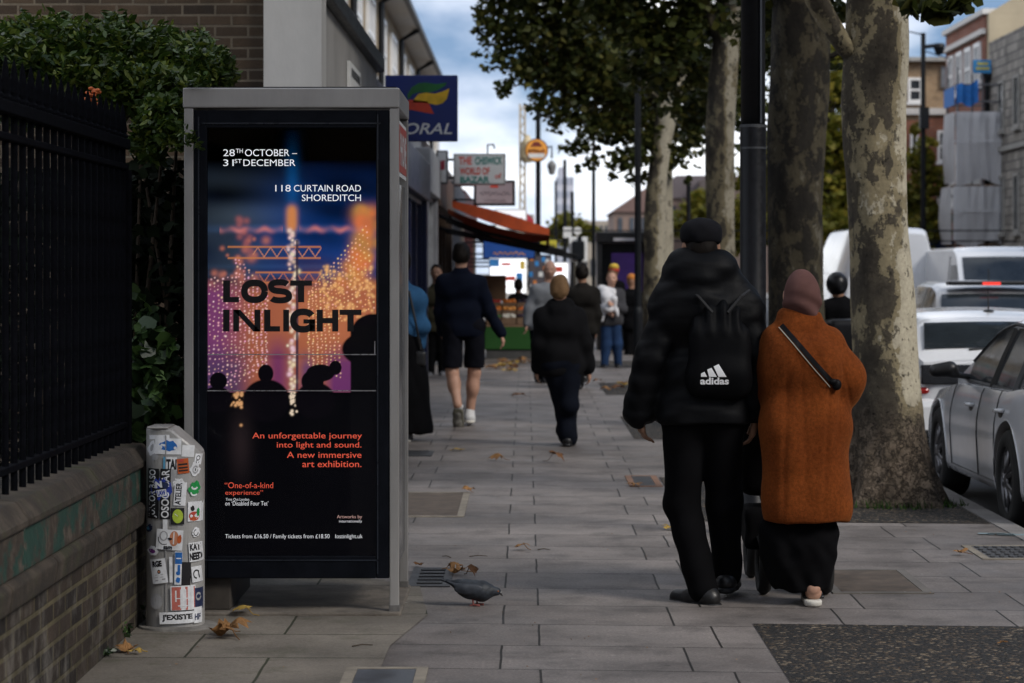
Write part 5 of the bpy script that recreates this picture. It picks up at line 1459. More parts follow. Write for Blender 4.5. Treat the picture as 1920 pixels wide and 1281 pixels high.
t, x0, x1, z = block('pale slab of a far tower block at the end of the street', 1043, 1076, 332, 260, mat('tower_haze_grey', (.52, .52, .57), .8, .08, .2), wins=(4, 8, .45), wm=mat('tower_haze_glass', (.30, .33, .40), .4, .1))  # slight distance haze is put into the paler wall and window colours
g = MB(); g.box(x0 + .3, x1 - .8, 261, 270, z + .01, z + 1.1); g.build('roof_plant', mat('tower_top', (.42, .42, .47), .8), t)
t, x0, x1, z = block('brown gabled house block behind the far black kiosk', 1152, 1218, 398, 150, far, wins=(3, 2, .35))
g = MB(); zr = W(0, 352, 150)[2]; xm = W(1212, 0, 150)[0]
g.prism([(x0 - .2, z + .01), (x1 + .8, z + .01), (x1 + .8, zr), (xm, zr)], lambda a, b: (a, 149.8, b), lambda a, b: (a, 162, b)); g.fix(); r_ = g.build('roof', mat('far_tile', (.16, .10, .085), .8, .15, .5), t)
t, x0, x1, z = block('low brown building between the second and third tree trunks', 1215, 1330, 372, 170, mat('far_brown', (.17, .12, .10), .9, .15, .3), wins=(6, 2, .4))
g = MB(); g.prism([(x0, z + .01), (x1, z + .01), (x1, z + 1.6), (x0 + 2, z + 1.6)], lambda a, b: (a, 169.8, b), lambda a, b: (a, 180, b)); g.fix(); g.build('roof', mat('far_slate', (.12, .10, .105), .8, .15, .5), t)
block('pale low building at the far end of the street', 1095, 1160, 414, 200, mat('far_cream', (.36, .31, .25), .9, .1, .3), wins=(7, 2, .4))
block('white fronted building far along the left side', 938, 1002, 402, 120, mat('far_white', (.45, .42, .38), .9, .1, .3), wins=(4, 3, .4))
block('long dark brick building behind the park trees', 1330, 1700, 330, 160, mat('far_dark', (.13, .095, .08), .9, .15, .3), wins=(14, 3, .4))
block('grey building closing the street behind the traffic', 1690, 2050, 300, 175, mat('far_grey', (.2, .19, .185), .9, .15, .3), wins=(10, 4, .4))
# lattice mast with drapes at the pub
x, y, z = W(979, 235, 70); t = thing('mast', 'pale slender mast standing left of the round orange sign', 'mast', (x, 70, 0))
g = MB(); zt = W(0, 195, 70)[2]; g.box(x - .09, x - .03, 70, 70.06, 0, zt); g.box(x + .05, x + .11, 70, 70.06, 0, zt)
for k in range(26): g.path([(x - .06 if k % 2 else x + .08, 70.03, zt * k / 26), (x + .08 if k % 2 else x - .06, 70.03, zt * (k + 1) / 26)], .018, 4)
g.build('lattice', mat('mast_cream', (.50, .42, .30), .6, .15), t)
g = MB(); g.lathe([(.12, 0), (.2, .15), (.16, .6), (.05, .8)], (x + .15, 70, W(0, 305, 70)[2]), 10); g.build('lantern', mat('lantern_cream', (.55, .45, .28), .6), t)
# ---------------------------------------------------------------- plane trees along the kerb
def bark(name, cx, cy, rr, pale=0.0, dark=1.0):
    s = NT(name)
    sep = s.n('ShaderNodeSeparateXYZ'); s.l(s.tc.outputs['Object'], sep.inputs[0])
    def lin(a, k, o, clamp=True):
        m_ = s.n('ShaderNodeMath', operation='MULTIPLY_ADD'); s.l(a, m_.inputs[0]); m_.inputs[1].default_value = k; m_.inputs[2].default_value = o; m_.use_clamp = clamp
        return m_.outputs[0]
    def add(a, b, op='ADD'):
        m_ = s.n('ShaderNodeMath', operation=op); s.l(a, m_.inputs[0])
        if hasattr(b, 'is_linked'): s.l(b, m_.inputs[1])
        else: m_.inputs[1].default_value = b
        return m_.outputs[0]
    # flaking plates: distorted cells
    dn = s.n('ShaderNodeTexNoise'); dn.inputs['Scale'].default_value = 7; dn.inputs['Detail'].default_value = 6; dn.inputs['Roughness'].default_value = .7
    s.l(s.tc.outputs['Object'], dn.inputs['Vector'])
    vm = s.n('ShaderNodeVectorMath', operation='MULTIPLY_ADD'); s.l(dn.outputs['Color'], vm.inputs[0]); vm.inputs[1].default_value = (.30, .30, .30); s.l(s.tc.outputs['Object'], vm.inputs[2])
    mp_ = s.n('ShaderNodeMapping'); mp_.inputs['Scale'].default_value = (1, 1, .55); s.l(vm.outputs[0], mp_.inputs[0])
    vo = s.n('ShaderNodeTexVoronoi'); vo.inputs['Scale'].default_value = 11; s.l(mp_.outputs[0], vo.inputs['Vector'])
    cell = s.n('ShaderNodeRGBToBW'); s.l(vo.outputs['Color'], cell.inputs[0])
    big = s.noise(5.0, 9, .66, stretch=(1, 1, .6))
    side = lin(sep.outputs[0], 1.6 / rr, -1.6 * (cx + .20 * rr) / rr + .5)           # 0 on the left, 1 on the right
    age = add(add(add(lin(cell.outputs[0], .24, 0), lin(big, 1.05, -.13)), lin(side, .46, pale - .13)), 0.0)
    low = lin(sep.outputs[2], 2.4, -.95)                        # the rough foot of the trunk
    age = add(age, lin(low, .5, -.5, False))
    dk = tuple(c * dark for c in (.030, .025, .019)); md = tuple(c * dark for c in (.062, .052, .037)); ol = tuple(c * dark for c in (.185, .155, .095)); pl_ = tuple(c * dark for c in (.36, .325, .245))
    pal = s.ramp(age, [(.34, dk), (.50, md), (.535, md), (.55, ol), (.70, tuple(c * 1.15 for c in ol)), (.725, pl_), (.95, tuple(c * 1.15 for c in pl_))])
    cr = s.n('ShaderNodeTexVoronoi', feature='DISTANCE_TO_EDGE'); cr.inputs['Scale'].default_value = 16
    vm2 = s.n('ShaderNodeVectorMath', operation='MULTIPLY_ADD'); s.l(dn.outputs['Color'], vm2.inputs[0]); vm2.inputs[1].default_value = (.45, .45, .45); s.l(s.tc.outputs['Object'], vm2.inputs[2])
    mp2 = s.n('ShaderNodeMapping'); mp2.inputs['Scale'].default_value = (1, 1, .5); s.l(vm2.outputs[0], mp2.inputs[0]); s.l(mp2.outputs[0], cr.inputs['Vector'])
    crack = s.ramp(cr.outputs['Distance'], [(.0, 0.0), (.10, 1.0)])
    foot = s.ramp(s.noise(9, 8, .72), [(.3, (.040, .030, .022)), (.48, (.10, .076, .054)), (.72, (.22, .17, .125))])
    foot = s.mix(1, foot, s.ramp(crack, [(0, .35), (1, 1.0)]), 'MULTIPLY')
    col = s.mix(s.ramp(low, [(0, 0.0), (.8, 1.0)]), foot, pal)
    pits = s.ramp(s.noise(26, 2, .5), [(.66, 1.0), (.72, .30)])
    scab = s.ramp(s.noise(11, 7, .68, stretch=(1, 1, .7)), [(.575, 0.0), (.60, 1.0)])
    col = s.mix(s.mix(1, scab, s.ramp(low, [(0, .2), (1, .85)]), 'MULTIPLY'), col, md)
    col = s.mix(1, s.mix(1, col, pits, 'MULTIPLY'), s.ramp(s.noise(40, 5, .7), [(.3, .78), (.7, 1.18)]), 'MULTIPLY')
    s.set(col, .85, 0, .25)
    plates = s.mix(.35, s.ramp(age, [(.5, 1.0), (.56, .5), (.72, .2), (.76, .0)]), s.noise(24, 4, .55))
    s.bump(s.mix(s.ramp(low, [(0, 0.0), (.8, 1.0)]), s.mix(.4, crack, s.noise(22, 7, .72)), plates), 1.0, .016)
    return s.mat
def trunk(mb, pts, flare=0.0, seed=1, n=40, sub=5):
    """pts: (x, y, z, r); a knobbly tube through them"""
    P = np.array(pts, float); m_ = (len(P) - 1) * sub + 1
    t_ = np.linspace(0, len(P) - 1, m_); Q = np.stack([np.interp(t_, np.arange(len(P)), P[:, k]) for k in range(4)], 1)
    for _ in range(3): Q[1:-1] = .25 * Q[:-2] + .5 * Q[1:-1] + .25 * Q[2:]
    r_ = np.random.default_rng(seed); ph = r_.uniform(0, 6.28, 8)
    vs = []
    for i in range(m_):
        x, y, z, rad = Q[i]
        for k in range(n):
            a = 2 * math.pi * k / n
            f = 1 + .025 * math.sin(3 * a + ph[0] + z * 1.3) + .02 * math.sin(5 * a + ph[1] - z * 3) + .018 * math.sin(2 * a + z * 4 + ph[2]) + .012 * math.sin(9 * a + z * 9 + ph[3])
            if flare:
                b = max(0, 1 - z / .75) ** 2
                f += flare * b * (.55 + .45 * math.sin(5 * a + ph[4]) + .2 * math.sin(8 * a + ph[5]))
                f += .035 * max(0, 1 - z / 1.1) * (math.sin(13 * a + z * 11 + ph[6]) * math.sin(z * 23 + ph[7]) + .6 * math.sin(19 * a - z * 31 + ph[1]))
            vs.append((x + rad * f * math.cos(a), y + rad * f * math.sin(a), z))
    fs = [(i * n + k, i * n + (k + 1) % n, (i + 1) * n + (k + 1) % n, (i + 1) * n + k) for i in range(m_ - 1) for k in range(n)]
    fs.append(tuple((m_ - 1) * n + k for k in range(n)))
    mb.add(vs, fs)
plane_leaf = m_leaf('plane_leaf', (0.026, 0.036, 0.009), (0.055, 0.066, 0.015), (0.115, 0.105, 0.024), 0.5, 0.42, 0.25, .7)
def crown(root, clusters, dens, size, m_, name='crown', shape=LEAFP, up=.5):
    """clusters: (px, py, d, radius px, [flatten]) or ('w', x, y, z, r)"""
    out_ = []
    for c in clusters:
        if c[0] == 'w': ctr, r_ = c[1:4], c[4]
        else: ctr, r_ = W(c[0], c[1], c[2]), c[3] * c[2] / F
        out_.append(cloud(max(12, int(dens * r_ ** 2.3)), ctr, (r_, r_, r_ * .8), 2.0))
    C = np.concatenate(out_)
    return link(name, poly_mesh(name, leaf_polys(C, size, shape, up, .25, .4), len(shape)), m_, root)
def limbs(root, lst, m_):
    for pts in lst:
        g = MB(); trunk(g, pts, 0, int(abs(pts[0][0]) * 100), 14, 4); g.build('limb', m_, root, smooth=True)
def wpts(lst):
    return [(*W(px, py, d), hw * d / F) for px, py, d, hw in lst]
# nearest tree: its trunk traced down the photograph
td = 16.1
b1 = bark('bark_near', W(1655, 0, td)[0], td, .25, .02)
t = thing('plane_tree', 'nearest mottled plane tree with broad flaking trunk beside the woman in the orange coat', 'tree', (W(1672, 0, td)[0], td, 0), group='plane trees along the kerb')
g = MB()
base = W(1676, 0, td)
trunk(g, [(base[0], td, -.05, .30), (W(1671, 880, td)[0], td, W(0, 880, td)[2], .262)] + wpts([(1666, 800, td, 68), (1661, 700, td, 61), (1655, 560, td, 58.5), (1647, 420, td, 55.5), (1640, 300, td, 58), (1636, 180, td, 60), (1642, 80, td, 59), (1645, -20, td, 58), (1648, -160, td, 50), (1660, -300, td, 44)]), .42, 5, 64, 12)
g.build('trunk', b1, t, smooth=True)
limbs(t, [wpts([(1612, 130, td, 16), (1585, 90, td - .1, 21), (1555, 45, td - .1, 24), (1525, -10, td - .2, 24), (1500, -90, td - .3, 22), (1440, -250, td - .5, 15)]),
          wpts([(1655, -250, td, 32), (1720, -420, td + .2, 24), (1800, -600, td + .5, 14)]), wpts([(1650, -250, td, 30), (1600, -480, td - .2, 22), (1500, -700, td, 12)])], b1)
crown(t, [(1745, -5, 15.2, 34), (1712, 12, 15.0, 24), (1775, -25, 15.4, 32), (1762, 22, 15.0, 15), (1802, -18, 15.2, 22), (1798, 6, 15.0, 9),
          ('w', 2.6, 16, 5.6, 1.6), ('w', 1.0, 14.5, 5.6, 1.5), ('w', 0.2, 17, 6.2, 1.5), ('w', 4.0, 15, 5.8, 1.5), ('w', 2.4, 13.2, 5.3, 1.4), ('w', 2.6, 18.6, 5.6, 1.4), ('w', 1.0, 12, 6.2, 1.3), ('w', 4.4, 17.6, 6.2, 1.4), ('w', 1.2, 19.2, 6.3, 1.4)], 150, .17, plane_leaf)
g = MB()
grass_t = m_leaf('grass_blade', (.015, .035, .006), (.03, .07, .012), (.06, .11, .02), .6, .2, .2)
N = 900; a = rng.uniform(0, 6.28, N); rr_ = rng.uniform(.30, .52, N)
C = np.stack([base[0] + rr_ * np.cos(a), td + rr_ * np.sin(a) * .9, np.full(N, .004)], 1)
keep = (a > 3.4) & (a < 5.9); C = C[keep]
tipv = rng.normal(0, .018, (len(C), 3)); tipv[:, 2] = rng.uniform(.02, .07, len(C))
wv = rng.normal(0, .0035, (len(C), 3)); wv[:, 2] = 0
o = link('grass', poly_mesh('grass', np.stack([C - wv, C + wv, C + tipv], 1), 3), grass_t); tag(o, 'short green grass tuft at the foot of the nearest plane tree', 'grass', kind='stuff')
# the other street trees
spec = [
    ('second plane tree with dark furrowed trunk just left of the nearest one', 23.5, [(1497, 30), (1494, 300, 54), (1500, 150, 56)], 1496, 55, .0, .55),
    ('third plane tree with pale blotched trunk right of the padded jacket man', 31.0, None, 1350, 27, .02, .85),
    ('fourth plane tree with pale crooked trunk beside the far black kiosk', 38.5, None, 1233, 20, .06, .95)]
# second
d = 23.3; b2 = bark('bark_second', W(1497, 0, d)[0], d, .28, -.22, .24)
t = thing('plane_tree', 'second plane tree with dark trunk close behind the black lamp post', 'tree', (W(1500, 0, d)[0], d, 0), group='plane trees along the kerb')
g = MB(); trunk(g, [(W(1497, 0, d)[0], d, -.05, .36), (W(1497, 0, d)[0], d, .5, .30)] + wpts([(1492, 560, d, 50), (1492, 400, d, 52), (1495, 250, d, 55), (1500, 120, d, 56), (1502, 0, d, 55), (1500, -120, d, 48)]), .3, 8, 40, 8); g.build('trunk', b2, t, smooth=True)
limbs(t, [wpts([(1520, 120, d, 16), (1550, 108, d, 15), (1585, 95, d, 14), (1640, 60, d, 12), (1720, -40, d, 8)]), wpts([(1500, -80, d, 40), (1430, -200, d, 26), (1330, -330, d + .5, 14)]), wpts([(1500, -80, d, 40), (1560, -260, d, 26), (1600, -420, d, 14)])], b2)
crown(t, [(1470, 20, d + 1, 62), (1410, 40, d + 1.5, 62), (1545, 0, d + .8, 40), (1450, 95, d + 2, 46), (1580, 20, d + 1.5, 30), (1560, 125, d + .5, 16), (1430, -60, d, 80), (1530, -90, d, 85),
          ('w', 2.2, 23, 6.6, 1.9), ('w', .6, 22, 6.2, 1.7), ('w', 4.2, 23.5, 6.4, 1.8), ('w', 2.2, 21, 6.2, 1.6), ('w', -.2, 24, 6.8, 1.6)], 2300, .112, plane_leaf)
# third
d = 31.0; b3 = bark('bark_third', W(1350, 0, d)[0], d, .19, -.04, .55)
t = thing('plane_tree', 'third plane tree with pale blotched trunk above the padded jacket man', 'tree', (W(1352, 0, d)[0], d, 0), group='plane trees along the kerb')
g = MB(); trunk(g, [(W(1352, 0, d)[0], d, -.05, .30), (W(1352, 0, d)[0], d, .5, .2)] + wpts([(1353, 500, d, 26), (1350, 380, d, 26), (1350, 260, d, 28), (1356, 150, d, 27), (1362, 60, d, 24), (1372, -60, d, 20)]), .3, 11, 32, 6); g.build('trunk', b3, t, smooth=True)
limbs(t, [wpts([(1360, 90, d, 17), (1320, 10, d, 13), (1270, -90, d, 8)]), wpts([(1368, -30, d, 16), (1420, -150, d, 11), (1460, -260, d, 6)])], b3)
crown(t, [(1290, 40, d, 75), (1370, 20, d + 1, 70), (1240, 95, d, 62), (1310, 120, d + 1, 58), (1200, 50, d, 70), (1270, 200, d + 2, 40), (1250, 150, d + 1, 55), (1200, 130, d + .5, 55), (1405, 110, d + 1.5, 50), (1400, 200, d + 3, 36),
          (1150, 20, d, 70), (1300, 255, d + 2, 30), (1320, 180, d + 2, 44), (1290, -70, d, 95), (1180, -70, d, 95), (1390, -70, d, 90), (1420, 250, d + 3, 24), (1270, 280, d + 2, 18), ('w', 2.4, 31, 6.9, 2), ('w', .8, 31, 6.8, 1.8)], 2300, .112, plane_leaf)
# fourth
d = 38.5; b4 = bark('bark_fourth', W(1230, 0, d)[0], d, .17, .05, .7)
t = thing('plane_tree', 'fourth plane tree with pale forked trunk beside the far black kiosk', 'tree', (W(1232, 0, d)[0], d, 0), group='plane trees along the kerb')
g = MB(); trunk(g, [(W(1226, 0, d)[0], d, -.05, .26), (W(1226, 0, d)[0], d, .5, .19)] + wpts([(1226, 500, d, 19), (1226, 420, d, 20), (1231, 340, d, 19), (1243, 260, d, 18), (1250, 215, d, 20), (1262, 160, d, 14), (1280, 90, d, 11)]), .3, 14, 28, 6); g.build('trunk', b4, t, smooth=True)
limbs(t, [wpts([(1248, 225, d, 13), (1236, 195, d, 13), (1222, 180, d - .2, 12), (1205, 160, d - .4, 9), (1180, 110, d - .5, 7)]), wpts([(1256, 190, d, 9), (1276, 170, d, 7), (1290, 130, d, 5)])], b4)
crown(t, [(1000, 40, d, 72), (1060, 60, d, 70), (1110, 90, d, 70), (950, 60, d, 48), (985, 120, d, 50), (1040, 140, d, 55), (1090, 165, d, 52), (1140, 150, d, 60), (1190, 190, d, 50), (935, 110, d, 28), (1020, 195, d, 36), (1075, 215, d, 38),
          (1115, 240, d, 42), (1160, 240, d, 45), (1090, 275, d, 30), (1110, 300, d, 20), (1165, 300, d, 34), (1200, 290, d, 40), (1185, 335, d, 18), (1215, 250, d, 34), (910, 50, d, 26), (905, 25, d, 22), (912, 80, d, 16), (925, 20, d, 30), (950, 160, d, 22), (940, 175, d, 12), (1060, 275, d, 16), (1040, 235, d, 20), (1085, 320, d, 10),
          (1250, 300, d + 1, 30), (1285, 290, d + 1, 26), (1290, 340, d + 2, 12), (1000, -40, d, 90), (1100, -30, d, 95), (940, -30, d, 60), (1190, 100, d + 1, 60), (890, 55, d, 10), (893, 100, d, 9), (915, 130, d, 12), (1150, 330, d, 12), (1210, 335, d, 14), (1230, 340, d, 14), (1150, 190, d + 2, 75), (1250, 110, d + 2, 90), (1050, 110, d + 2, 85), (1330, 150, d + 2, 90), (1400, 70, d + 2, 90), (1220, 220, d + 2, 60), (1300, 230, d + 3, 55), (1390, 170, d + 3, 55)], 2300, .112, plane_leaf)
# fifth further back
d = 46.0
t = thing('plane_tree', 'fifth plane tree mostly hidden behind the fourth and the far black kiosk', 'tree', (2.6, d, 0), group='plane trees along the kerb')
g = MB(); trunk(g, [(2.6, d, -.05, .25), (2.6, d, 2.5, .2), (2.65, d, 5, .16)], .3, 17, 24, 6); g.build('trunk', b4, t, smooth=True)
crown(t, [('w', 2.6, d, 6.0, 1.9), ('w', 1.4, d, 5.2, 1.5), ('w', 3.9, d, 5.4, 1.6), ('w', 3.0, d, 4.4, 1.3), ('w', 4.4, d + 1, 4.3, 1.0)], 110, .22, plane_leaf)
# autumn-tinted park trees across the road
park_leaf = m_leaf('park_leaf', (0.09, 0.10, 0.014), (0.17, 0.165, 0.022), (0.28, 0.225, 0.034), 0.55, 0.4, 0.25, .5)
pk = [('yellow green tree seen in the gap between the first two street tree trunks', 1555, 66, [(1555, 170, 60), (1570, 260, 66), (1545, 340, 62), (1590, 380, 60), (1560, 430, 52), (1600, 150, 50), (1530, 230, 40), (1600, 300, 60), (1570, 95, 38)]),
      ('yellow green tree seen between the second and third street tree trunks', 1420, 78, [(1420, 340, 44), (1400, 400, 48), (1440, 420, 42), (1380, 450, 36), (1430, 290, 36), (1455, 370, 36)]),
      ('olive green tree partly hiding the brown brick building', 1728, 74, [(1722, 300, 34), (1745, 340, 36), (1715, 370, 44), (1750, 400, 36), (1735, 270, 20), (1725, 430, 44), (1765, 430, 22), (1718, 240, 16)]),
      ('low yellow tree above the far black kiosk roof', 1300, 95, [(1300, 400, 34), (1275, 425, 28), (1330, 420, 30), (1310, 370, 22)]),
      ('round yellow green tree at the far end of the street', 1075, 150, [(1060, 420, 28), (1085, 428, 26), (1040, 432, 20), (1108, 436, 20), (1025, 445, 16), (1070, 445, 30)])]
for lb, px, d, cl_ in pk:
    t = thing('park_tree', lb, 'tree', (W(px, 0, d)[0], d, 0))
    z = W(0, min(c[1] for c in cl_), d)[2]
    g = MB(); trunk(g, [(W(px, 0, d)[0], d, -.1, .25), (W(px, 0, d)[0], d, z * .5, .18), (W(px + 6, 0, d)[0], d, z * .9, .08)], .2, int(px), 14, 4); g.build('trunk', b2, t, smooth=True)
    crown(t, [(a, b, d + random.uniform(-.8, .8), c) for a, b, c in cl_], 900 if d < 100 else 330, .22 if d < 100 else .34, park_leaf, up=.3)
# ---------------------------------------------------------------- vehicles
def paint(name, col, rough=.22, metal=0.0):
    s = NT(name)
    n_ = s.noise(1.5, 3)
    s.set(s.ramp(n_, [(.3, tuple(c * .93 for c in col)), (.7, col)]), s.ramp(s.noise(6, 5), [(.3, rough), (.7, rough + .1)]), metal, .5, .6)
    s.b.inputs['Coat Roughness'].default_value = .06
    return s.mat
car_white = paint('car_paint_white', (.72, .73, .75), .14); car_silver = paint('car_paint_silver', (.62, .63, .66), .12, .12); car_grey = paint('car_paint_grey', (.38, .385, .40), .25, .2)
tyre_m = mat('tyre', (.012, .012, .012), .85, .3, 30, .3); rim_m = mat('alloy', (.16, .16, .17), .35, .2, 10, metal=.8); trim_m = mat('car_trim_black', (.012, .012, .013), .4, .3); lamp_red = mat('tail_lamp', (.30, .012, .010), .15, .2); lamp_clear = mat('head_lamp', (.45, .46, .48), .1, .1)
under_m = mat('wheel_well', (.006, .006, .006), .9, .2)
def sm(x, y, q, w_=.12):
    """smoothed piecewise-linear profile"""
    xs = np.linspace(min(x) - 1, max(x) + 1, 1200); ys = np.interp(xs, x, y); k = max(1, int(w_ / (xs[1] - xs[0])))
    ker = np.ones(2 * k + 1) / (2 * k + 1)
    for _ in range(2): ys = np.convolve(np.pad(ys, k, 'edge'), ker, 'valid')
    return np.interp(q, xs, ys)
def vehicle(name, label, cat, xc, yr, L_, W_, H_, heading, body_m, deck, roof, belt, wheels, wr=.32, roof_w=.60, belt_w=.86, z0=RZ, rz=0, plate=None, van=False, kind='car', win_side=(), group=None, rear_win=True, front_win=True):
    """local frame: s along the length from the tail (0) to the nose (L), u across (left is negative), z up from the road.
    deck: profile of the lower body's top; roof: profile of the greenhouse top; belt: sill height"""
    t = thing(name, label, cat, (xc, yr, z0), 0, group)
    t.rotation_euler = (0, 0, (0 if heading > 0 else math.pi) + rz)
    hw = W_ / 2
    def plan(s_):     # half width along the length
        e = abs(s_ - L_ / 2) / (L_ / 2)
        return hw * (1 - .10 * e ** 5 - .05 * max(0, (e - .93) / .07) ** 2)
    dx, dz = zip(*deck)
    N = 64; st = np.concatenate([[0, .02, .06, .12], np.linspace(.2, L_ - .2, N), [L_ - .12, L_ - .06, L_ - .02, L_]])
    vs, fs = [], []
    ringn = None
    for s_ in st:
        e = min(s_, L_ - s_); rd = 1 - .5 * max(0, 1 - e / .12) ** 2 * .35
        w_ = plan(s_) * rd; zt = float(sm(dx, dz, s_, .10)); zb = .20 + .10 * max(0, 1 - e / .25) ** 2
        h_ = zt - zb
        half = [(0, zb), (.80 * w_, zb), (.955 * w_, zb + .03), (.985 * w_, zb + .12 * h_), (.992 * w_, zb + .28 * h_), (1.0 * w_, zb + .50 * h_), (.998 * w_, zb + .66 * h_), (.985 * w_, zb + .76 * h_), (.975 * w_, zb + .82 * h_), (.955 * w_, zt - .07), (.925 * w_, zt - .018), (.86 * w_, zt), (.5 * w_, zt + .018), (0, zt + .024)]
        ring = [(u, z) for u, z in half] + [(-u, z) for u, z in half[-2:0:-1]]
        ringn = len(ring)
        vs += [(u, s_, z) for u, z in ring]
    m_ = len(st)
    for i in range(m_ - 1):
        for k in range(ringn): fs.append((i * ringn + k, i * ringn + (k + 1) % ringn, (i + 1) * ringn + (k + 1) % ringn, (i + 1) * ringn + k))
    fs.append(tuple(range(ringn))); fs.append(tuple((m_ - 1) * ringn + k for k in range(ringn - 1, -1, -1)))
    low = MB(); low.add(vs, fs); low.fix()
    cut = MB()
    for ws in wheels:
        for sd in (-1, 1):
            R_ = wr + .055
            cut.prism([(ws + R_ * math.cos(2 * math.pi * k / 40), wr + R_ * math.sin(2 * math.pi * k / 40)) for k in range(40)], lambda a, b: (sd * (hw - .32), a, b), lambda a, b: (sd * (hw + .3), a, b))
    cut.fix()
    lo_o = low.build('lo', body_m); cu_o = cut.build('cu', body_m)
    bm_ = lo_o.modifiers.new('b', 'BOOLEAN'); bm_.object = cu_o; bm_.operation = 'DIFFERENCE'; bm_.solver = 'EXACT'
    dg = bpy.context.evaluated_depsgraph_get(); dg.update()
    me = bpy.data.meshes.new_from_object(lo_o.evaluated_get(dg))
    bpy.data.objects.remove(lo_o); bpy.data.objects.remove(cu_o)
    mb = MB(); V = [tuple(v.co) for v in me.vertices]
    for p in me.polygons:
        c = p.center; well = any(math.hypot(c.y - ws, c.z - wr) < wr + .05 for ws in wheels) and abs(c.x) < hw + .1 and (abs(p.normal.x) < .5 or abs(c.x) < hw - .2)
        mb.f.append(tuple(p.vertices)); mb.m.append(1 if well else 0)
    mb.v = V; bpy.data.meshes.remove(me)
    # greenhouse
    rx, rzv = zip(*roof)
    bz = lambda s_: float(sm(*zip(*belt), s_, .1)) if hasattr(belt, '__len__') else belt
    def ztop(s_): return float(sm(rx, rzv, s_, .09))
    def gw(s_, z):
        b = bz(s_); f = min(1, max(0, (z - b) / (H_ - b)))
        return plan(s_) * (belt_w + .095 - .02 * 0 + (roof_w - belt_w) * f ** 1.15 + (0 if not van else 0)) - .02
    s0, s1 = rx[0], rx[-1]
    gs = np.linspace(s0, s1, 56); gv = []; rn = None
    for s_ in gs:
        zt = max(ztop(s_), bz(s_) + .012); b = bz(s_) - .03
        zs = [b, b + (zt - b) * .35, b + (zt - b) * .7, zt - min(.05, (zt - b) * .2)]
        half = [(gw(s_, z), z) for z in zs] + [(gw(s_, zt) * .93, zt - .012), (gw(s_, zt) * .78, zt + .002), (gw(s_, zt) * .4, zt + .014), (0, zt + .018)]
        ring = half + [(-u, z) for u, z in half[-2::-1]]
        rn = len(ring); gv += [(u, s_, z) for u, z in ring]
    gf = [(i * rn + k, (i + 1) * rn + k, (i + 1) * rn + k + 1, i * rn + k + 1) for i in range(len(gs) - 1) for k in range(rn - 1)]
    gf += [tuple(range(rn - 1, -1, -1)), tuple((len(gs) - 1) * rn + k for k in range(rn))]
    mb.add(gv, gf); 
    body = mb.build('body', [body_m, under_m], t, local=True, smooth=True)
    bm2 = bmesh.new(); bm2.from_mesh(body.data); bmesh.ops.recalc_face_normals(bm2, faces=bm2.faces)
    for e in bm2.edges:
        if len(e.link_faces) == 2 and e.calc_face_angle(0) > R(38): e.smooth = False
    bm2.to_mesh(body.data); bm2.free()
    # glazing laid on the greenhouse
    for side in (-1, 1):
        for (a, b, drop) in win_side:
            g = MB()
            def pt(u, v):
                s_ = a + (b - a) * u; lo = bz(s_) + .025; hi = max(lo + .004, min(ztop(s_) - .055, H_ - drop)); z = lo + (hi - lo) * v
                return (side * (gw(s_, z) + .006), s_, z)
            g.grid(pt, 16, 5); g.fix(); g.build('window', glass_dark, t, local=True, smooth=True)
    def slope_win(nm, a, b, lo=.06, hi=.05):
        g = MB()
        def pt(u, v):
            s_ = a + (b - a) * v; zt = ztop(s_); w_ = (gw(s_, zt) - lo) * (u * 2 - 1)
            n_ = .012 + .016 * (1 - (2 * u - 1) ** 2); ds = .02
            sl_ = (ztop(s_ + ds) - ztop(s_ - ds)) / (2 * ds); L2 = math.hypot(1, sl_)
            return (w_, s_ - sl_ / L2 * (n_ + .006), zt + (n_ + .006) / L2)
        g.grid(pt, 14, 10); g.fix(); return g.build(nm, glass_dark, t, local=True, smooth=True)
    return t, plan, bz, ztop, gw
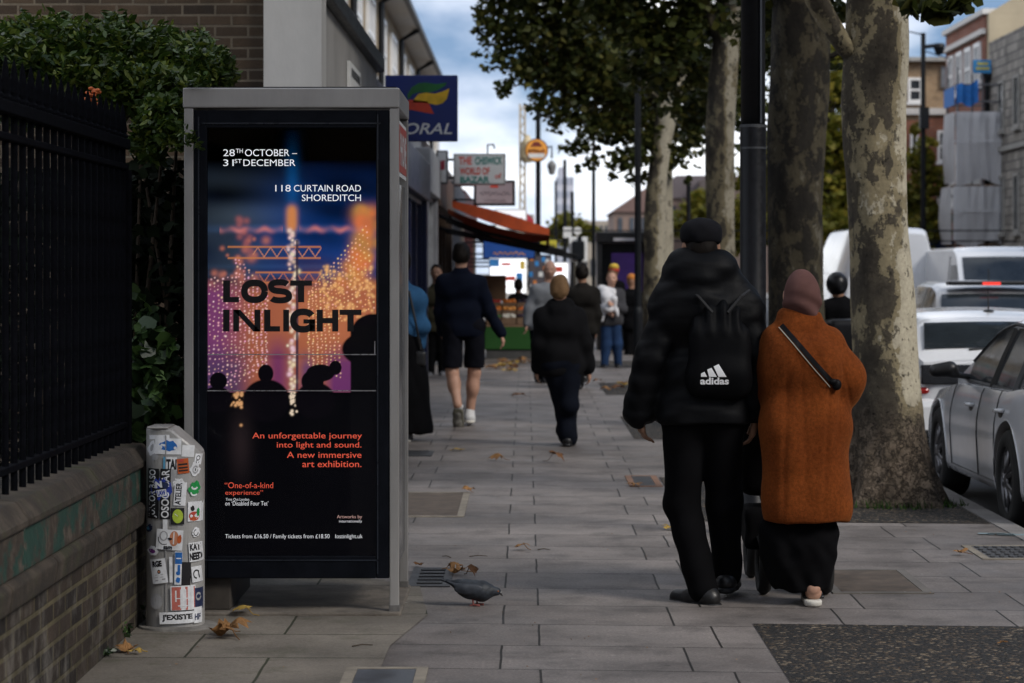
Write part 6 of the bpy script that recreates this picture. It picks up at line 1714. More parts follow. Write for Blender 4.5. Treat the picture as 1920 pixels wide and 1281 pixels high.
def wheel(t, s_, u, wr=.32, side=-1, w_=.21):
    o = MB()
    prof = [(wr * .66, -w_ / 2), (wr * .90, -w_ / 2), (wr * .97, -w_ / 2 + .02), (wr, -w_ / 4), (wr, w_ / 4), (wr * .97, w_ / 2 - .02), (wr * .90, w_ / 2), (wr * .66, w_ / 2), (wr * .62, 0)]
    n = 40; vs = []
    for r_, x in prof:
        for k in range(n): a = 2 * math.pi * k / n; vs.append((u + x, s_ + r_ * math.cos(a), wr + r_ * math.sin(a)))
    m_ = len(prof); fs = [(i * n + k, i * n + (k + 1) % n, ((i + 1) % m_) * n + (k + 1) % n, ((i + 1) % m_) * n + k) for i in range(m_) for k in range(n)]
    o.add(vs, fs).fix()
    wh = o.build('wheel', tyre_m, t, local=True, smooth=True)
    xo = u + side * w_ * .38
    g = MB(); rr = wr * .67
    for q in range(5):
        for dq in (-.16, .16):
            a = 2 * math.pi * q / 5 + dq * .6; b = 2 * math.pi * q / 5 + dq * 1.5
            p0 = (xo + side * .012, s_ + .05 * math.cos(a), wr + .05 * math.sin(a)); p1 = (xo - side * .01, s_ + rr * .96 * math.cos(b), wr + rr * .96 * math.sin(b))
            g.path([p0, p1], [.020, .015], 6)
    n = 36; vs = []
    for r_, x in ((rr, 0), (rr * .93, 0.01), (rr * .90, -.03), (rr * .99, -.03)):
        for k in range(n): a = 2 * math.pi * k / n; vs.append((xo + side * x, s_ + r_ * math.cos(a), wr + r_ * math.sin(a)))
    g.add(vs, [(i * n + k, i * n + (k + 1) % n, ((i + 1) % 4) * n + (k + 1) % n, ((i + 1) % 4) * n + k) for i in range(4) for k in range(n)])
    g.ball((xo + side * .012, s_, wr), (.02, .055, .055), 10, 6)
    g.build('rim', rim_m, wh, local=True, smooth=True)
    g = MB(); g.prism([(s_ + .6 * rr * math.cos(k * .3142), wr + .6 * rr * math.sin(k * .3142)) for k in range(20)], lambda a, b: (u - .01, a, b), lambda a, b: (xo - side * .035, a, b)); g.fix(); g.build('brake_disc', mat('brake_disc', (.06, .06, .06), .5, .2, metal=.6), wh, local=True)
def panel(t, nm, m_, fn, nu=10, nv=6):
    g = MB(); g.grid(fn, nu, nv); g.fix(); return g.build(nm, m_, t, local=True, smooth=True)
def roofglass(t, nm, a, b, ztop, gw, lo=.06, m_=None):
    def pt(u, v):
        s_ = a + (b - a) * v; zt = ztop(s_); w_ = (gw(s_, zt) - lo) * (u * 2 - 1); n_ = .010 + .014 * (1 - (2 * u - 1) ** 2); ds = .02
        sl_ = (ztop(s_ + ds) - ztop(s_ - ds)) / (2 * ds); L2 = math.hypot(1, sl_)
        return (w_, s_ - sl_ / L2 * n_, zt + n_ / L2)
    return panel(t, nm, m_ or glass_dark, pt, 14, 10)
def shut(t, pts_fn, name='shut_line', m_=None, w_=.004):
    g = MB(); g.path([pts_fn(k / 14) for k in range(15)], w_, 4); return g.build(name, m_ or trim_m, t, local=True)
def lowside(plan, dx, dz, s_, f):
    """a point on the lower body's flank: f from 0 at the bottom to 1 at the deck"""
    zt = float(sm(dx, dz, s_, .10)); zb = .20; h_ = zt - zb
    u = np.interp(f, [0, .12, .28, .5, .66, .76, .82, .93, 1], [.955, .985, .992, 1, .998, .985, .975, .955, .925]) * plan(s_)
    return u, zb + f * h_

# 1. the silver saloon at the right edge, tail towards us and parked beside the kerb
deck = [(0, .92), (.75, .94), (1.2, .90), (2.9, .875), (3.1, .86), (4.0, .77), (4.4, .56)]
roof = [(.40, .93), (1.05, 1.24), (1.35, 1.33), (2.0, 1.36), (2.4, 1.30), (3.25, .88)]
X1 = 3.06 + .9
t, plan, bz, ztop, gw = vehicle('parked_car', 'silver saloon car parked at the kerb at the right edge with black door mirror', 'car', X1, 14.5, 4.4, 1.8, 1.36, 1, car_silver, deck, roof, [(0, .885), (4.4, .865)], (.95, 3.50), .33, .56, .80, win_side=((.90, 1.12, .08), (1.16, 1.86, .08), (1.92, 2.82, .08)))
dx, dz = zip(*deck)
for s_ in (.95, 3.50):
    for sd in (-1, 1): wheel(t, s_, sd * .79, .33, sd)
roofglass(t, 'rear_window', .50, 1.02, ztop, gw); roofglass(t, 'windscreen', 2.48, 3.14, ztop, gw)
fl = lambda s_, f, e=.003: (lambda q: (-(q[0] + e), s_, q[1]))(lowside(plan, dx, dz, s_, f))
for nm, a in (('door_gap', 1.30), ('door_gap', 1.90), ('door_gap', 2.92)):
    shut(t, (lambda a_: lambda k: fl(a_ + (-.10 * max(0, .45 - k) ** 1.2 * (-1 if a_ < 1.5 else .2)), .12 + .86 * k))(a), nm)
shut(t, lambda k: fl(1.33 + 1.60 * k, .13), 'sill_gap')
shut(t, lambda k: (-(gw(.88 + 2.0 * k, bz(2) + .015) + .008), .88 + 2.0 * k, bz(2) + .012), 'waist_trim', trim_m, .012)
shut(t, lambda k: (-(gw(.88 + 1.98 * k, ztop(.88 + 1.98 * k) - .05) + .006), .88 + 1.98 * k, max(bz(2) + .03, ztop(.88 + 1.98 * k) - .05)), 'window_trim', trim_m, .012)
for a in (1.14, 1.89):
    g = MB(); q = gw(a, 1.09) + .009; g.path([(-gw(a, bz(a)) - .009, a, bz(a)), (-q, a - .01, 1.09), (-gw(a - .02, 1.27) - .009, a - .02, min(1.27, ztop(a) - .05))], .022, 4); g.build('pillar_trim', trim_m, t, local=True)
for a in (1.16, 2.18):
    g = MB(); q0, q1, q2 = fl(a - .10, .80, .008), fl(a, .80, .035), fl(a + .10, .80, .008); g.path([q0, fl(a - .06, .80, .032), q1, fl(a + .06, .80, .032), q2], .014, 8); g.build('door_handle', car_silver, t, local=True, smooth=True)
    g = MB(); c = fl(a, .775, .002); g.ball(c, (.006, .075, .035), 12, 6); g.build('handle_recess', trim_m, t, local=True, smooth=True)
g = MB(); mx_ = -(gw(2.86, .92)); 
bd = Body(.008); bd.cap((mx_ - .0, 2.80, .91), (mx_ - .12, 2.80, .925), .022).cap((mx_ - .15, 2.81, .965), (mx_ - .25, 2.82, .955), .058, .048, .03, 1.0); bd.build('mirror', trim_m, t, 1, local=True)
def arc_lip(s0):
    g = MB(); pts = [( -(lowside(plan, dx, dz, s0 + .385 * math.cos(a), min(1, max(.05, (.33 + .385 * math.sin(a) - .2) / .68)))[0] + .001), s0 + .385 * math.cos(a), .33 + .385 * math.sin(a)) for a in np.linspace(-.25, math.pi + .25, 24)]
    g.path(pts, .007, 6); g.build('arch_lip', car_silver, t, local=True, smooth=True)
arc_lip(.95); arc_lip(3.50)
g = MB(); g.box(-.78, -.45, -.02, .06, .70, .86); g.build('tail_light', lamp_red, t, local=True, bevel=.03); g = MB(); g.box(.45, .78, -.02, .06, .70, .86); g.build('tail_light', lamp_red, t, local=True, bevel=.03)
g = MB(); g.box(-.80, -.5, 4.22, 4.36, .52, .64); g.build('headlight', lamp_clear, t, local=True, bevel=.03); g = MB(); g.box(.5, .8, 4.22, 4.36, .52, .64); g.build('headlight', lamp_clear, t, local=True, bevel=.03)

# 2. the white hatchback ahead, seen from behind
deck = [(0, .85), (.4, .90), (3.0, .88), (3.9, .80), (4.2, .6)]
roof = [(.02, .86), (.22, 1.04), (.55, 1.23), (.95, 1.29), (2.0, 1.31), (2.5, 1.24), (3.3, .92)]
t, plan, bz, ztop, gw = vehicle('parked_car', 'white hatchback seen from behind with aerial and dark rear window', 'car', 4.16, 20.9, 4.2, 1.78, 1.31, 1, car_white, deck, roof, [(0, .86), (4.2, .89)], (.75, 3.35), .32, .66, .86, win_side=((.75, 1.2, .08), (1.25, 2.0, .08), (2.05, 2.8, .08)))
for s_ in (.75, 3.35):
    for sd in (-1, 1): wheel(t, s_, sd * .78, .32, sd)
roofglass(t, 'rear_window', .16, .50, ztop, gw, .05); roofglass(t, 'windscreen', 2.56, 3.15, ztop, gw)
def rear_pt(off=.006): return lambda a, z: (a, -off + .10 * max(0, (z - .62)) ** 1.2, z)
rp_ = rear_pt(.012)
g = MB(); g.box(-.74, .74, -.03, .03, .685, .855); o = g.build('tailgate_panel', mat('gloss_black', (.01, .01, .011), .12, .2), t, local=True, bevel=.01)
g = MB(); g.box(-.26, .26, -.036, -.0305, .70, .805); p_ = g.build('number_plate', mat('plate_dark', (.03, .03, .035), .4, .2), o, local=True)
g = MB(); g.box(-.50, .50, -.012, .03, .655, .668); g.build('tailgate_gap', trim_m, t, local=True)
g = MB(); put_text(g, 'DS19', -.25, .795, -.08, .71, lambda a, b: (a, -.038, b), .02); g.box(-.46, -.30, -.02, -.012, .605, .628)
g.build('lettering', mat('badge_grey', (.30, .31, .33), .5), o, local=True)
g = MB(); g.box(-.86, .86, -.05, .25, .20, .56); g.build('bumper', car_white, t, local=True, bevel=.07)
g = MB(); g.box(-.80, .80, -.056, -.02, .22, .30); g.build('bumper_insert', trim_m, t, local=True, bevel=.02)
for sd in (-1, 1):
    g = MB(); g.box(min(sd * .66, sd * .84), max(sd * .66, sd * .84), .0, .10, .60, .66); g.build('tail_light', lamp_red, t, local=True, bevel=.03)
g = MB(); g.path([(0.02, .92, 1.29), (0.02, .95, 1.50)], [.008, .004], 6); g.ball((0.02, .92, 1.30), (.05, .07, .02), 10, 6); g.build('aerial', trim_m, t, local=True)
g = MB(); g.path([(-.30, .13, .98), (.10, .17, 1.0)], .012, 5); g.build('wiper', trim_m, t, local=True)

# 3. grey hatchback moving in the road with its high brake light on
deck = [(0, .90), (.4, .98), (3.0, .95), (3.9, .84), (4.2, .6)]
roof = [(.02, .92), (.20, 1.12), (.50, 1.42), (.95, 1.50), (2.0, 1.52), (2.5, 1.42), (3.3, .97)]
dd = 30.4
t, plan, bz, ztop, gw = vehicle('car', 'grey car in the road with its red high brake light lit', 'car', 5.05 + .9, dd, 4.2, 1.8, 1.52, 1, car_grey, deck, roof, [(0, .92), (4.2, .95)], (.75, 3.35), .32, .66, .86, win_side=((.55, 1.15, .08), (1.2, 2.0, .08), (2.05, 2.9, .08)))
for s_ in (.75, 3.35):
    for sd in (-1, 1): wheel(t, s_, sd * .78, .32, sd)
roofglass(t, 'rear_window', .14, .44, ztop, gw, .05); roofglass(t, 'windscreen', 2.56, 3.15, ztop, gw)
g = MB(); g.box(-.56, .56, .38, .62, 1.475, 1.53); sp_ = g.build('spoiler', trim_m, t, local=True, bevel=.02)
g = MB(); g.box(-.13, .10, .365, .3795, 1.48, 1.515); g.build('brake_light', mat('brake_lit', (.6, .03, .02), .4, .05, emit=1.0), sp_, local=True)
for sd in (-1, 1):
    g = MB(); g.box(min(sd * .64, sd * .82), max(sd * .64, sd * .82), -.01, .13, .72, 1.0); g.build('tail_light', lamp_red, t, local=True, bevel=.04)
g = MB(); g.path([(.05, .9, 1.51), (.05, .93, 1.68)], .008, 6); g.build('aerial', trim_m, t, local=True)
g = MB(); g.box(-.26, .26, -.03, -.005, .62, .73); g.build('number_plate', mat('plate_yellow', (.5, .38, .05), .5), t, local=True)

# 4. white vans coming the other way
def van(label, xc, yfront, rz, Hv, Wv, group):
    L_ = 5.4
    deck = [(0, 1.1), (4.2, 1.1), (4.9, 1.02), (5.4, .70)]
    roof = [(0, Hv - .02), (.12, Hv), (3.4, Hv), (3.75, Hv - .12), (4.55, 1.12)]
    t, plan, bz, ztop, gw = vehicle('van', label, 'van', xc, yfront, L_, Wv, Hv, -1, car_white, deck, roof, [(0, 1.08), (5.4, 1.08)], (.9, 4.45), .34, .80, .90, rz=rz, van=True, win_side=(), group=group)
    # the thing's origin is the tail; move it so that the nose is at yfront
    t.location = (xc + L_ * math.sin(rz) * -1, yfront + L_ * math.cos(rz), RZ)
    for s_ in (.9, 4.45):
        for sd in (-1, 1): wheel(t, s_, sd * (Wv / 2 - .12), .34, sd)
    roofglass(t, 'windscreen', 3.80, 4.50, ztop, gw, .08)
    for sd in (-1, 1):
        def pt(u, v, sd=sd):
            s_ = 3.35 + .85 * u; lo = 1.16; hi = min(1.75, ztop(s_) - .10); z = lo + max(.02, hi - lo) * v
            return (sd * (gw(s_, z) + .008), s_, z)
        panel(t, 'window', glass_dark, pt)
        shut(t, lambda k, sd=sd: (sd * (gw(3.2, 1.1 + (Hv - 1.25) * k) + .004), 3.2, 1.1 + (Hv - 1.25) * k), 'door_gap')
        shut(t, lambda k, sd=sd: (sd * (gw(.3 + 2.8 * k, 1.45) + .004), .3 + 2.8 * k, 1.45), 'side_groove', mat('van_shade', (.4, .41, .43), .4), .012)
        bd = Body(.012); bd.cap((sd * (gw(4.05, 1.2) + .05), 4.05, 1.2), (sd * (gw(4.05, 1.2) + .17), 4.05, 1.38), .05, .07); bd.build('mirror', trim_m, t, 1, local=True)
        g = MB(); g.box(min(sd * .60, sd * .88) * Wv / 1.95, max(sd * .60, sd * .88) * Wv / 1.95, 5.2, 5.38, .68, .88); g.build('headlight', lamp_clear, t, local=True, bevel=.04)
    g = MB(); g.box(-.5, .5, 5.33, 5.41, .45, .64); g.build('grille', trim_m, t, local=True, bevel=.03)
    return t, gw
L_ = 5.4
roof = [(0, 2.30), (.10, 2.40), (.25, 2.44), (3.4, 2.44), (3.75, 2.30), (4.55, 1.12)]
t, plan, bz, ztop, gw = vehicle('van', 'white high roofed panel van seen from behind, partly hidden by the nearest tree trunk', 'van', 6.75, 44.5, L_, 2.1, 2.44, 1, car_white, [(0, 1.1), (4.2, 1.1), (4.9, 1.02), (5.4, .70)], roof, [(0, 1.08), (5.4, 1.08)], (.9, 4.45), .34, .58, .90, van=True, group='white vans in the traffic')
for s_ in (.9, 4.45):
    for sd in (-1, 1): wheel(t, s_, sd * .93, .34, sd)
g = MB(); g.box(-.006, .006, -.006, .01, .35, 2.2); g.build('door_gap', trim_m, t, local=True)
g = MB(); g.box(.08, .22, -.03, .0, 1.12, 1.2); g.build('door_handle', trim_m, t, local=True)
for sd in (-1, 1):
    g = MB(); g.box(min(sd * .86, sd * .98), max(sd * .86, sd * .98), -.02, .06, .7, 1.15); g.build('tail_light', lamp_red, t, local=True, bevel=.02)
    roofglass_ = None
roofglass(t, 'windscreen', 3.80, 4.50, ztop, gw, .08)
t, gw_ = van('white van facing us behind the grey car with an aerial over its windscreen', 8.35, 40.0, R(1), 2.06, 2.0, 'white vans in the traffic')
g = MB(); g.path([(-.35, 3.62, 2.05), (-.35, 3.70, 2.20)], .012, 6); g.ball((-.35, 3.62, 2.06), (.05, .08, .03), 8, 6); g.build('aerial', trim_m, t, local=True)

# 5. black scooter with a helmeted rider beyond the woman
sd_ = 25.2; sxx = W(1574, 0, sd_)[0]
t = thing('motor_scooter', 'black motor scooter standing in the road beyond the woman in orange', 'scooter', (sxx, sd_, RZ))
blk = mat('scooter_black', (.006, .006, .007), .35, .2, spec=.25)
for s_ in (-.62, .62):
    g = MB(); n = 28; vs = []
    for r_, x in ((.17, -.05), (.24, -.06), (.26, 0), (.24, .06), (.17, .05)):
        for k in range(n): a = 2 * math.pi * k / n; vs.append((x, s_ + r_ * math.cos(a), .26 + r_ * math.sin(a)))
    g.add(vs, [(i * n + k, i * n + (k + 1) % n, ((i + 1) % 5) * n + (k + 1) % n, ((i + 1) % 5) * n + k) for i in range(5) for k in range(n)]).fix(); g.build('wheel', tyre_m, t, local=True, smooth=True)
b = Body(.018); b.cap((0, -.75, .62), (0, -.1, .66), .15, .17, .06).cap((0, -.1, .45), (0, .25, .35), .17, .15, .08).cap((0, .35, .4), (0, .45, .95), .17, .15, .08).ell((0, -.55, .55), (.17, .35, .18), .06).ell((0, .5, .95), (.2, .16, .16), .05); b.build('fairing', blk, t, local=True)
b = Body(.018); b.box((0, -.72, 1.0), (.17, .14, .12), .06); b.build('top_box', blk, t, local=True)
b = Body(.016); b.cap((0, -.5, .80), (0, .05, .80), .13, .12, .05, 1); b.build('seat', trim_m, t, local=True)
g = MB(); g.path([(-.36, .30, 1.06), (-.2, .40, 1.08), (.2, .40, 1.08), (.36, .30, 1.06)], .018, 8)
g.build('handlebar', trim_m, t, local=True)
for q in (-1, 1):
    g = MB(); g.path([(q * .26, .36, 1.08), (q * .36, .34, 1.28)], .009, 6); g.ball((q * .40, .33, 1.32), (.075, .02, .05), 12, 8); g.build('mirror', mat('mirror_grey', (.22, .22, .23), .25, .2), t, local=True, smooth=True)
g = MB(); g.box(-.09, .09, -.92, -.90, .62, .68); g.build('tail_light', lamp_red, t, local=True, bevel=.01)
# ---------------------------------------------------------------- people
skin_a = mat('skin_light', (.42, .24, .17), .55, .12, 14, .1, 80); skin_b = mat('skin_tan', (.30, .165, .105), .55, .12, 14, .1, 80); skin_c = mat('skin_brown', (.17, .085, .055), .55, .12, 14, .1, 80)
def cloth(name, col, rough=.9, var=.25, weave=220, bump=.35, fuzz=0.0):
    s = NT(name)
    a = s.noise(7, 5, .65)
    s.set(s.ramp(a, [(.3, tuple(c * (1 - var) for c in col)), (.7, tuple(c * (1 + var) for c in col))]), rough, 0, .08)
    s.bump(s.mix(.5, s.noise(30, 5, .7), s.noise(weave, 2)), bump, .004)
    if fuzz:
        s.b.inputs['Sheen Weight'].default_value = fuzz; s.b.inputs['Sheen Roughness'].default_value = .5
    return s.mat
blackcloth = cloth('black_cloth', (.0032, .0032, .0040)); blacknylon = mat('black_nylon', (.0030, .0033, .0043), .6, .3, 9, .3, 60, spec=.12); navycloth = cloth('navy_cloth', (.004, .006, .014)); jeans = cloth('blue_jeans', (.016, .035, .085)); darkjeans = cloth('dark_jeans', (.0045, .006, .011))
shoe_blk = mat('shoe_black', (.010, .010, .011), .4, .3, 20, .2); sole_w = mat('sole_white', (.55, .53, .48), .6, .15, 20); hair_dk = cloth('dark_hair', (.008, .006, .005), .5, .3, 300, .8); hair_bl = cloth('blond_hair', (.17, .10, .05), .5, .3, 300, .8); hair_gr = cloth('grey_hair', (.06, .055, .05), .6, .3, 300, .8)

class Person:
    """D: distance; joints given as (photo x, photo y, depth offset); facing +1 looks away from us, -1 towards us"""
    def __init__(s, label, D, J, facing=1, skin=None, h=.012, base=None, group=None):
        s.D, s.f, s.h = D, facing, h
        s.J = {k: np.array(W(v[0], v[1], D)) + (0, v[2] if len(v) > 2 else 0, 0) for k, v in J.items()}
        j = s.J
        j.setdefault('neck', (j['shL'] + j['shR']) / 2 + (0, 0, .05))
        bx = (j['hipL'] + j['hipR']) / 2
        s.t = thing('person', label, 'person', (bx[0], bx[1], 0), group=group)
        s.skin = skin or skin_a
    def body(s, legs=True, arms=True, k_h=1.0, fingers=True, face=True, build=True, calf=1.0):
        j, f = s.J, s.f
        b = Body(s.h)
        hd = j['head']
        b.ell(hd + (0, -.005 * f, .01), (.077 * k_h, .097 * k_h, .112 * k_h), .03).ell(hd + (0, .03 * f, -.055 * k_h), (.058 * k_h, .065 * k_h, .062 * k_h), .03)
        b.cap(hd + (0, .098 * f, .0), hd + (0, .112 * f, -.035), .008, .016, .015)
        b.ell(hd + (0, .088 * f, -.070), (.026, .018, .010), .01)          # mouth
        for q in (-1, 1):
            b.ell(hd + (q * .078 * k_h, 0, -.008), (.014, .026, .034), .012)
            b.ell(hd + (q * .032, .088 * f, .020), (.024, .014, .009), .012)      # brow
            b.ell(hd + (q * .040, .075 * f, -.030), (.024, .022, .02), .02)        # cheek
        nk = j['neck']
        b.cap(hd + (0, -.015 * f, -.05), nk + (0, -.01 * f, -.02), .052 * k_h, .062, .03)
        b.cap(j['shL'] + (.02, 0, -.02), j['shR'] + (-.02, 0, -.02), .052, .052, .04)
        ch = nk + (0, 0, -.17); pel = (j['hipL'] + j['hipR']) / 2
        b.cap(ch + (-.06, 0, 0), ch + (.06, 0, 0), .095, .095, .05, .9).cap(ch, pel + (0, 0, .04), .10, .095, .05, .9)
        b.cap(j['hipL'] + (0, 0, .02), j['hipR'] + (0, 0, .02), .078, .078, .04)
        for S, q in (('L', -1), ('R', 1)):
            if arms and 'el' + S in j:
                b.cap(j['sh' + S], j['el' + S], .052, .041, .03).cap(j['el' + S], j['wr' + S], .041, .027, .02)
                s.hand(b, S, fingers)
            if legs and 'kn' + S in j:
                kn, an = j['kn' + S], j['an' + S]
                b.cap(j['hip' + S], kn, .070 * calf, .050 * calf, .03).cap(kn, an, .048 * calf, .034 * calf, .03)
                mid = kn * .68 + an * .32; b.ell(mid + (0, -.016 * f, 0), (.050 * calf, .054 * calf, .10), .04)
                b.cap(an, an + (0, .045 * f, -.05), .034, .027, .02)
        s.b = b
        if build:
            s.o = b.build('body', s.skin, s.t)
            if face and f < 0:
                e = MB()
                for q in (-1, 1): e.ball(hd + (q * .032, .088 * f, .002), (.012, .010, .008), 8, 6)
                e.build('eyes', mat('eye_dark', (.03, .02, .018), .3), s.t)
        return s
    def hand(s, b, S, fingers=True):
        j = s.J; wr, el = j['wr' + S], j['el' + S]; q = -1 if S == 'L' else 1
        u = j.get('hd' + S); u = (u - wr) if u is not None else (wr - el); u = u / np.linalg.norm(u)
        n_ = np.array([-q, .25 * s.f, 0.]); n_ -= u * (n_ @ u); n_ /= np.linalg.norm(n_)       # palm looks at the thigh
        t_ = np.array([0, s.f, 0.]); t_ -= u * (t_ @ u) + 0; t_ -= n_ * (t_ @ n_); t_ /= np.linalg.norm(t_) + 1e-9      # towards the thumb
        kn = []
        for i, (o, L1, L2, r) in enumerate(((.029, .040, .040, .0098), (.010, .044, .046, .0100), (-.010, .041, .043, .0096), (-.028, .033, .034, .0086))):
            K0 = wr + u * .088 + t_ * o
            b.cap(wr + u * .012 + t_ * o * .55, K0, .015, .0135, .012)
            if fingers:
                a = K0 + u * L1 * .92 + n_ * (L1 * (.30 + .06 * i)); c = a + u * L2 * .55 + n_ * L2 * (.80)
                b.cap(K0, a, r, r * .93, .004).cap(a, c, r * .93, r * .78, .004)
        if fingers:
            t0 = wr + u * .025 + t_ * .022; t1 = wr + u * .062 + t_ * .048 + n_ * .018; t2 = t1 + u * .034 + n_ * .010
            b.cap(t0, t1, .015, .0115, .01).cap(t1, t2, .0115, .009, .005)
    # -------- clothes
    def torso(s, b, o, wx=1.0, k=.06):
        j, f = s.J, s.f; nk = j['neck']; ch = nk + (0, 0, -.18); pel = (j['hipL'] + j['hipR']) / 2
        sw = np.array([abs(j['shR'][0] - j['shL'][0]) * .5, 0, 0])
        b.cap(j['shL'] + (0, 0, -.01), j['shR'] + (0, 0, -.01), .060 + o, .060 + o, k)
        b.cap(nk + (0, -.01 * f, -.03), nk + (0, -.01 * f, -.09), .07 + o * .7, .10 + o, k)
        b.cap(ch - sw * .52 * wx, ch + sw * .52 * wx, .115 + o, .115 + o, k, .95)
        md = ch * .45 + pel * .55
        b.cap(md - sw * .36 * wx, md + sw * .36 * wx, .112 + o, .112 + o, k, .95)
        b.cap(pel + (0, 0, .02) - sw * .42 * wx, pel + (0, 0, .02) + sw * .42 * wx, .115 + o, .115 + o, k, .95)
        return b
    def sleeves(s, b, o, k=.04, end=1.0, o2=None):
        j = s.J; o2 = o if o2 is None else o2
        for S in 'LR':
            if 'el' + S in j:
                w_ = j['el' + S] + (j['wr' + S] - j['el' + S]) * end
                b.cap(j['sh' + S], j['el' + S], .056 + o, .047 + o, k).cap(j['el' + S], w_, .047 + o, .036 + o2, k)
        return b
    def top(s, m_, o=.02, hem=None, wx=1.0, name='jacket', amp=.006, extra=None, end=.97, seed=1, o2=None, sleeves=True, disp=None, skirt=0, sk=.04):
        b = Body(s.h); s.torso(b, o, wx)
        if sleeves: s.sleeves(b, o * .8, k=sk, end=end, o2=o2)
        j = s.J; pel = (j['hipL'] + j['hipR']) / 2
        if hem is not None:
            hz = W(0, hem, s.D)[2]; sw = abs(j['shR'][0] - j['shL'][0]) * .5 * wx
            zb = hz + .06
            if zb < pel[2] - .02: b.cap(np.array([pel[0] - sw * .40, pel[1], zb]), np.array([pel[0] + sw * .40, pel[1], zb]), .118 + o + skirt, .118 + o + skirt, .06, .95)
            wrs = [j['wr' + S] for S in 'LR' if 'wr' + S in j] if sleeves else []
            px_ = pel[0]; half = sw * .40 + .16 + o
            b.cut(lambda X, Y, Z: np.where(np.abs(X - px_) < half + .02, hz - Z, -1.0) + 0 * Y)
        if extra: extra(b)
        return b.build(name, m_, s.t, disp=disp or folds(seed, amp))
    def trousers(s, m_, o=.018, name='trousers', bottom=None, seed=2, amp=.005, flare=.0, end=1.0):
        b = Body(s.h); j = s.J
        b.cap(j['hipL'] + (0, 0, .05), j['hipR'] + (0, 0, .05), .105 + o, .105 + o, .06)
        for S in 'LR':
            kn, an = j['kn' + S], j['an' + S]; e = kn + (an - kn) * end
            b.cap(j['hip' + S] + (0, 0, .01), kn, .088 + o, .062 + o, .03).cap(kn, e, .062 + o, .052 + o + flare, .03)
        if bottom: 
            z = W(0, bottom, s.D)[2]; b.cut(lambda X, Y, Z: z - Z + 0 * X + 0 * Y)
        return b.build(name, m_, s.t, disp=folds(seed, amp, (6, 6, 26)))
    def shoe(s, S, m_, sole=None, yaw=0, pitch=0, fat=1.0):
        j = s.J; an = j['an' + S]
        c, sn = math.cos(yaw), math.sin(yaw); f = s.f
        def T(x, y, z):
            y2, z2 = y * math.cos(pitch) + z * math.sin(pitch), -y * math.sin(pitch) * 1 + z * math.cos(pitch)
            return np.array([an[0] + (x * c + y2 * sn), an[1] + f * (y2 * c - x * sn), an[2] - .085 + z2])
        b = Body(min(.009, s.h))
        b.cap(T(0, -.055, .045), T(0, .05, .045), .042 * fat, .044 * fat, .03).cap(T(0, .05, .035), T(.0, .165, .03), .044 * fat, .038 * fat, .03).cap(T(0, -.04, .05), T(0, -.01, .105), .042 * fat, .044 * fat, .03)
        o = b.build('shoe', m_, s.t)
        b = Body(min(.009, s.h)); b.cap(T(0, -.065, .012), T(0, .04, .012), .043 * fat, .044 * fat, .02).cap(T(0, .04, .012), T(0, .165, .012), .044 * fat, .041 * fat, .02)
        z0 = T(0, 0, 0); nrm = np.array([0, f * math.sin(pitch), math.cos(pitch)])
        b.cut(lambda X, Y, Z: np.abs((X - z0[0]) * nrm[0] + (Y - z0[1]) * nrm[1] + (Z - z0[2]) * nrm[2] - .012) - .014)
        b.build('sole', sole or m_, o, 1)
        return o
    def hair(s, m_, r=.012, low=-.02, name='hair', k_h=1.0, back=True):
        b = Body(min(s.h, .009)); hd, f = s.J['head'], s.f
        b.ell(hd + (0, -.005 * f, .012), (.079 * k_h + r, .099 * k_h + r, .112 * k_h + r), .03)
        if back: b.ell(hd + (0, -.05 * f, -.03), (.068 * k_h + r, .058 * k_h + r, .06 + r), .03)
        # the hairline: high over the face, low at the nape
        y0 = hd[1]; z0 = hd[2]
        b.cut(lambda X, Y, Z: (z0 + low + .065 * np.clip((Y - y0) * f / .08 + .2, -.6, 1.3)) - Z + 0 * X)
        return b.build(name, m_, s.t, 1, folds(5, .0035, (45, 45, 45)))

# ---- 1. the man in the black padded jacket with the drawstring bag
D = 11.3
P = Person('man in black padded hooded jacket with a black logo bag on his back walking away', D, dict(
    head=(1315, 462, .02), neck=(1314, 520, 0), shL=(1260, 578), shR=(1392, 577), elL=(1219, 672, -.03), wrL=(1199, 774, .03), elR=(1418, 672, -.03), wrR=(1418, 782, .03),
    hdL=(1207, 832, .05), hdR=(1410, 835, .05),
    hipL=(1283, 792), hipR=(1352, 792), knL=(1281, 945, .05), anL=(1318, 1104, .0), toL=(1288, 1126, .10), knR=(1361, 945, .10), anR=(1371, 1085, .20), toR=(1378, 1098, .36)), 1, skin_b, .0095)
P.body()
def quilt(V):
    o = folds(31, .0028, (10, 10, 20))(V)
    j = P.J
    for S in 'LR':
        a, m_, e = j['sh' + S], j['el' + S], j['wr' + S]
        arm = np.abs(V[:, 0] - (j['shL'][0] + j['shR'][0]) / 2) > .185
        q = np.abs(np.sin((V[:, 2] - .9) * math.pi / .085 + .3 * np.sin(V[:, 0] * 25)))
        o = o + .0016 * q ** .5 + folds(33, .0022, (26, 20, 40))(V)
    return o
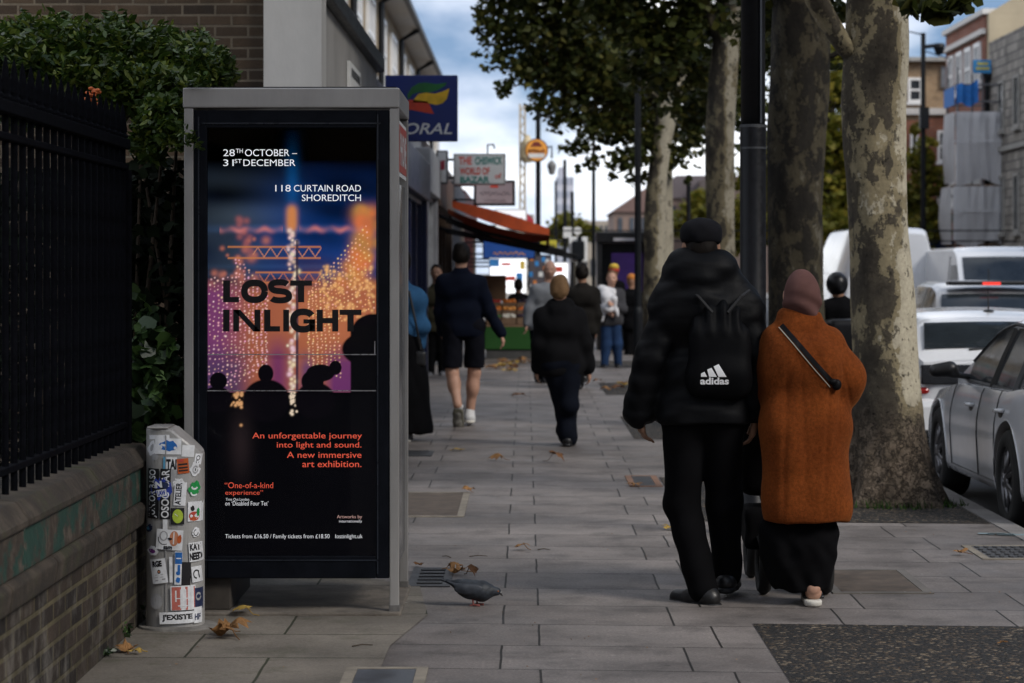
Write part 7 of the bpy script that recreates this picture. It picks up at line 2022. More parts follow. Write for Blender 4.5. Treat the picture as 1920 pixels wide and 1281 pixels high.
def ex(b):
    j = P.J; nk = j['neck']
    # lower padded body and the thick hood lying round the neck
    b.cap(nk + (-.085, -.02, .055), nk + (.085, -.02, .055), .068, .068, .06).cap(nk + (-.08, -.01, .02), P.J['shL'] + (.0, 0, .0), .085, .085, .06).cap(nk + (.08, -.01, .02), P.J['shR'] + (.0, 0, .0), .085, .085, .06)
    b.cap(nk + (-.10, .01, .035), nk + (-.06, .12, .02), .055, .05, .04).cap(nk + (.10, .01, .035), nk + (.06, .12, .02), .055, .05, .04)
    b.cap(nk + (-.05, -.065, .03), nk + (.05, -.065, .03), .062, .062, .05).cap(nk + (0, -.08, -.02), nk + (0, -.075, -.07), .07, .06, .05)
    pel = (j['hipL'] + j['hipR']) / 2
    b.cap(pel + (-.068, 0, .06), pel + (.085, 0, .06), .135, .135, .06, 1.0)
P.top(blacknylon, .036, 793, .80, 'jacket', sk=.018, extra=ex, disp=quilt, end=1.0, o2=.040)
P.trousers(blackcloth, .021, amp=.006, end=.99, flare=-.004)
P.shoe('L', shoe_blk, mat('sole_dark', (.006, .006, .007), .6, .2), yaw=-.75); P.shoe('R', shoe_blk, mat('sole_dark', (.006, .006, .007), .6, .2), yaw=.25, pitch=-.0)
b = Body(.009); hd = P.J['head']
b.ell(hd + (0, .0, .045), (.097, .118, .078), .03).ell(hd + (0, .010, .080), (.093, .112, .050), .03).cap(hd + (-.05, .10, .052), hd + (.05, .10, .052), .022, .022, .02)
zc_ = hd[2] + .012; b.cut(lambda X, Y, Z: zc_ - Z + 0 * X + 0 * Y)
b.build('flat_cap', cloth('cap_wool', (.009, .009, .011)), P.t, disp=folds(3, .003, (25, 25, 25)))
P.hair(hair_dk, .001, -.055)
# bag on his back: straps and lettering are its own parts
nk = P.J['neck']
bx = (W(1344, 0, D)[0]); by = nk[1] - .215
bag = thing('drawstring_bag', 'black drawstring bag with white three stripe logo worn on the man back', 'bag', (bx, by, W(0, 748, D)[2]))
bag['label'] = 'black drawstring bag with a white three stripe emblem on the man\'s back'
b = Body(.009); zt_, zb_ = W(0, 585, D)[2], W(0, 735, D)[2]
b.box((bx, by + .075, (zt_ + zb_) / 2 - .03), (.085, .02, (zt_ - zb_) / 2 - .07), .058, .04).ell((bx, by + .08, zt_ - .03), (.10, .06, .075), .07).ell((bx, by + .065, zb_ + .075), (.140, .07, .09), .06)
def bagfold(V): return folds(77, .005, (16, 10, 12))(V) + .012 * np.clip((V[:, 2] - zt_ + .12) / .12, 0, 1) * np.sin((V[:, 0] - bx) * 95)
bo = b.build('sack', cloth('bag_nylon', (.0026, .0028, .0036), .6), bag, disp=bagfold)
g = MB()
for q in (-1, 1):
    g.path([(bx + q * .035, by + .025, zt_ + .0), (bx + q * .10, by + .045, zt_ + .075), (bx + q * .145, by + .15, zt_ + .10)], .008, 6)
g.build('cord', mat('bag_cord', (.012, .012, .013), .7), bag)
dgr = bpy.context.evaluated_depsgraph_get()
bvh = BVHTree.FromPolygons([tuple(v.co) for v in bo.data.vertices], [tuple(p.vertices) for p in bo.data.polygons])
def on_bag(x, y):
    X0 = W(x, y, by)
    scale_ = 1
    p, n_, i_, d_ = bvh.ray_cast(Vector((X0[0], by - .6, X0[2])), Vector((0, 1, 0)))
    yy = p.y if p else by
    return (X0[0], yy - .0035, X0[2])
g = MB()
LB = 706.5
for xa, xb, yt in ((1314, 1323.5, 699), (1325, 1340.5, 691), (1336.5, 1359, 684)):
    h_ = LB - yt
    xl = xb - h_ * .0
    # slanted bar: parallelogram leaning left at the top, standing on the base line
    w__ = 10.5; top_r = xa + (LB - yt) * -.0
for (x0_, x1_, ytop, xtl, ytr, xtr) in ((1314, 1325.5, 700.5, 1314, 697, 1320.5), (1329, 1343.5, 693, 1325.5, 689.5, 1333.5), (1346.5, 1361.5, 687, 1337.5, 682.5, 1347)):
    quad = [(x0_, LB), (x1_, LB), (xtr, ytr), (xtl, ytop)]
    def Q(u, v): 
        a = (quad[0][0] * (1 - u) + quad[1][0] * u, LB); c = (quad[3][0] * (1 - u) + quad[2][0] * u, quad[3][1] * (1 - u) + quad[2][1] * u)
        return on_bag(a[0] * (1 - v) + c[0] * v, a[1] * (1 - v) + c[1] * v)
    g.grid(Q, 4, 8)
put_text(g, 'adidas', 1312.5, 707.5, 1366, 721, on_bag, .035)
g.build('emblem', mat('emblem_white', (.80, .81, .83), .6, .05), bo)

# ---- 2. the woman in the orange teddy coat
D = 11.2
P = Person('woman in long orange fleece coat and brown headscarf pushing a pram', D, dict(
    head=(1503, 553, .02), neck=(1503, 612, 0), shL=(1458, 640), shR=(1553, 640), elL=(1446, 735, .06), wrL=(1465, 730, .26), elR=(1588, 712, .0), wrR=(1556, 742, .22),
    hipL=(1484, 845), hipR=(1534, 845), knL=(1480, 965, .12), anL=(1472, 1085, .20), toL=(1470, 1100, .36), knR=(1530, 965, .04), anR=(1524, 1104, .0), toR=(1527, 1130, .13)), 1, skin_a, .0095)
P.body(k_h=.93)
def coat_ex(b):
    j = P.J; D_ = P.D
    for (xa, xb, y_, r_) in ((1494, 1528, 700, .145), (1490, 1530, 800, .150), (1489, 1532, 900, .150), (1489, 1532, 960, .150)):
        a, c = np.array(W(xa, y_, D_)), np.array(W(xb, y_, D_)); b.cap(a, c, r_, r_, .09, .92)
    nk = j['neck']; b.cap(nk + (-.035, 0, .0), nk + (.035, 0, .0), .078, .078, .03).cap(nk + (-.03, 0, .055), nk + (.03, 0, .055), .066, .066, .02)
    # heavy hanging sleeve on the right side
    b.cap(j['elR'] + (-.01, 0, .03), j['elR'] + (-.015, .03, -.05), .085, .075, .06)
hz2 = W(0, 978, D)[2]
def coat_cut(b): coat_ex(b); b.cut(lambda X, Y, Z: hz2 - Z + 0 * X + 0 * Y); b.cut(lambda X, Y, Z: Z - W(0, 583, D)[2] + 0 * X + 0 * Y)
s = NT('orange_fleece')
fz = s.ramp(s.noise(5, 6, .7), [(.3, (.110, .025, .0055)), (.7, (.190, .048, .010))])
curl = s.ramp(s.noise(70, 4, .7), [(.3, .65), (.7, 1.2)])
s.set(s.mix(1, fz, curl, 'MULTIPLY'), .95, 0, .1); s.bump(s.mix(.5, s.noise(75, 4, .7), s.noise(16, 4)), .6, .008)
s.b.inputs['Sheen Weight'].default_value = .25; s.b.inputs['Sheen Tint'].default_value = (.6, .25, .08, 1)
def creases(V):
    x, z = V[:, 0], V[:, 2]; o = np.zeros(len(V))
    for x0, sl_, zc, zr, a, w_ in ((1466, .02, .75, .45, .013, .012), (1500, -.05, .85, .40, .010, .014), (1545, .06, .80, .45, .014, .011), (1572, .10, .95, .25, .012, .010), (1480, .35, 1.12, .16, .011, .010), (1530, -.45, 1.15, .14, .010, .010), (1585, -.25, 1.02, .12, .012, .009)):
        xx = (x0 - CX) * D / F + sl_ * (z - zc); o -= .45 * a * np.exp(-((x - xx) / w_) ** 2) * np.clip(1 - ((z - zc) / zr) ** 2, 0, 1)
    return o
def coatfold(V): return creases(V) + folds(12, .010, (13, 9, 2.2), 6)(V) + folds(13, .005, (9, 9, 14))(V) 
P.top(s.mat, .020, None, 1.0, 'coat', sk=.014, extra=coat_cut, disp=coatfold, end=1.0, o2=.03)
b = Body(.0095)
for (xa, xb, y_, r_, dy) in ((1487, 1527, 930, .13, .05), (1480, 1522, 1010, .138, .06), (1482, 1518, 1065, .11, .06), (1492, 1520, 1105, .075, .06)):
    b.cap(np.array(W(xa, y_, D)) + (0, dy, 0), np.array(W(xb, y_, D)) + (0, dy, 0), r_, r_, .08, .95)
zs_ = W(0, 1112, D)[2]; b.cut(lambda X, Y, Z: zs_ - .5 * np.maximum(0, X - W(1500, 0, D)[0]) * 0 - Z + .10 * np.maximum(0, X - W(1505, 0, D)[0]) + 0 * Y)
b.build('skirt', blackcloth, P.t, disp=folds(15, .008, (30, 20, 2.5), 6))
b = Body(.008); hd = P.J['head']
b.ell(hd + (0, -.01, .010), (.080, .104, .110), .03).ell(hd + (0, -.05, -.015), (.072, .072, .080), .04).cap(hd + (0, -.02, -.05), hd + (0, -.01, -.13), .072, .085, .04)
y0_ = hd[1] + .075; b.cut(lambda X, Y, Z: Y - y0_ + 0 * X + 0 * Z)
b.build('headscarf', cloth('brown_scarf', (.115, .058, .052), .8, .15), P.t, disp=lambda V: folds(8, .004, (16, 16, 20))(V) + .006 * np.sin(V @ np.array([34., 22, 70])) * np.clip((hd[2] + .02 - V[:, 2]) / .06, 0, 1))
b = Body(.007); an = P.J['anR']
fa = np.array(W(1526, 1127, D))
def slip(S, x, dy):
    sx_ = W(x, 0, D)[0]; y_ = D + dy
    b = Body(.006); b.cap((sx_ - .004, y_ - .02, .022), (sx_ + .006, y_ + .19, .022), .042, .044, .02); b.cut(lambda X, Y, Z: np.abs(Z - .017) - .015 + 0 * X + 0 * Y)
    o = b.build('shoe', sole_w, P.t, 1)
    b = Body(.006); b.cap((sx_ + .006, y_ + .09, .03), (sx_ + .006, y_ + .19, .032), .046, .043, .02).cap((sx_ + .04, y_ + .02, .035), (sx_ + .02, y_ + .10, .045), .016, .022, .03).cap((sx_ - .036, y_ + .02, .035), (sx_ - .02, y_ + .10, .045), .014, .02, .03)
    b.cut(lambda X, Y, Z: .032 - Z + 0 * X + 0 * Y); b.build('upper', shoe_blk, o, 1)
    b = Body(.006); b.ell((sx_ + .002, y_ + .012, .062), (.033, .04, .032), .02).cap((sx_ + .002, y_ + .02, .06), (sx_ + .002, y_ + .03, .15), .030, .028, .03); b.build('heel', skin_a, o, 1)
slip('R', 1525, .0)
# strap and bag across her back
bvc = None
coat = [c for c in P.t.children if c.name.startswith('coat')][0]
bvc = BVHTree.FromPolygons([tuple(v.co) for v in coat.data.vertices], [tuple(p.vertices) for p in coat.data.polygons])
def on_coat(x, y, lift=.004):
    X0 = W(x, y, D - .15); p, n_, i_, d_ = bvc.ray_cast(Vector((X0[0], D - 1, X0[2])), Vector((0, 1, 0)))
    return (X0[0], (p.y if p else D) - lift, X0[2])
sb_ = thing('shoulder_bag', 'black shoulder strap and small clasp slung across the orange coat', 'bag', on_coat(1572, 720))
def strap(g, pa, pb, off, wd, lift, m_=0):
    (xa, ya), (xb, yb) = pa, pb; L_ = math.hypot(xb - xa, yb - ya); nx_, ny_ = -(yb - ya) / L_, (xb - xa) / L_
    g.grid(lambda u, v: on_coat(xa + (xb - xa) * u + nx_ * (off + wd * (v - .5)), ya + (yb - ya) * u + ny_ * (off + wd * (v - .5)) + 3 * math.sin(u * 3), lift), 30, 2, m_)
g = MB(); strap(g, (1468, 610), (1566, 722), 0, 9, .012); g.build('strap', mat('strap_black', (.006, .006, .007), .6, spec=.1), sb_)
g = MB(); strap(g, (1468, 610), (1562, 722), 6.2, 1.7, .013); g.build('edging', mat('strap_pale', (.32, .29, .24), .6), sb_)
g = MB(); g.ball(on_coat(1570, 722, .012), (.022, .016, .026), 10, 8); g.ball(on_coat(1562, 716, .012), (.02, .012, .014), 8, 6); g.build('clasp', mat('strap_black', (.006, .006, .007), .6, spec=.1), sb_, smooth=True)
sm_ = thing('pram', 'black pram pushed in front of the woman in the orange coat', 'pram', (W(1490, 0, 11.8)[0], 11.8, 0))
pxx = W(1492, 0, 11.75)[0]
for qx, dy in ((W(1434, 0, 11.55)[0], 11.62), (W(1550, 0, 11.55)[0], 11.62), (pxx - .17, 12.25), (pxx + .17, 12.25)):
    g = MB(); n = 30; vs = []
    for r_, x in ((.085, -.018), (.13, -.03), (.145, -.012), (.145, .012), (.13, .03), (.085, .018)):
        for k in range(n): a = 2 * math.pi * k / n; vs.append((qx + x, dy + r_ * math.cos(a), .145 + r_ * math.sin(a)))
    g.add(vs, [(i * n + k, i * n + (k + 1) % n, ((i + 1) % 6) * n + (k + 1) % n, ((i + 1) % 6) * n + k) for i in range(6) for k in range(n)]).fix(); wh = g.build('wheel', tyre_m, sm_, smooth=True)
    g = MB(); g.prism([(dy + .084 * math.cos(k * .3142), .145 + .084 * math.sin(k * .3142)) for k in range(20)], lambda a, b_: (qx - .012, a, b_), lambda a, b_: (qx + .012, a, b_)); g.fix(); g.build('hub', trim_m, wh)
xl, xr = W(1438, 0, 11.6)[0], W(1546, 0, 11.6)[0]
g = MB()
for x in (xl + .03, xr - .03):
    g.path([(x, 11.62, .145), (x, 11.75, .45), (x, 11.6, .85), (x, 11.45, 1.02)], .014, 8); g.path([(x, 11.75, .45), (x, 12.25, .16)], .013, 8)
g.path([(xl + .03, 11.45, 1.02), (xr - .03, 11.45, 1.02)], .018, 8); g.path([(xl, 11.62, .145), (xr, 11.62, .145)], .012, 8)
g.build('frame', trim_m, sm_)
b = Body(.014); b.box(((xl + xr) / 2, 11.85, .58), ((xr - xl) / 2 - .06, .12, .14), .06, .03).ell(((xl + xr) / 2, 11.8, .86), ((xr - xl) / 2 - .0, .24, .20), .05); b.build('seat', blackcloth, sm_, disp=folds(4, .006))
b = Body(.012); z1_, z0_ = W(0, 955, 11.65)[2], W(0, 1032, 11.65)[2]; xa_, xb_ = W(1396, 0, 11.65)[0], W(1540, 0, 11.65)[0]
b.box(((xa_ + xb_) / 2, 11.80, (z0_ + z1_) / 2), ((xb_ - xa_) / 2 - .03, .12, (z1_ - z0_) / 2 - .03), .03, .03); b.build('basket', blackcloth, sm_, disp=folds(6, .005))
b = Body(.014); xa_, xb_ = W(1394, 0, 11.7)[0], W(1440, 0, 11.7)[0]; b.box(((xa_ + xb_) / 2, 11.78, .72), ((xb_ - xa_) / 2 - .03, .10, .20), .05, .03); b.build('changing_bag', blackcloth, sm_, disp=folds(9, .007))

# ---- 3. denim jacket woman behind the kiosk
D = 22.0
P = Person('woman in blue denim jacket and long black skirt half hidden by the kiosk', D, dict(
    head=(752, 490), neck=(750, 530), shL=(716, 556), shR=(780, 556), elL=(706, 610, .05), wrL=(716, 655, .12), elR=(790, 612, -.02), wrR=(784, 652, .12), hipL=(732, 655), hipR=(764, 655),
    knL=(738, 740, .1), anL=(742, 806, .1), knR=(770, 740), anR=(764, 812, -.05)), 1, skin_a, .014)
P.body(); P.top(cloth('denim_jacket', (.030, .095, .20), .9, .2), .028, 655, 1.0, 'jacket', seed=4, amp=.007); P.hair(hair_dk, .014, -.06)
b = Body(.014)
for (xa, ya, xb, yb, r0, r1) in ((748, 640, 745, 800, .15, .17), (764, 640, 780, 800, .13, .16), (755, 650, 765, 800, .15, .17)):
    b.cap(W(xa, ya, D), W(xb, yb, D), r0, r1, .08, .9)
zq = W(0, 812, D)[2]; b.cut(lambda X, Y, Z: zq - Z - .25 * (X - W(785, 0, D)[0]) * 0 + 0 * Y); b.build('skirt', blackcloth, P.t, disp=folds(16, .009, (22, 16, 3), 6))
P.J['anR'] = np.array(W(764, 812, D)); P.shoe('R', mat('grey_shoe', (.12, .12, .13), .6, .2), sole_w); P.J['anL'] = np.array(W(742, 806, D)); P.shoe('L', mat('grey_shoe', (.12, .12, .13), .6, .2), sole_w)
g = MB(); g.path([(np.array(W(768, 545, D)) + (0, -.14, 0)), (np.array(W(780, 600, D)) + (0, -.15, 0)), (np.array(W(790, 655, D)) + (0, -.10, 0))], .012, 6); 
hb = thing('handbag', 'small black handbag hanging at the denim jacket woman\'s hip', 'bag', W(790, 690, D))
g.build('strap', trim_m, hb); b = Body(.012); b.box(np.array(W(789, 672, D)) + (0, -.06, 0), (.03, .05, .05), .02, .02); b.build('pouch', trim_m, hb)

# ---- 4. man in navy top and shorts
D = 24.0
P = Person('man in navy sweatshirt and black shorts walking away with bare calves', D, dict(
    head=(865, 478), neck=(864, 508), shL=(833, 530), shR=(898, 530), elL=(825, 585, .05), wrL=(830, 630, .15), elR=(918, 585, -.02), wrR=(940, 625, -.05), hdR=(947, 655, -.05), hipL=(849, 620), hipR=(889, 620),
    knL=(848, 700, .0), anL=(859, 757, -.18), toL=(860, 792, -.13), knR=(889, 700, .08), anR=(880, 778, .14), toR=(878, 790, .32)), 1, skin_a, .012)
P.body(calf=1.28); P.top(navycloth, .022, 632, 1.0, 'sweatshirt', seed=6, amp=.006); P.hair(hair_dk, .008, -.045)
b = Body(.012); j = P.J
b.cap(j['hipL'] + (0, 0, .04), j['hipR'] + (0, 0, .04), .12, .12, .06)
for S in 'LR': b.cap(j['hip' + S], j['hip' + S] * .15 + j['kn' + S] * .85 + (0, 0, .0), .104, .100, .012)
zq4 = W(0, 690, D)[2]; b.cut(lambda X, Y, Z: zq4 - Z + 0 * X + 0 * Y); b.build('shorts', cloth('black_shorts', (.005, .0055, .009)), P.t, disp=folds(22, .006))
ws = mat('trainer_white', (.50, .50, .50), .6, .2, 40); P.J['anL'] = np.array(W(860, 768, D)) + (0, -.16, 0); P.shoe('L', mat('trainer_grey', (.14, .135, .12), .6, .5, 30), mat('trainer_sole', (.10, .095, .07), .7, .5, 40), pitch=1.15, fat=1.2); P.shoe('R', ws, sole_w, fat=1.2)
for S in 'LR':
    g = MB(); a = P.J['an' + S]; g.path([a + (0, 0, .01), a + (0, 0.01, .055)], .048, 12); g.build('sock', ws, P.t, smooth=True)

# ---- 5. person with short fair hair and dark jacket
D = 21.3
P = Person('short fair haired person in dark jacket and jeans walking away mid pavement', D, dict(
    head=(1049, 541), neck=(1050, 578), shL=(1020, 595), shR=(1080, 595), elL=(1012, 645, -.02), wrL=(1008, 690, .05), elR=(1098, 645), wrR=(1104, 692, .08), hdR=(1107, 716, .1), hipL=(1040, 690), hipR=(1066, 690),
    knL=(1056, 762, .05), anL=(1066, 818, .0), toL=(1070, 832, .1), knR=(1066, 758, -.05), anR=(1062, 812, .20), toR=(1064, 826, .3)), 1, skin_a, .012)
P.body(k_h=.95)
def ex5(b):
    nk = P.J['neck']; b.cap(nk + (-.05, 0, .02), nk + (.05, 0, .02), .075, .075, .04).cap(nk + (-.04, -.08, -.03), nk + (.04, -.08, -.03), .06, .06, .04)
P.top(cloth('charcoal_jacket', (.007, .007, .008)), .030, 706, 1.0, 'jacket', seed=9, amp=.007, extra=ex5, skirt=.01); P.hair(hair_bl, .010, -.055, k_h=.95); P.trousers(darkjeans, .026, amp=.009, flare=.014)
P.shoe('L', shoe_blk, yaw=.2); P.shoe('R', shoe_blk)

# ---- 6. bald man in grey shirt coming towards us
D = 33.4
P = Person('bald man in light grey sweater walking towards us', D, dict(
    head=(1031, 506), neck=(1026, 534), shL=(1044, 543), shR=(1006, 543), elL=(1050, 580, -.05), wrL=(1046, 612, -.15), elR=(992, 580, -.02), wrR=(988, 608, -.05), hipL=(1026, 612), hipR=(1006, 612), knL=(1024, 662, -.1), anL=(1022, 705, -.1), knR=(1008, 662, .0), anR=(1010, 708, -.0)), -1, skin_a, .014)
P.body(k_h=1.05); P.top(cloth('grey_sweater', (.20, .21, .225), .9, .12), .03, 620, 1.1, 'sweater', seed=10); P.trousers(darkjeans, .02); P.shoe('L', shoe_blk); P.shoe('R', shoe_blk)

# ---- 7. man in dark sweater behind him
D = 31.5
P = Person('dark haired man in black sweater walking away beside the bald man', D, dict(
    head=(1091, 511), neck=(1092, 535), shL=(1072, 549), shR=(1112, 549), elL=(1066, 590), wrL=(1068, 622, .08), elR=(1120, 590), wrR=(1118, 620, .08), hipL=(1082, 622), hipR=(1102, 622), knL=(1084, 672, .0), anL=(1084, 720, -.1), knR=(1100, 668, .05), anR=(1096, 705, .2)), 1, skin_b, .014)
P.body(); P.top(cloth('dark_sweater', (.012, .011, .010)), .024, 628, 1.1, 'sweater', seed=11); P.hair(hair_dk, .009, -.045); P.trousers(blackcloth, .02); P.shoe('L', shoe_blk); P.shoe('R', shoe_blk)

# ---- 8. man with a white cloth over his shoulder, coming towards us
D = 38.4
P = Person('man in grey top and jeans carrying a white towel over his shoulder', D, dict(
    head=(1147, 522), neck=(1145, 543), shL=(1162, 551), shR=(1130, 551), elL=(1168, 580, -.05), wrL=(1148, 571, -.22), elR=(1126, 580, .0), wrR=(1142, 588, -.2), hipL=(1153, 603), hipR=(1137, 603), knL=(1157, 645, -.02), anL=(1159, 682, .0), knR=(1137, 645, -.03), anR=(1133, 683, -.05)), -1, skin_a, .014)
P.body(); P.top(cloth('grey_top', (.045, .045, .05)), .03, 612, 1.1, 'top', seed=12, end=.7); P.trousers(jeans, .018); P.shoe('L', shoe_blk); P.shoe('R', shoe_blk); P.hair(cloth('sandy_hair', (.12, .07, .04)), .008, .03)
tw = thing('towel', 'white cloth draped over the shoulder of the man in jeans', 'cloth', W(1138, 565, D - .2))
b = Body(.014); w8 = lambda x, y, dy: np.array(W(x, y, D)) + (0, dy, 0)
b.cap(w8(1128, 545, -.02), w8(1148, 548, -.10), .085, .07, .05).cap(w8(1134, 550, -.14), w8(1140, 578, -.19), .09, .08, .05).cap(w8(1132, 575, -.16), w8(1128, 600, -.16), .06, .04, .04).cap(w8(1150, 560, -.2), w8(1157, 592, -.2), .05, .03, .04)
b.build('cloth', cloth('white_cloth', (.55, .55, .57), .9, .08), tw, disp=folds(19, .010, (14, 14, 18)))

# ---- 9. person in olive top close to the shop front
D = 35.6
P = Person('person in olive top and dark trousers standing against the shop front', D, dict(
    head=(818, 512), neck=(817, 538), shL=(800, 552), shR=(834, 552), elL=(795, 590), wrL=(797, 618, .1), elR=(838, 590), wrR=(834, 620, .1), hipL=(808, 620), hipR=(826, 620), knL=(808, 660), anL=(806, 698), knR=(828, 660), anR=(830, 696)), -1, skin_b, .014)
P.body(); P.top(cloth('olive_top', (.05, .045, .028)), .026, 622, 1.1, 'top', seed=13); P.trousers(blackcloth, .02); P.shoe('L', mat('grey_shoe', (.12, .12, .13), .6, .2), sole_w); P.shoe('R', mat('grey_shoe', (.12, .12, .13), .6, .2), sole_w); P.hair(hair_dk, .01, .02)

# ---- 10. dark dressed people at the far kiosk
D = 44.0
P = Person('person in dark coat with orange woolly hat beside the far black kiosk', D, dict(
    head=(1184, 527), neck=(1184, 545), shL=(1172, 553), shR=(1198, 553), elL=(1168, 585), wrL=(1172, 608, .1), elR=(1202, 585), wrR=(1198, 608, .1), hipL=(1179, 605), hipR=(1192, 605), knL=(1179, 638), anL=(1178, 666), knR=(1193, 638), anR=(1194, 664)), 1, skin_b, .016)
P.body(fingers=False); P.top(blackcloth, .03, 618, 1.1, 'coat', seed=14); P.trousers(blackcloth, .02); P.shoe('L', shoe_blk); P.shoe('R', shoe_blk)
b = Body(.012); hd = P.J['head']; b.ell(hd + (0, 0, .05), (.092, .105, .09), .03); zh = hd[2] + .02; b.cut(lambda X, Y, Z: zh - Z + 0 * X + 0 * Y); b.build('woolly_hat', mat('hat_orange', (.45, .16, .03), .9, .2), P.t)
D = 45.6
P = Person('person in red and yellow hat standing in front of the purple poster', D, dict(
    head=(1151, 511), neck=(1151, 527), shL=(1139, 535), shR=(1163, 535), elL=(1136, 565), wrL=(1138, 590, .1), elR=(1166, 565), wrR=(1164, 590, .1), hipL=(1145, 588), hipR=(1158, 588), knL=(1145, 623), anL=(1144, 655), knR=(1158, 623), anR=(1159, 653)), 1, skin_c, .016)
P.body(fingers=False); P.top(blackcloth, .03, 600, 1.1, 'coat', seed=15); P.trousers(blackcloth, .02); P.shoe('L', shoe_blk); P.shoe('R', shoe_blk)
hd = P.J['head']; g = MB(); g.lathe([(.098, .01), (.102, .06), (.098, .075)], hd, 16, 0); g.lathe([(.097, .076), (.09, .13), (.05, .165), (.01, .17)], hd, 16, 1); g.build('woolly_hat', [mat('hat_red', (.40, .05, .03), .9, .2), mat('hat_yellow', (.55, .38, .05), .9, .2)], P.t, smooth=True)
# two dim figures under the awning
D = 47.0
P = Person('dim figure in dark clothes looking at the stall under the awning', D, dict(
    head=(972, 535), neck=(972, 552), shL=(961, 560), shR=(985, 560), elL=(957, 590), wrL=(962, 612, .1), elR=(989, 590), wrR=(985, 612, .1), hipL=(967, 610), hipR=(980, 610), knL=(967, 642), anL=(966, 652), knR=(980, 642), anR=(981, 652)), 1, skin_c, .018)
P.body(fingers=False); P.top(blackcloth, .03, 620, 1.1, 'coat', seed=17); P.trousers(blackcloth, .02); P.hair(hair_dk, .012, -.06); P.J['anL'][2] = P.J['anR'][2] = .085; P.shoe('L', shoe_blk); P.shoe('R', shoe_blk)
# the rider of the scooter
D = 25.0
P = Person('scooter rider in black jacket and black helmet seen from behind', D, dict(
    head=(1566, 536, -.15), neck=(1572, 562, -.12), shL=(1550, 576, -.15), shR=(1598, 576, -.15), elL=(1546, 615, .1), wrL=(1555, 605, .4), elR=(1608, 615, .1), wrR=(1605, 605, .4), hdL=(1556, 603, .5), hdR=(1604, 603, .5), hipL=(1565, 660, -.15), hipR=(1588, 660, -.15),
    knL=(1556, 675, .28), anL=(1560, 740, .30), knR=(1598, 675, .28), anR=(1594, 740, .30)), 1, skin_b, .015)
P.body(fingers=False); P.top(blackcloth, .035, 668, 1.1, 'jacket', seed=18); P.trousers(blackcloth, .022)
b = Body(.012); hd = P.J['head']; b.ell(hd + (0, 0, .02), (.112, .132, .126), .03); b.build('helmet', blk, P.t); P.shoe('L', shoe_blk); P.shoe('R', shoe_blk)
# ---------------------------------------------------------------- pigeon
D = 11.2
def PW(px, py, dy=0): return np.array(W(px, py, D)) + (0, dy, 0)
t = thing('pigeon', 'dark grey pigeon pecking at the paving beside the kiosk post', 'pigeon', (W(888, 0, D)[0], D, 0))
b = Body(.0045)
b.ell(PW(889, 1107), (.070, .045, .038), .04).cap(PW(903, 1109), PW(866, 1099), .040, .027, .04).cap(PW(908, 1109), PW(920, 1109), .034, .022, .03).cap(PW(920, 1108), PW(930, 1108), .019, .015, .015).ell(PW(932, 1110), (.019, .0155, .0165), .010)
b.cap(PW(868, 1099), PW(838, 1090), .022, .009, .03, .9)
s = NT('pigeon_feathers')
geo = s.n('ShaderNodeNewGeometry'); 
c = s.ramp(s.noise(28, 4), [(.3, (.012, .014, .018)), (.6, (.030, .036, .046)), (.8, (.055, .062, .075))])
s.set(c, .55, 0, .3); s.bump(s.noise(90, 3), .4, .004)
b.build('body', s.mat, t, disp=folds(2, .0012, (60, 60, 60)))
tail = MB()
tail.grid(lambda u, v: tuple(PW(846 - 18 * u, 1092 - 8 * u + 2 * v, (v - .5) * (.045 + .05 * u))), 4, 6); tail.grid(lambda u, v: tuple(PW(846 - 18 * u, 1095 - 8 * u + 2 * v, (v - .5) * (.045 + .05 * u))), 4, 6)
tail.build('tail', mat('tail_dark', (.010, .011, .014), .6, .3, 60), t, smooth=True)
for q in (-1, 1):
    b = Body(.004); b.ell(PW(880, 1103, q * .042), (.070, .010, .026), .01).cap(PW(870, 1100, q * .035), PW(836, 1089, q * .020), .011, .004, .02); b.build('wing', mat('wing_slate', (.030, .035, .045), .5, .4, 22, .3, 90), t, 1)
g = MB()
for q, x in ((-1, 886), (1, 893)):
    a = PW(x, 1118, q * .02); e = np.array([a[0] + .004, a[1], .008]); g.path([a, e], .0045, 6)
    for dx in (-.012, .012, .022): g.path([e, (e[0] + .03, e[1] + dx - .005, .005)], .003, 5)
    g.path([e, (e[0] - .016, e[1], .005)], .003, 5)
g.build('leg', mat('pigeon_pink', (.25, .07, .06), .6, .2), t)
g = MB(); a = PW(938, 1112); g.path([a, PW(942.5, 1118)], [.006, .0015], 8); g.build('beak', mat('beak', (.05, .045, .045), .4), t)
g = MB()
for q in (-1, 1): g.ball(PW(934, 1108, q * .0165), .0035, 8, 6)
g.build('eyes', mat('eye_amber', (.35, .10, .02), .3), t)
g = MB(); g.ball(PW(938, 1110.5), (.005, .008, .004), 8, 6); g.build('cere', white_paint, t)

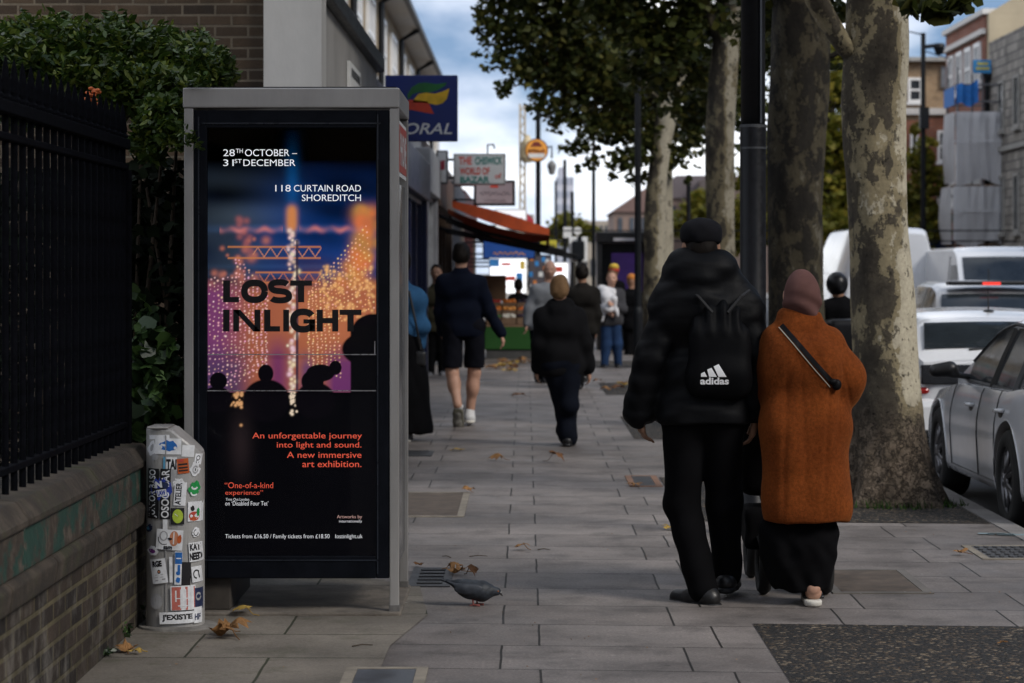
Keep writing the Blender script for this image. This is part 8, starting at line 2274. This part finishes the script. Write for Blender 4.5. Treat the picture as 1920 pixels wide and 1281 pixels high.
# ---------------------------------------------------------------- fallen leaves
lf_a = m_leaf('fallen_leaf_tan', (.16, .075, .025), (.27, .14, .055), (.36, .21, .09), .7, .1, .2, 25)
lf_b = m_leaf('fallen_leaf_yellow', (.30, .19, .04), (.42, .28, .07), (.45, .32, .10), .7, .15, .2, 25)
lf_c = m_leaf('fallen_leaf_brown', (.08, .04, .018), (.15, .07, .03), (.20, .10, .045), .75, .05, .2, 25)
MAPLE = []
for a, r_ in ((-90, .12), (-62, .40), (-48, .26), (-25, .55), (-10, .46), (2, .66), (18, .36), (32, .30), (48, .70), (58, .55), (68, .62), (78, .52), (90, .92)):
    MAPLE.append((a, r_))
MAPLE = MAPLE + [(180 - a, r_) for a, r_ in MAPLE[-2:0:-1]]
def leaf_mesh(seed, size, curl, crump):
    rr = random.Random(seed)
    pl = [(r_ * math.cos(R(a)), r_ * math.sin(R(a))) for a, r_ in MAPLE]
    g = MB(); rings = (0, .35, .7, 1.0); n = len(pl); vs = [(0, 0)]
    for q in rings[1:]: vs += [(x * q, y * q) for x, y in pl]
    ph = [rr.uniform(0, 6.28) for _ in range(4)]; ca = rr.uniform(0, 3.14)
    V3 = []
    for x, y in vs:
        r2 = x * x + y * y; c_ = x * math.cos(ca) + y * math.sin(ca)
        z = curl * c_ * c_ + crump * (.16 * math.sin(5 * x + ph[0]) * math.cos(4 * y + ph[1]) + .09 * math.sin(11 * x + 7 * y + ph[2]) * math.sqrt(r2))
        V3.append((x * size * (1 - .25 * abs(curl) * c_ * c_), y * size * (1 - .25 * abs(curl) * c_ * c_), z * size))
    mz = min(v[2] for v in V3); V3 = [(x, y, z - mz + .005) for x, y, z in V3]
    fs = [(0, 1 + k, 1 + (k + 1) % n) for k in range(n)]
    for q in range(2): fs += [(1 + q * n + k, 1 + (q + 1) * n + k, 1 + (q + 1) * n + (k + 1) % n, 1 + q * n + (k + 1) % n) for k in range(n)]
    g.add(V3, fs)
    # stalk
    z0 = V3[0][2]; return g, z0
lm = {}
def leaf(label, px, py, size, m_, curl=.5, crump=1.0, rz=None, seed=0, z=0.004, group='fallen leaves on the paving', tilt=0):
    g, z0 = leaf_mesh(seed, size * 1.15, (-.42 if seed % 3 else .22) * curl, crump * .75)
    g.path([(0, -.1 * size, z0), (.1 * size, -.55 * size, .012), (.12 * size, -.95 * size, .008)], .0022, 5)
    o = g.build('fallen_leaf', m_); d = gd(py)
    o.location = (W(px, py, d)[0], d, z); o.rotation_euler = (tilt, 0, random.Random(seed).uniform(0, 6.28) if rz is None else rz)
    return tag(o, label, 'leaf', group)
leaf('yellow curled leaf lying in front of the kiosk under its left side', 458, 1158, .075, lf_b, .9, .8, 1.2, 1)
leaf('big crumpled tan leaf in front of the kiosk beside the pillar foot', 432, 1197, .13, lf_a, .7, 2.2, .3, 2); 
leaf('folded tan leaf on top of the crumpled one by the pillar foot', 425, 1200, .08, lf_a, 1.3, 1.5, 2.3, 22, .02)
leaf('curled orange brown leaf at the foot of the brick wall', 235, 1226, .075, lf_a, 1.2, 1.4, .2, 3)
leaf('small yellow leaf next to the brown leaf at the wall foot', 258, 1229, .045, lf_b, 1.0, 1.2, 2, 4)
leaf('pale tan leaf standing up in the middle of the paving right of the pigeon', 980, 1033, .072, lf_a, 1.9, 1.0, .6, 5)
leaf('brown leaf in the small heap behind the pigeon', 862, 1078, .078, lf_a, 1.4, 1.6, 1.9, 6)
leaf('darker brown leaf at the right of the heap behind the pigeon', 882, 1083, .062, lf_c, 1.5, 1.6, 3.6, 7)
leaf('top leaf of the small heap behind the pigeon', 848, 1073, .06, lf_a, 1.3, 1.4, 5.0, 8, .012)
leaf('dark leaf with upright stalk beside the kiosk back post', 786, 1063, .045, lf_c, 1.6, 1.4, 2.6, 9)
leaf('brown folded leaf on the paving ahead of the kiosk', 935, 865, .10, lf_a, 1.7, 1.2, 1.2, 10)
leaf('long dark brown curled leaf left of the feet of the fair haired person', 1040, 868, .105, lf_c, 1.8, 1.2, 4.2, 11)
leaf('small yellow leaf lying flat near the kiosk far along', 858, 846, .085, lf_b, .3, .6, 2.2, 12)
leaf('brown leaf at the corner of the filled cover', 878, 925, .075, lf_a, 1.2, 1.6, .4, 13)
leaf('tan leaf flat on the paving left of the second tree pit', 1190, 912, .095, lf_a, .4, .8, 3.0, 14)
leaf('pale yellow leaf left of the padded jacket man\'s legs', 1258, 994, .075, lf_b, .7, 1.2, 2.9, 15)
leaf('orange brown leaf on the paving near the kerb on the right', 1804, 1042, .065, lf_a, .8, 1.3, .8, 16)
leaf('dark brown leaf beside the passing feet of the man in shorts', 975, 745, .14, lf_c, 1.4, 1.1, 1.1, 17)
leaf('tan leaf in the gutter by the silver car wheel', 1812, 936, .10, lf_b, .8, 1.2, 1.1, 18, RZ + .004)
leaf('small tan scrap of leaf on the dark gravel in front', 1880, 1212, .03, lf_a, .8, 1.3, 2.0, 19, .008)
leaf('tan leaf on the gravel of the second tree pit beside the man\'s leg', 1268, 935, .06, lf_a, .8, 1.3, 2.0, 20, .008)
rr = random.Random(5)
for k in range(34):
    px, py = rr.gauss(955, 28), rr.uniform(677, 698)
    if k > 26: px, py = rr.uniform(1120, 1260), rr.uniform(690, 742)
    leaf('brown leaf among the litter in front of the fruit stall' if k <= 26 else 'tan leaf lying on the paving between the far tree pits', px, py, rr.uniform(.10, .16), rr.choice([lf_a, lf_a, lf_c, lf_b]), rr.uniform(.3, 1.5), 1.2, None, 100 + k, .004, 'leaf litter in front of the fruit stall' if k <= 26 else 'leaves between the far tree pits')
# leaf scraps, grit and twigs
g = MB(); rr = random.Random(9)
for k in range(420):
    y = rr.uniform(8.8, 24); x = rr.uniform(-1.6, 2.8); q = rr.uniform(.003, .011)
    a = rr.uniform(0, 6.28); z = .0065
    g.add([(x + q * math.cos(a), y + q * math.sin(a), z), (x - q * .5, y + q * .6, z + .003), (x + q * .4 * math.cos(a + 2), y - q, z + .002)], [(0, 1, 2)], k % 3)
o = g.build('leaf_scraps', [lf_c, lf_a, mat('pale_grit', (.32, .31, .29), .8)]); tag(o, 'tiny scraps of leaf and grit scattered over the paving', 'litter', kind='stuff')
for q, (px, py, L_, a) in enumerate(((880, 1046, .10, .2), (845, 1048, .08, 2.2), (1008, 1033, .07, .0), (660, 1215, .09, .4))):
    d = gd(py); x = W(px, py, d)[0]
    g = MB(); g.path([(x, d, .007), (x + L_ * .5 * math.cos(a), d + L_ * .5 * math.sin(a), .012), (x + L_ * math.cos(a), d + L_ * math.sin(a), .007)], [.003, .0025, .0015], 5)
    single('twig', ['thin twig lying behind the pigeon', 'short twig on the paving left of the leaf heap', 'short twig beside the standing pale leaf', 'twig on the old slabs in front of the kiosk'][q], 'twig', g, stemm)
# pale blue spray mark at the kerb
g = MB()
for k in range(3): 
    x0, y0 = 2.66 + .05 * k, 14.2 - .03 * k; g.quad((x0, y0, .0062), (x0 + .15, y0 - .02, .0062), (x0 + .17, y0 + .05, .0062), (x0 + .01, y0 + .06, .0062))
setting('pavement_marking', g, mat('spray_blue', (.18, .24, .26), .8, .3, 20))

# ---------------------------------------------------------------- unseen street behind the camera, added for its shade and its reflection in glass
t = thing('unseen_terrace', 'unseen long brown brick terrace added behind the viewpoint on the near side', 'building', (-7, -25, 0))
g = MB(); g.box(-12, -3.4, -70, 3.0, 0, 8.5); g.build('wall', bb, t)
for k in range(8):
    for z in (1.0, 4.6): window(t, -3.4, -66 + 8.4 * k, -63.6 + 8.4 * k, z, z + 1.9, 1, (2, 2))
t = thing('unseen_terrace', 'unseen long grey stone terrace added behind the viewpoint across the road', 'building', (18, -10, 0))
g = MB(); g.box(14.2, 24, -70, 57.5, 0, 8.0); g.build('wall', sb, t)
for k in range(12):
    for z in (1.0, 4.8): window(t, 14.2, -66 + 9.8 * k, -63.6 + 9.8 * k, z, z + 2.1, -1, (2, 2))
for k, (x, y) in enumerate(((2.4, 8.2), (2.5, -.5), (2.5, -14))):
    t = thing('plane_tree', ('unseen plane tree added next to the viewpoint, shading the kiosk', 'unseen plane tree added just behind the viewpoint', 'unseen plane tree added further behind the viewpoint', 'last unseen plane tree added behind the viewpoint')[k], 'tree', (x + .0, y, 0), group='plane trees along the kerb')
    if k == 0: x0t = 3.9; 
    g = MB(); trunk(g, [(x + (1.6 if k == 0 else 0), y - (2.5 if k == 0 else 0), -.05, .3), (x + (1.6 if k == 0 else 0), y - (2.5 if k == 0 else 0), 2.5, .24), (x + (1.2 if k == 0 else 0), y - (2 if k == 0 else 0), 5, .2)], .3, 30 + k, 24, 5); g.build('trunk', b4, t, smooth=True)
    crown(t, [('w', x, y, 6.3, 2.1), ('w', x - 1.9, y + .4, 6.0, 1.8), ('w', x - 3.2, y - .6, 6.6, 1.6), ('w', x + 1.8, y, 6.4, 1.9), ('w', x - .6, y + 1.9, 6.8, 1.8), ('w', x, y - 2.2, 6.6, 1.9), ('w', x - 2.2, y - 2.2, 6.6, 1.7)], 60, .26, plane_leaf)
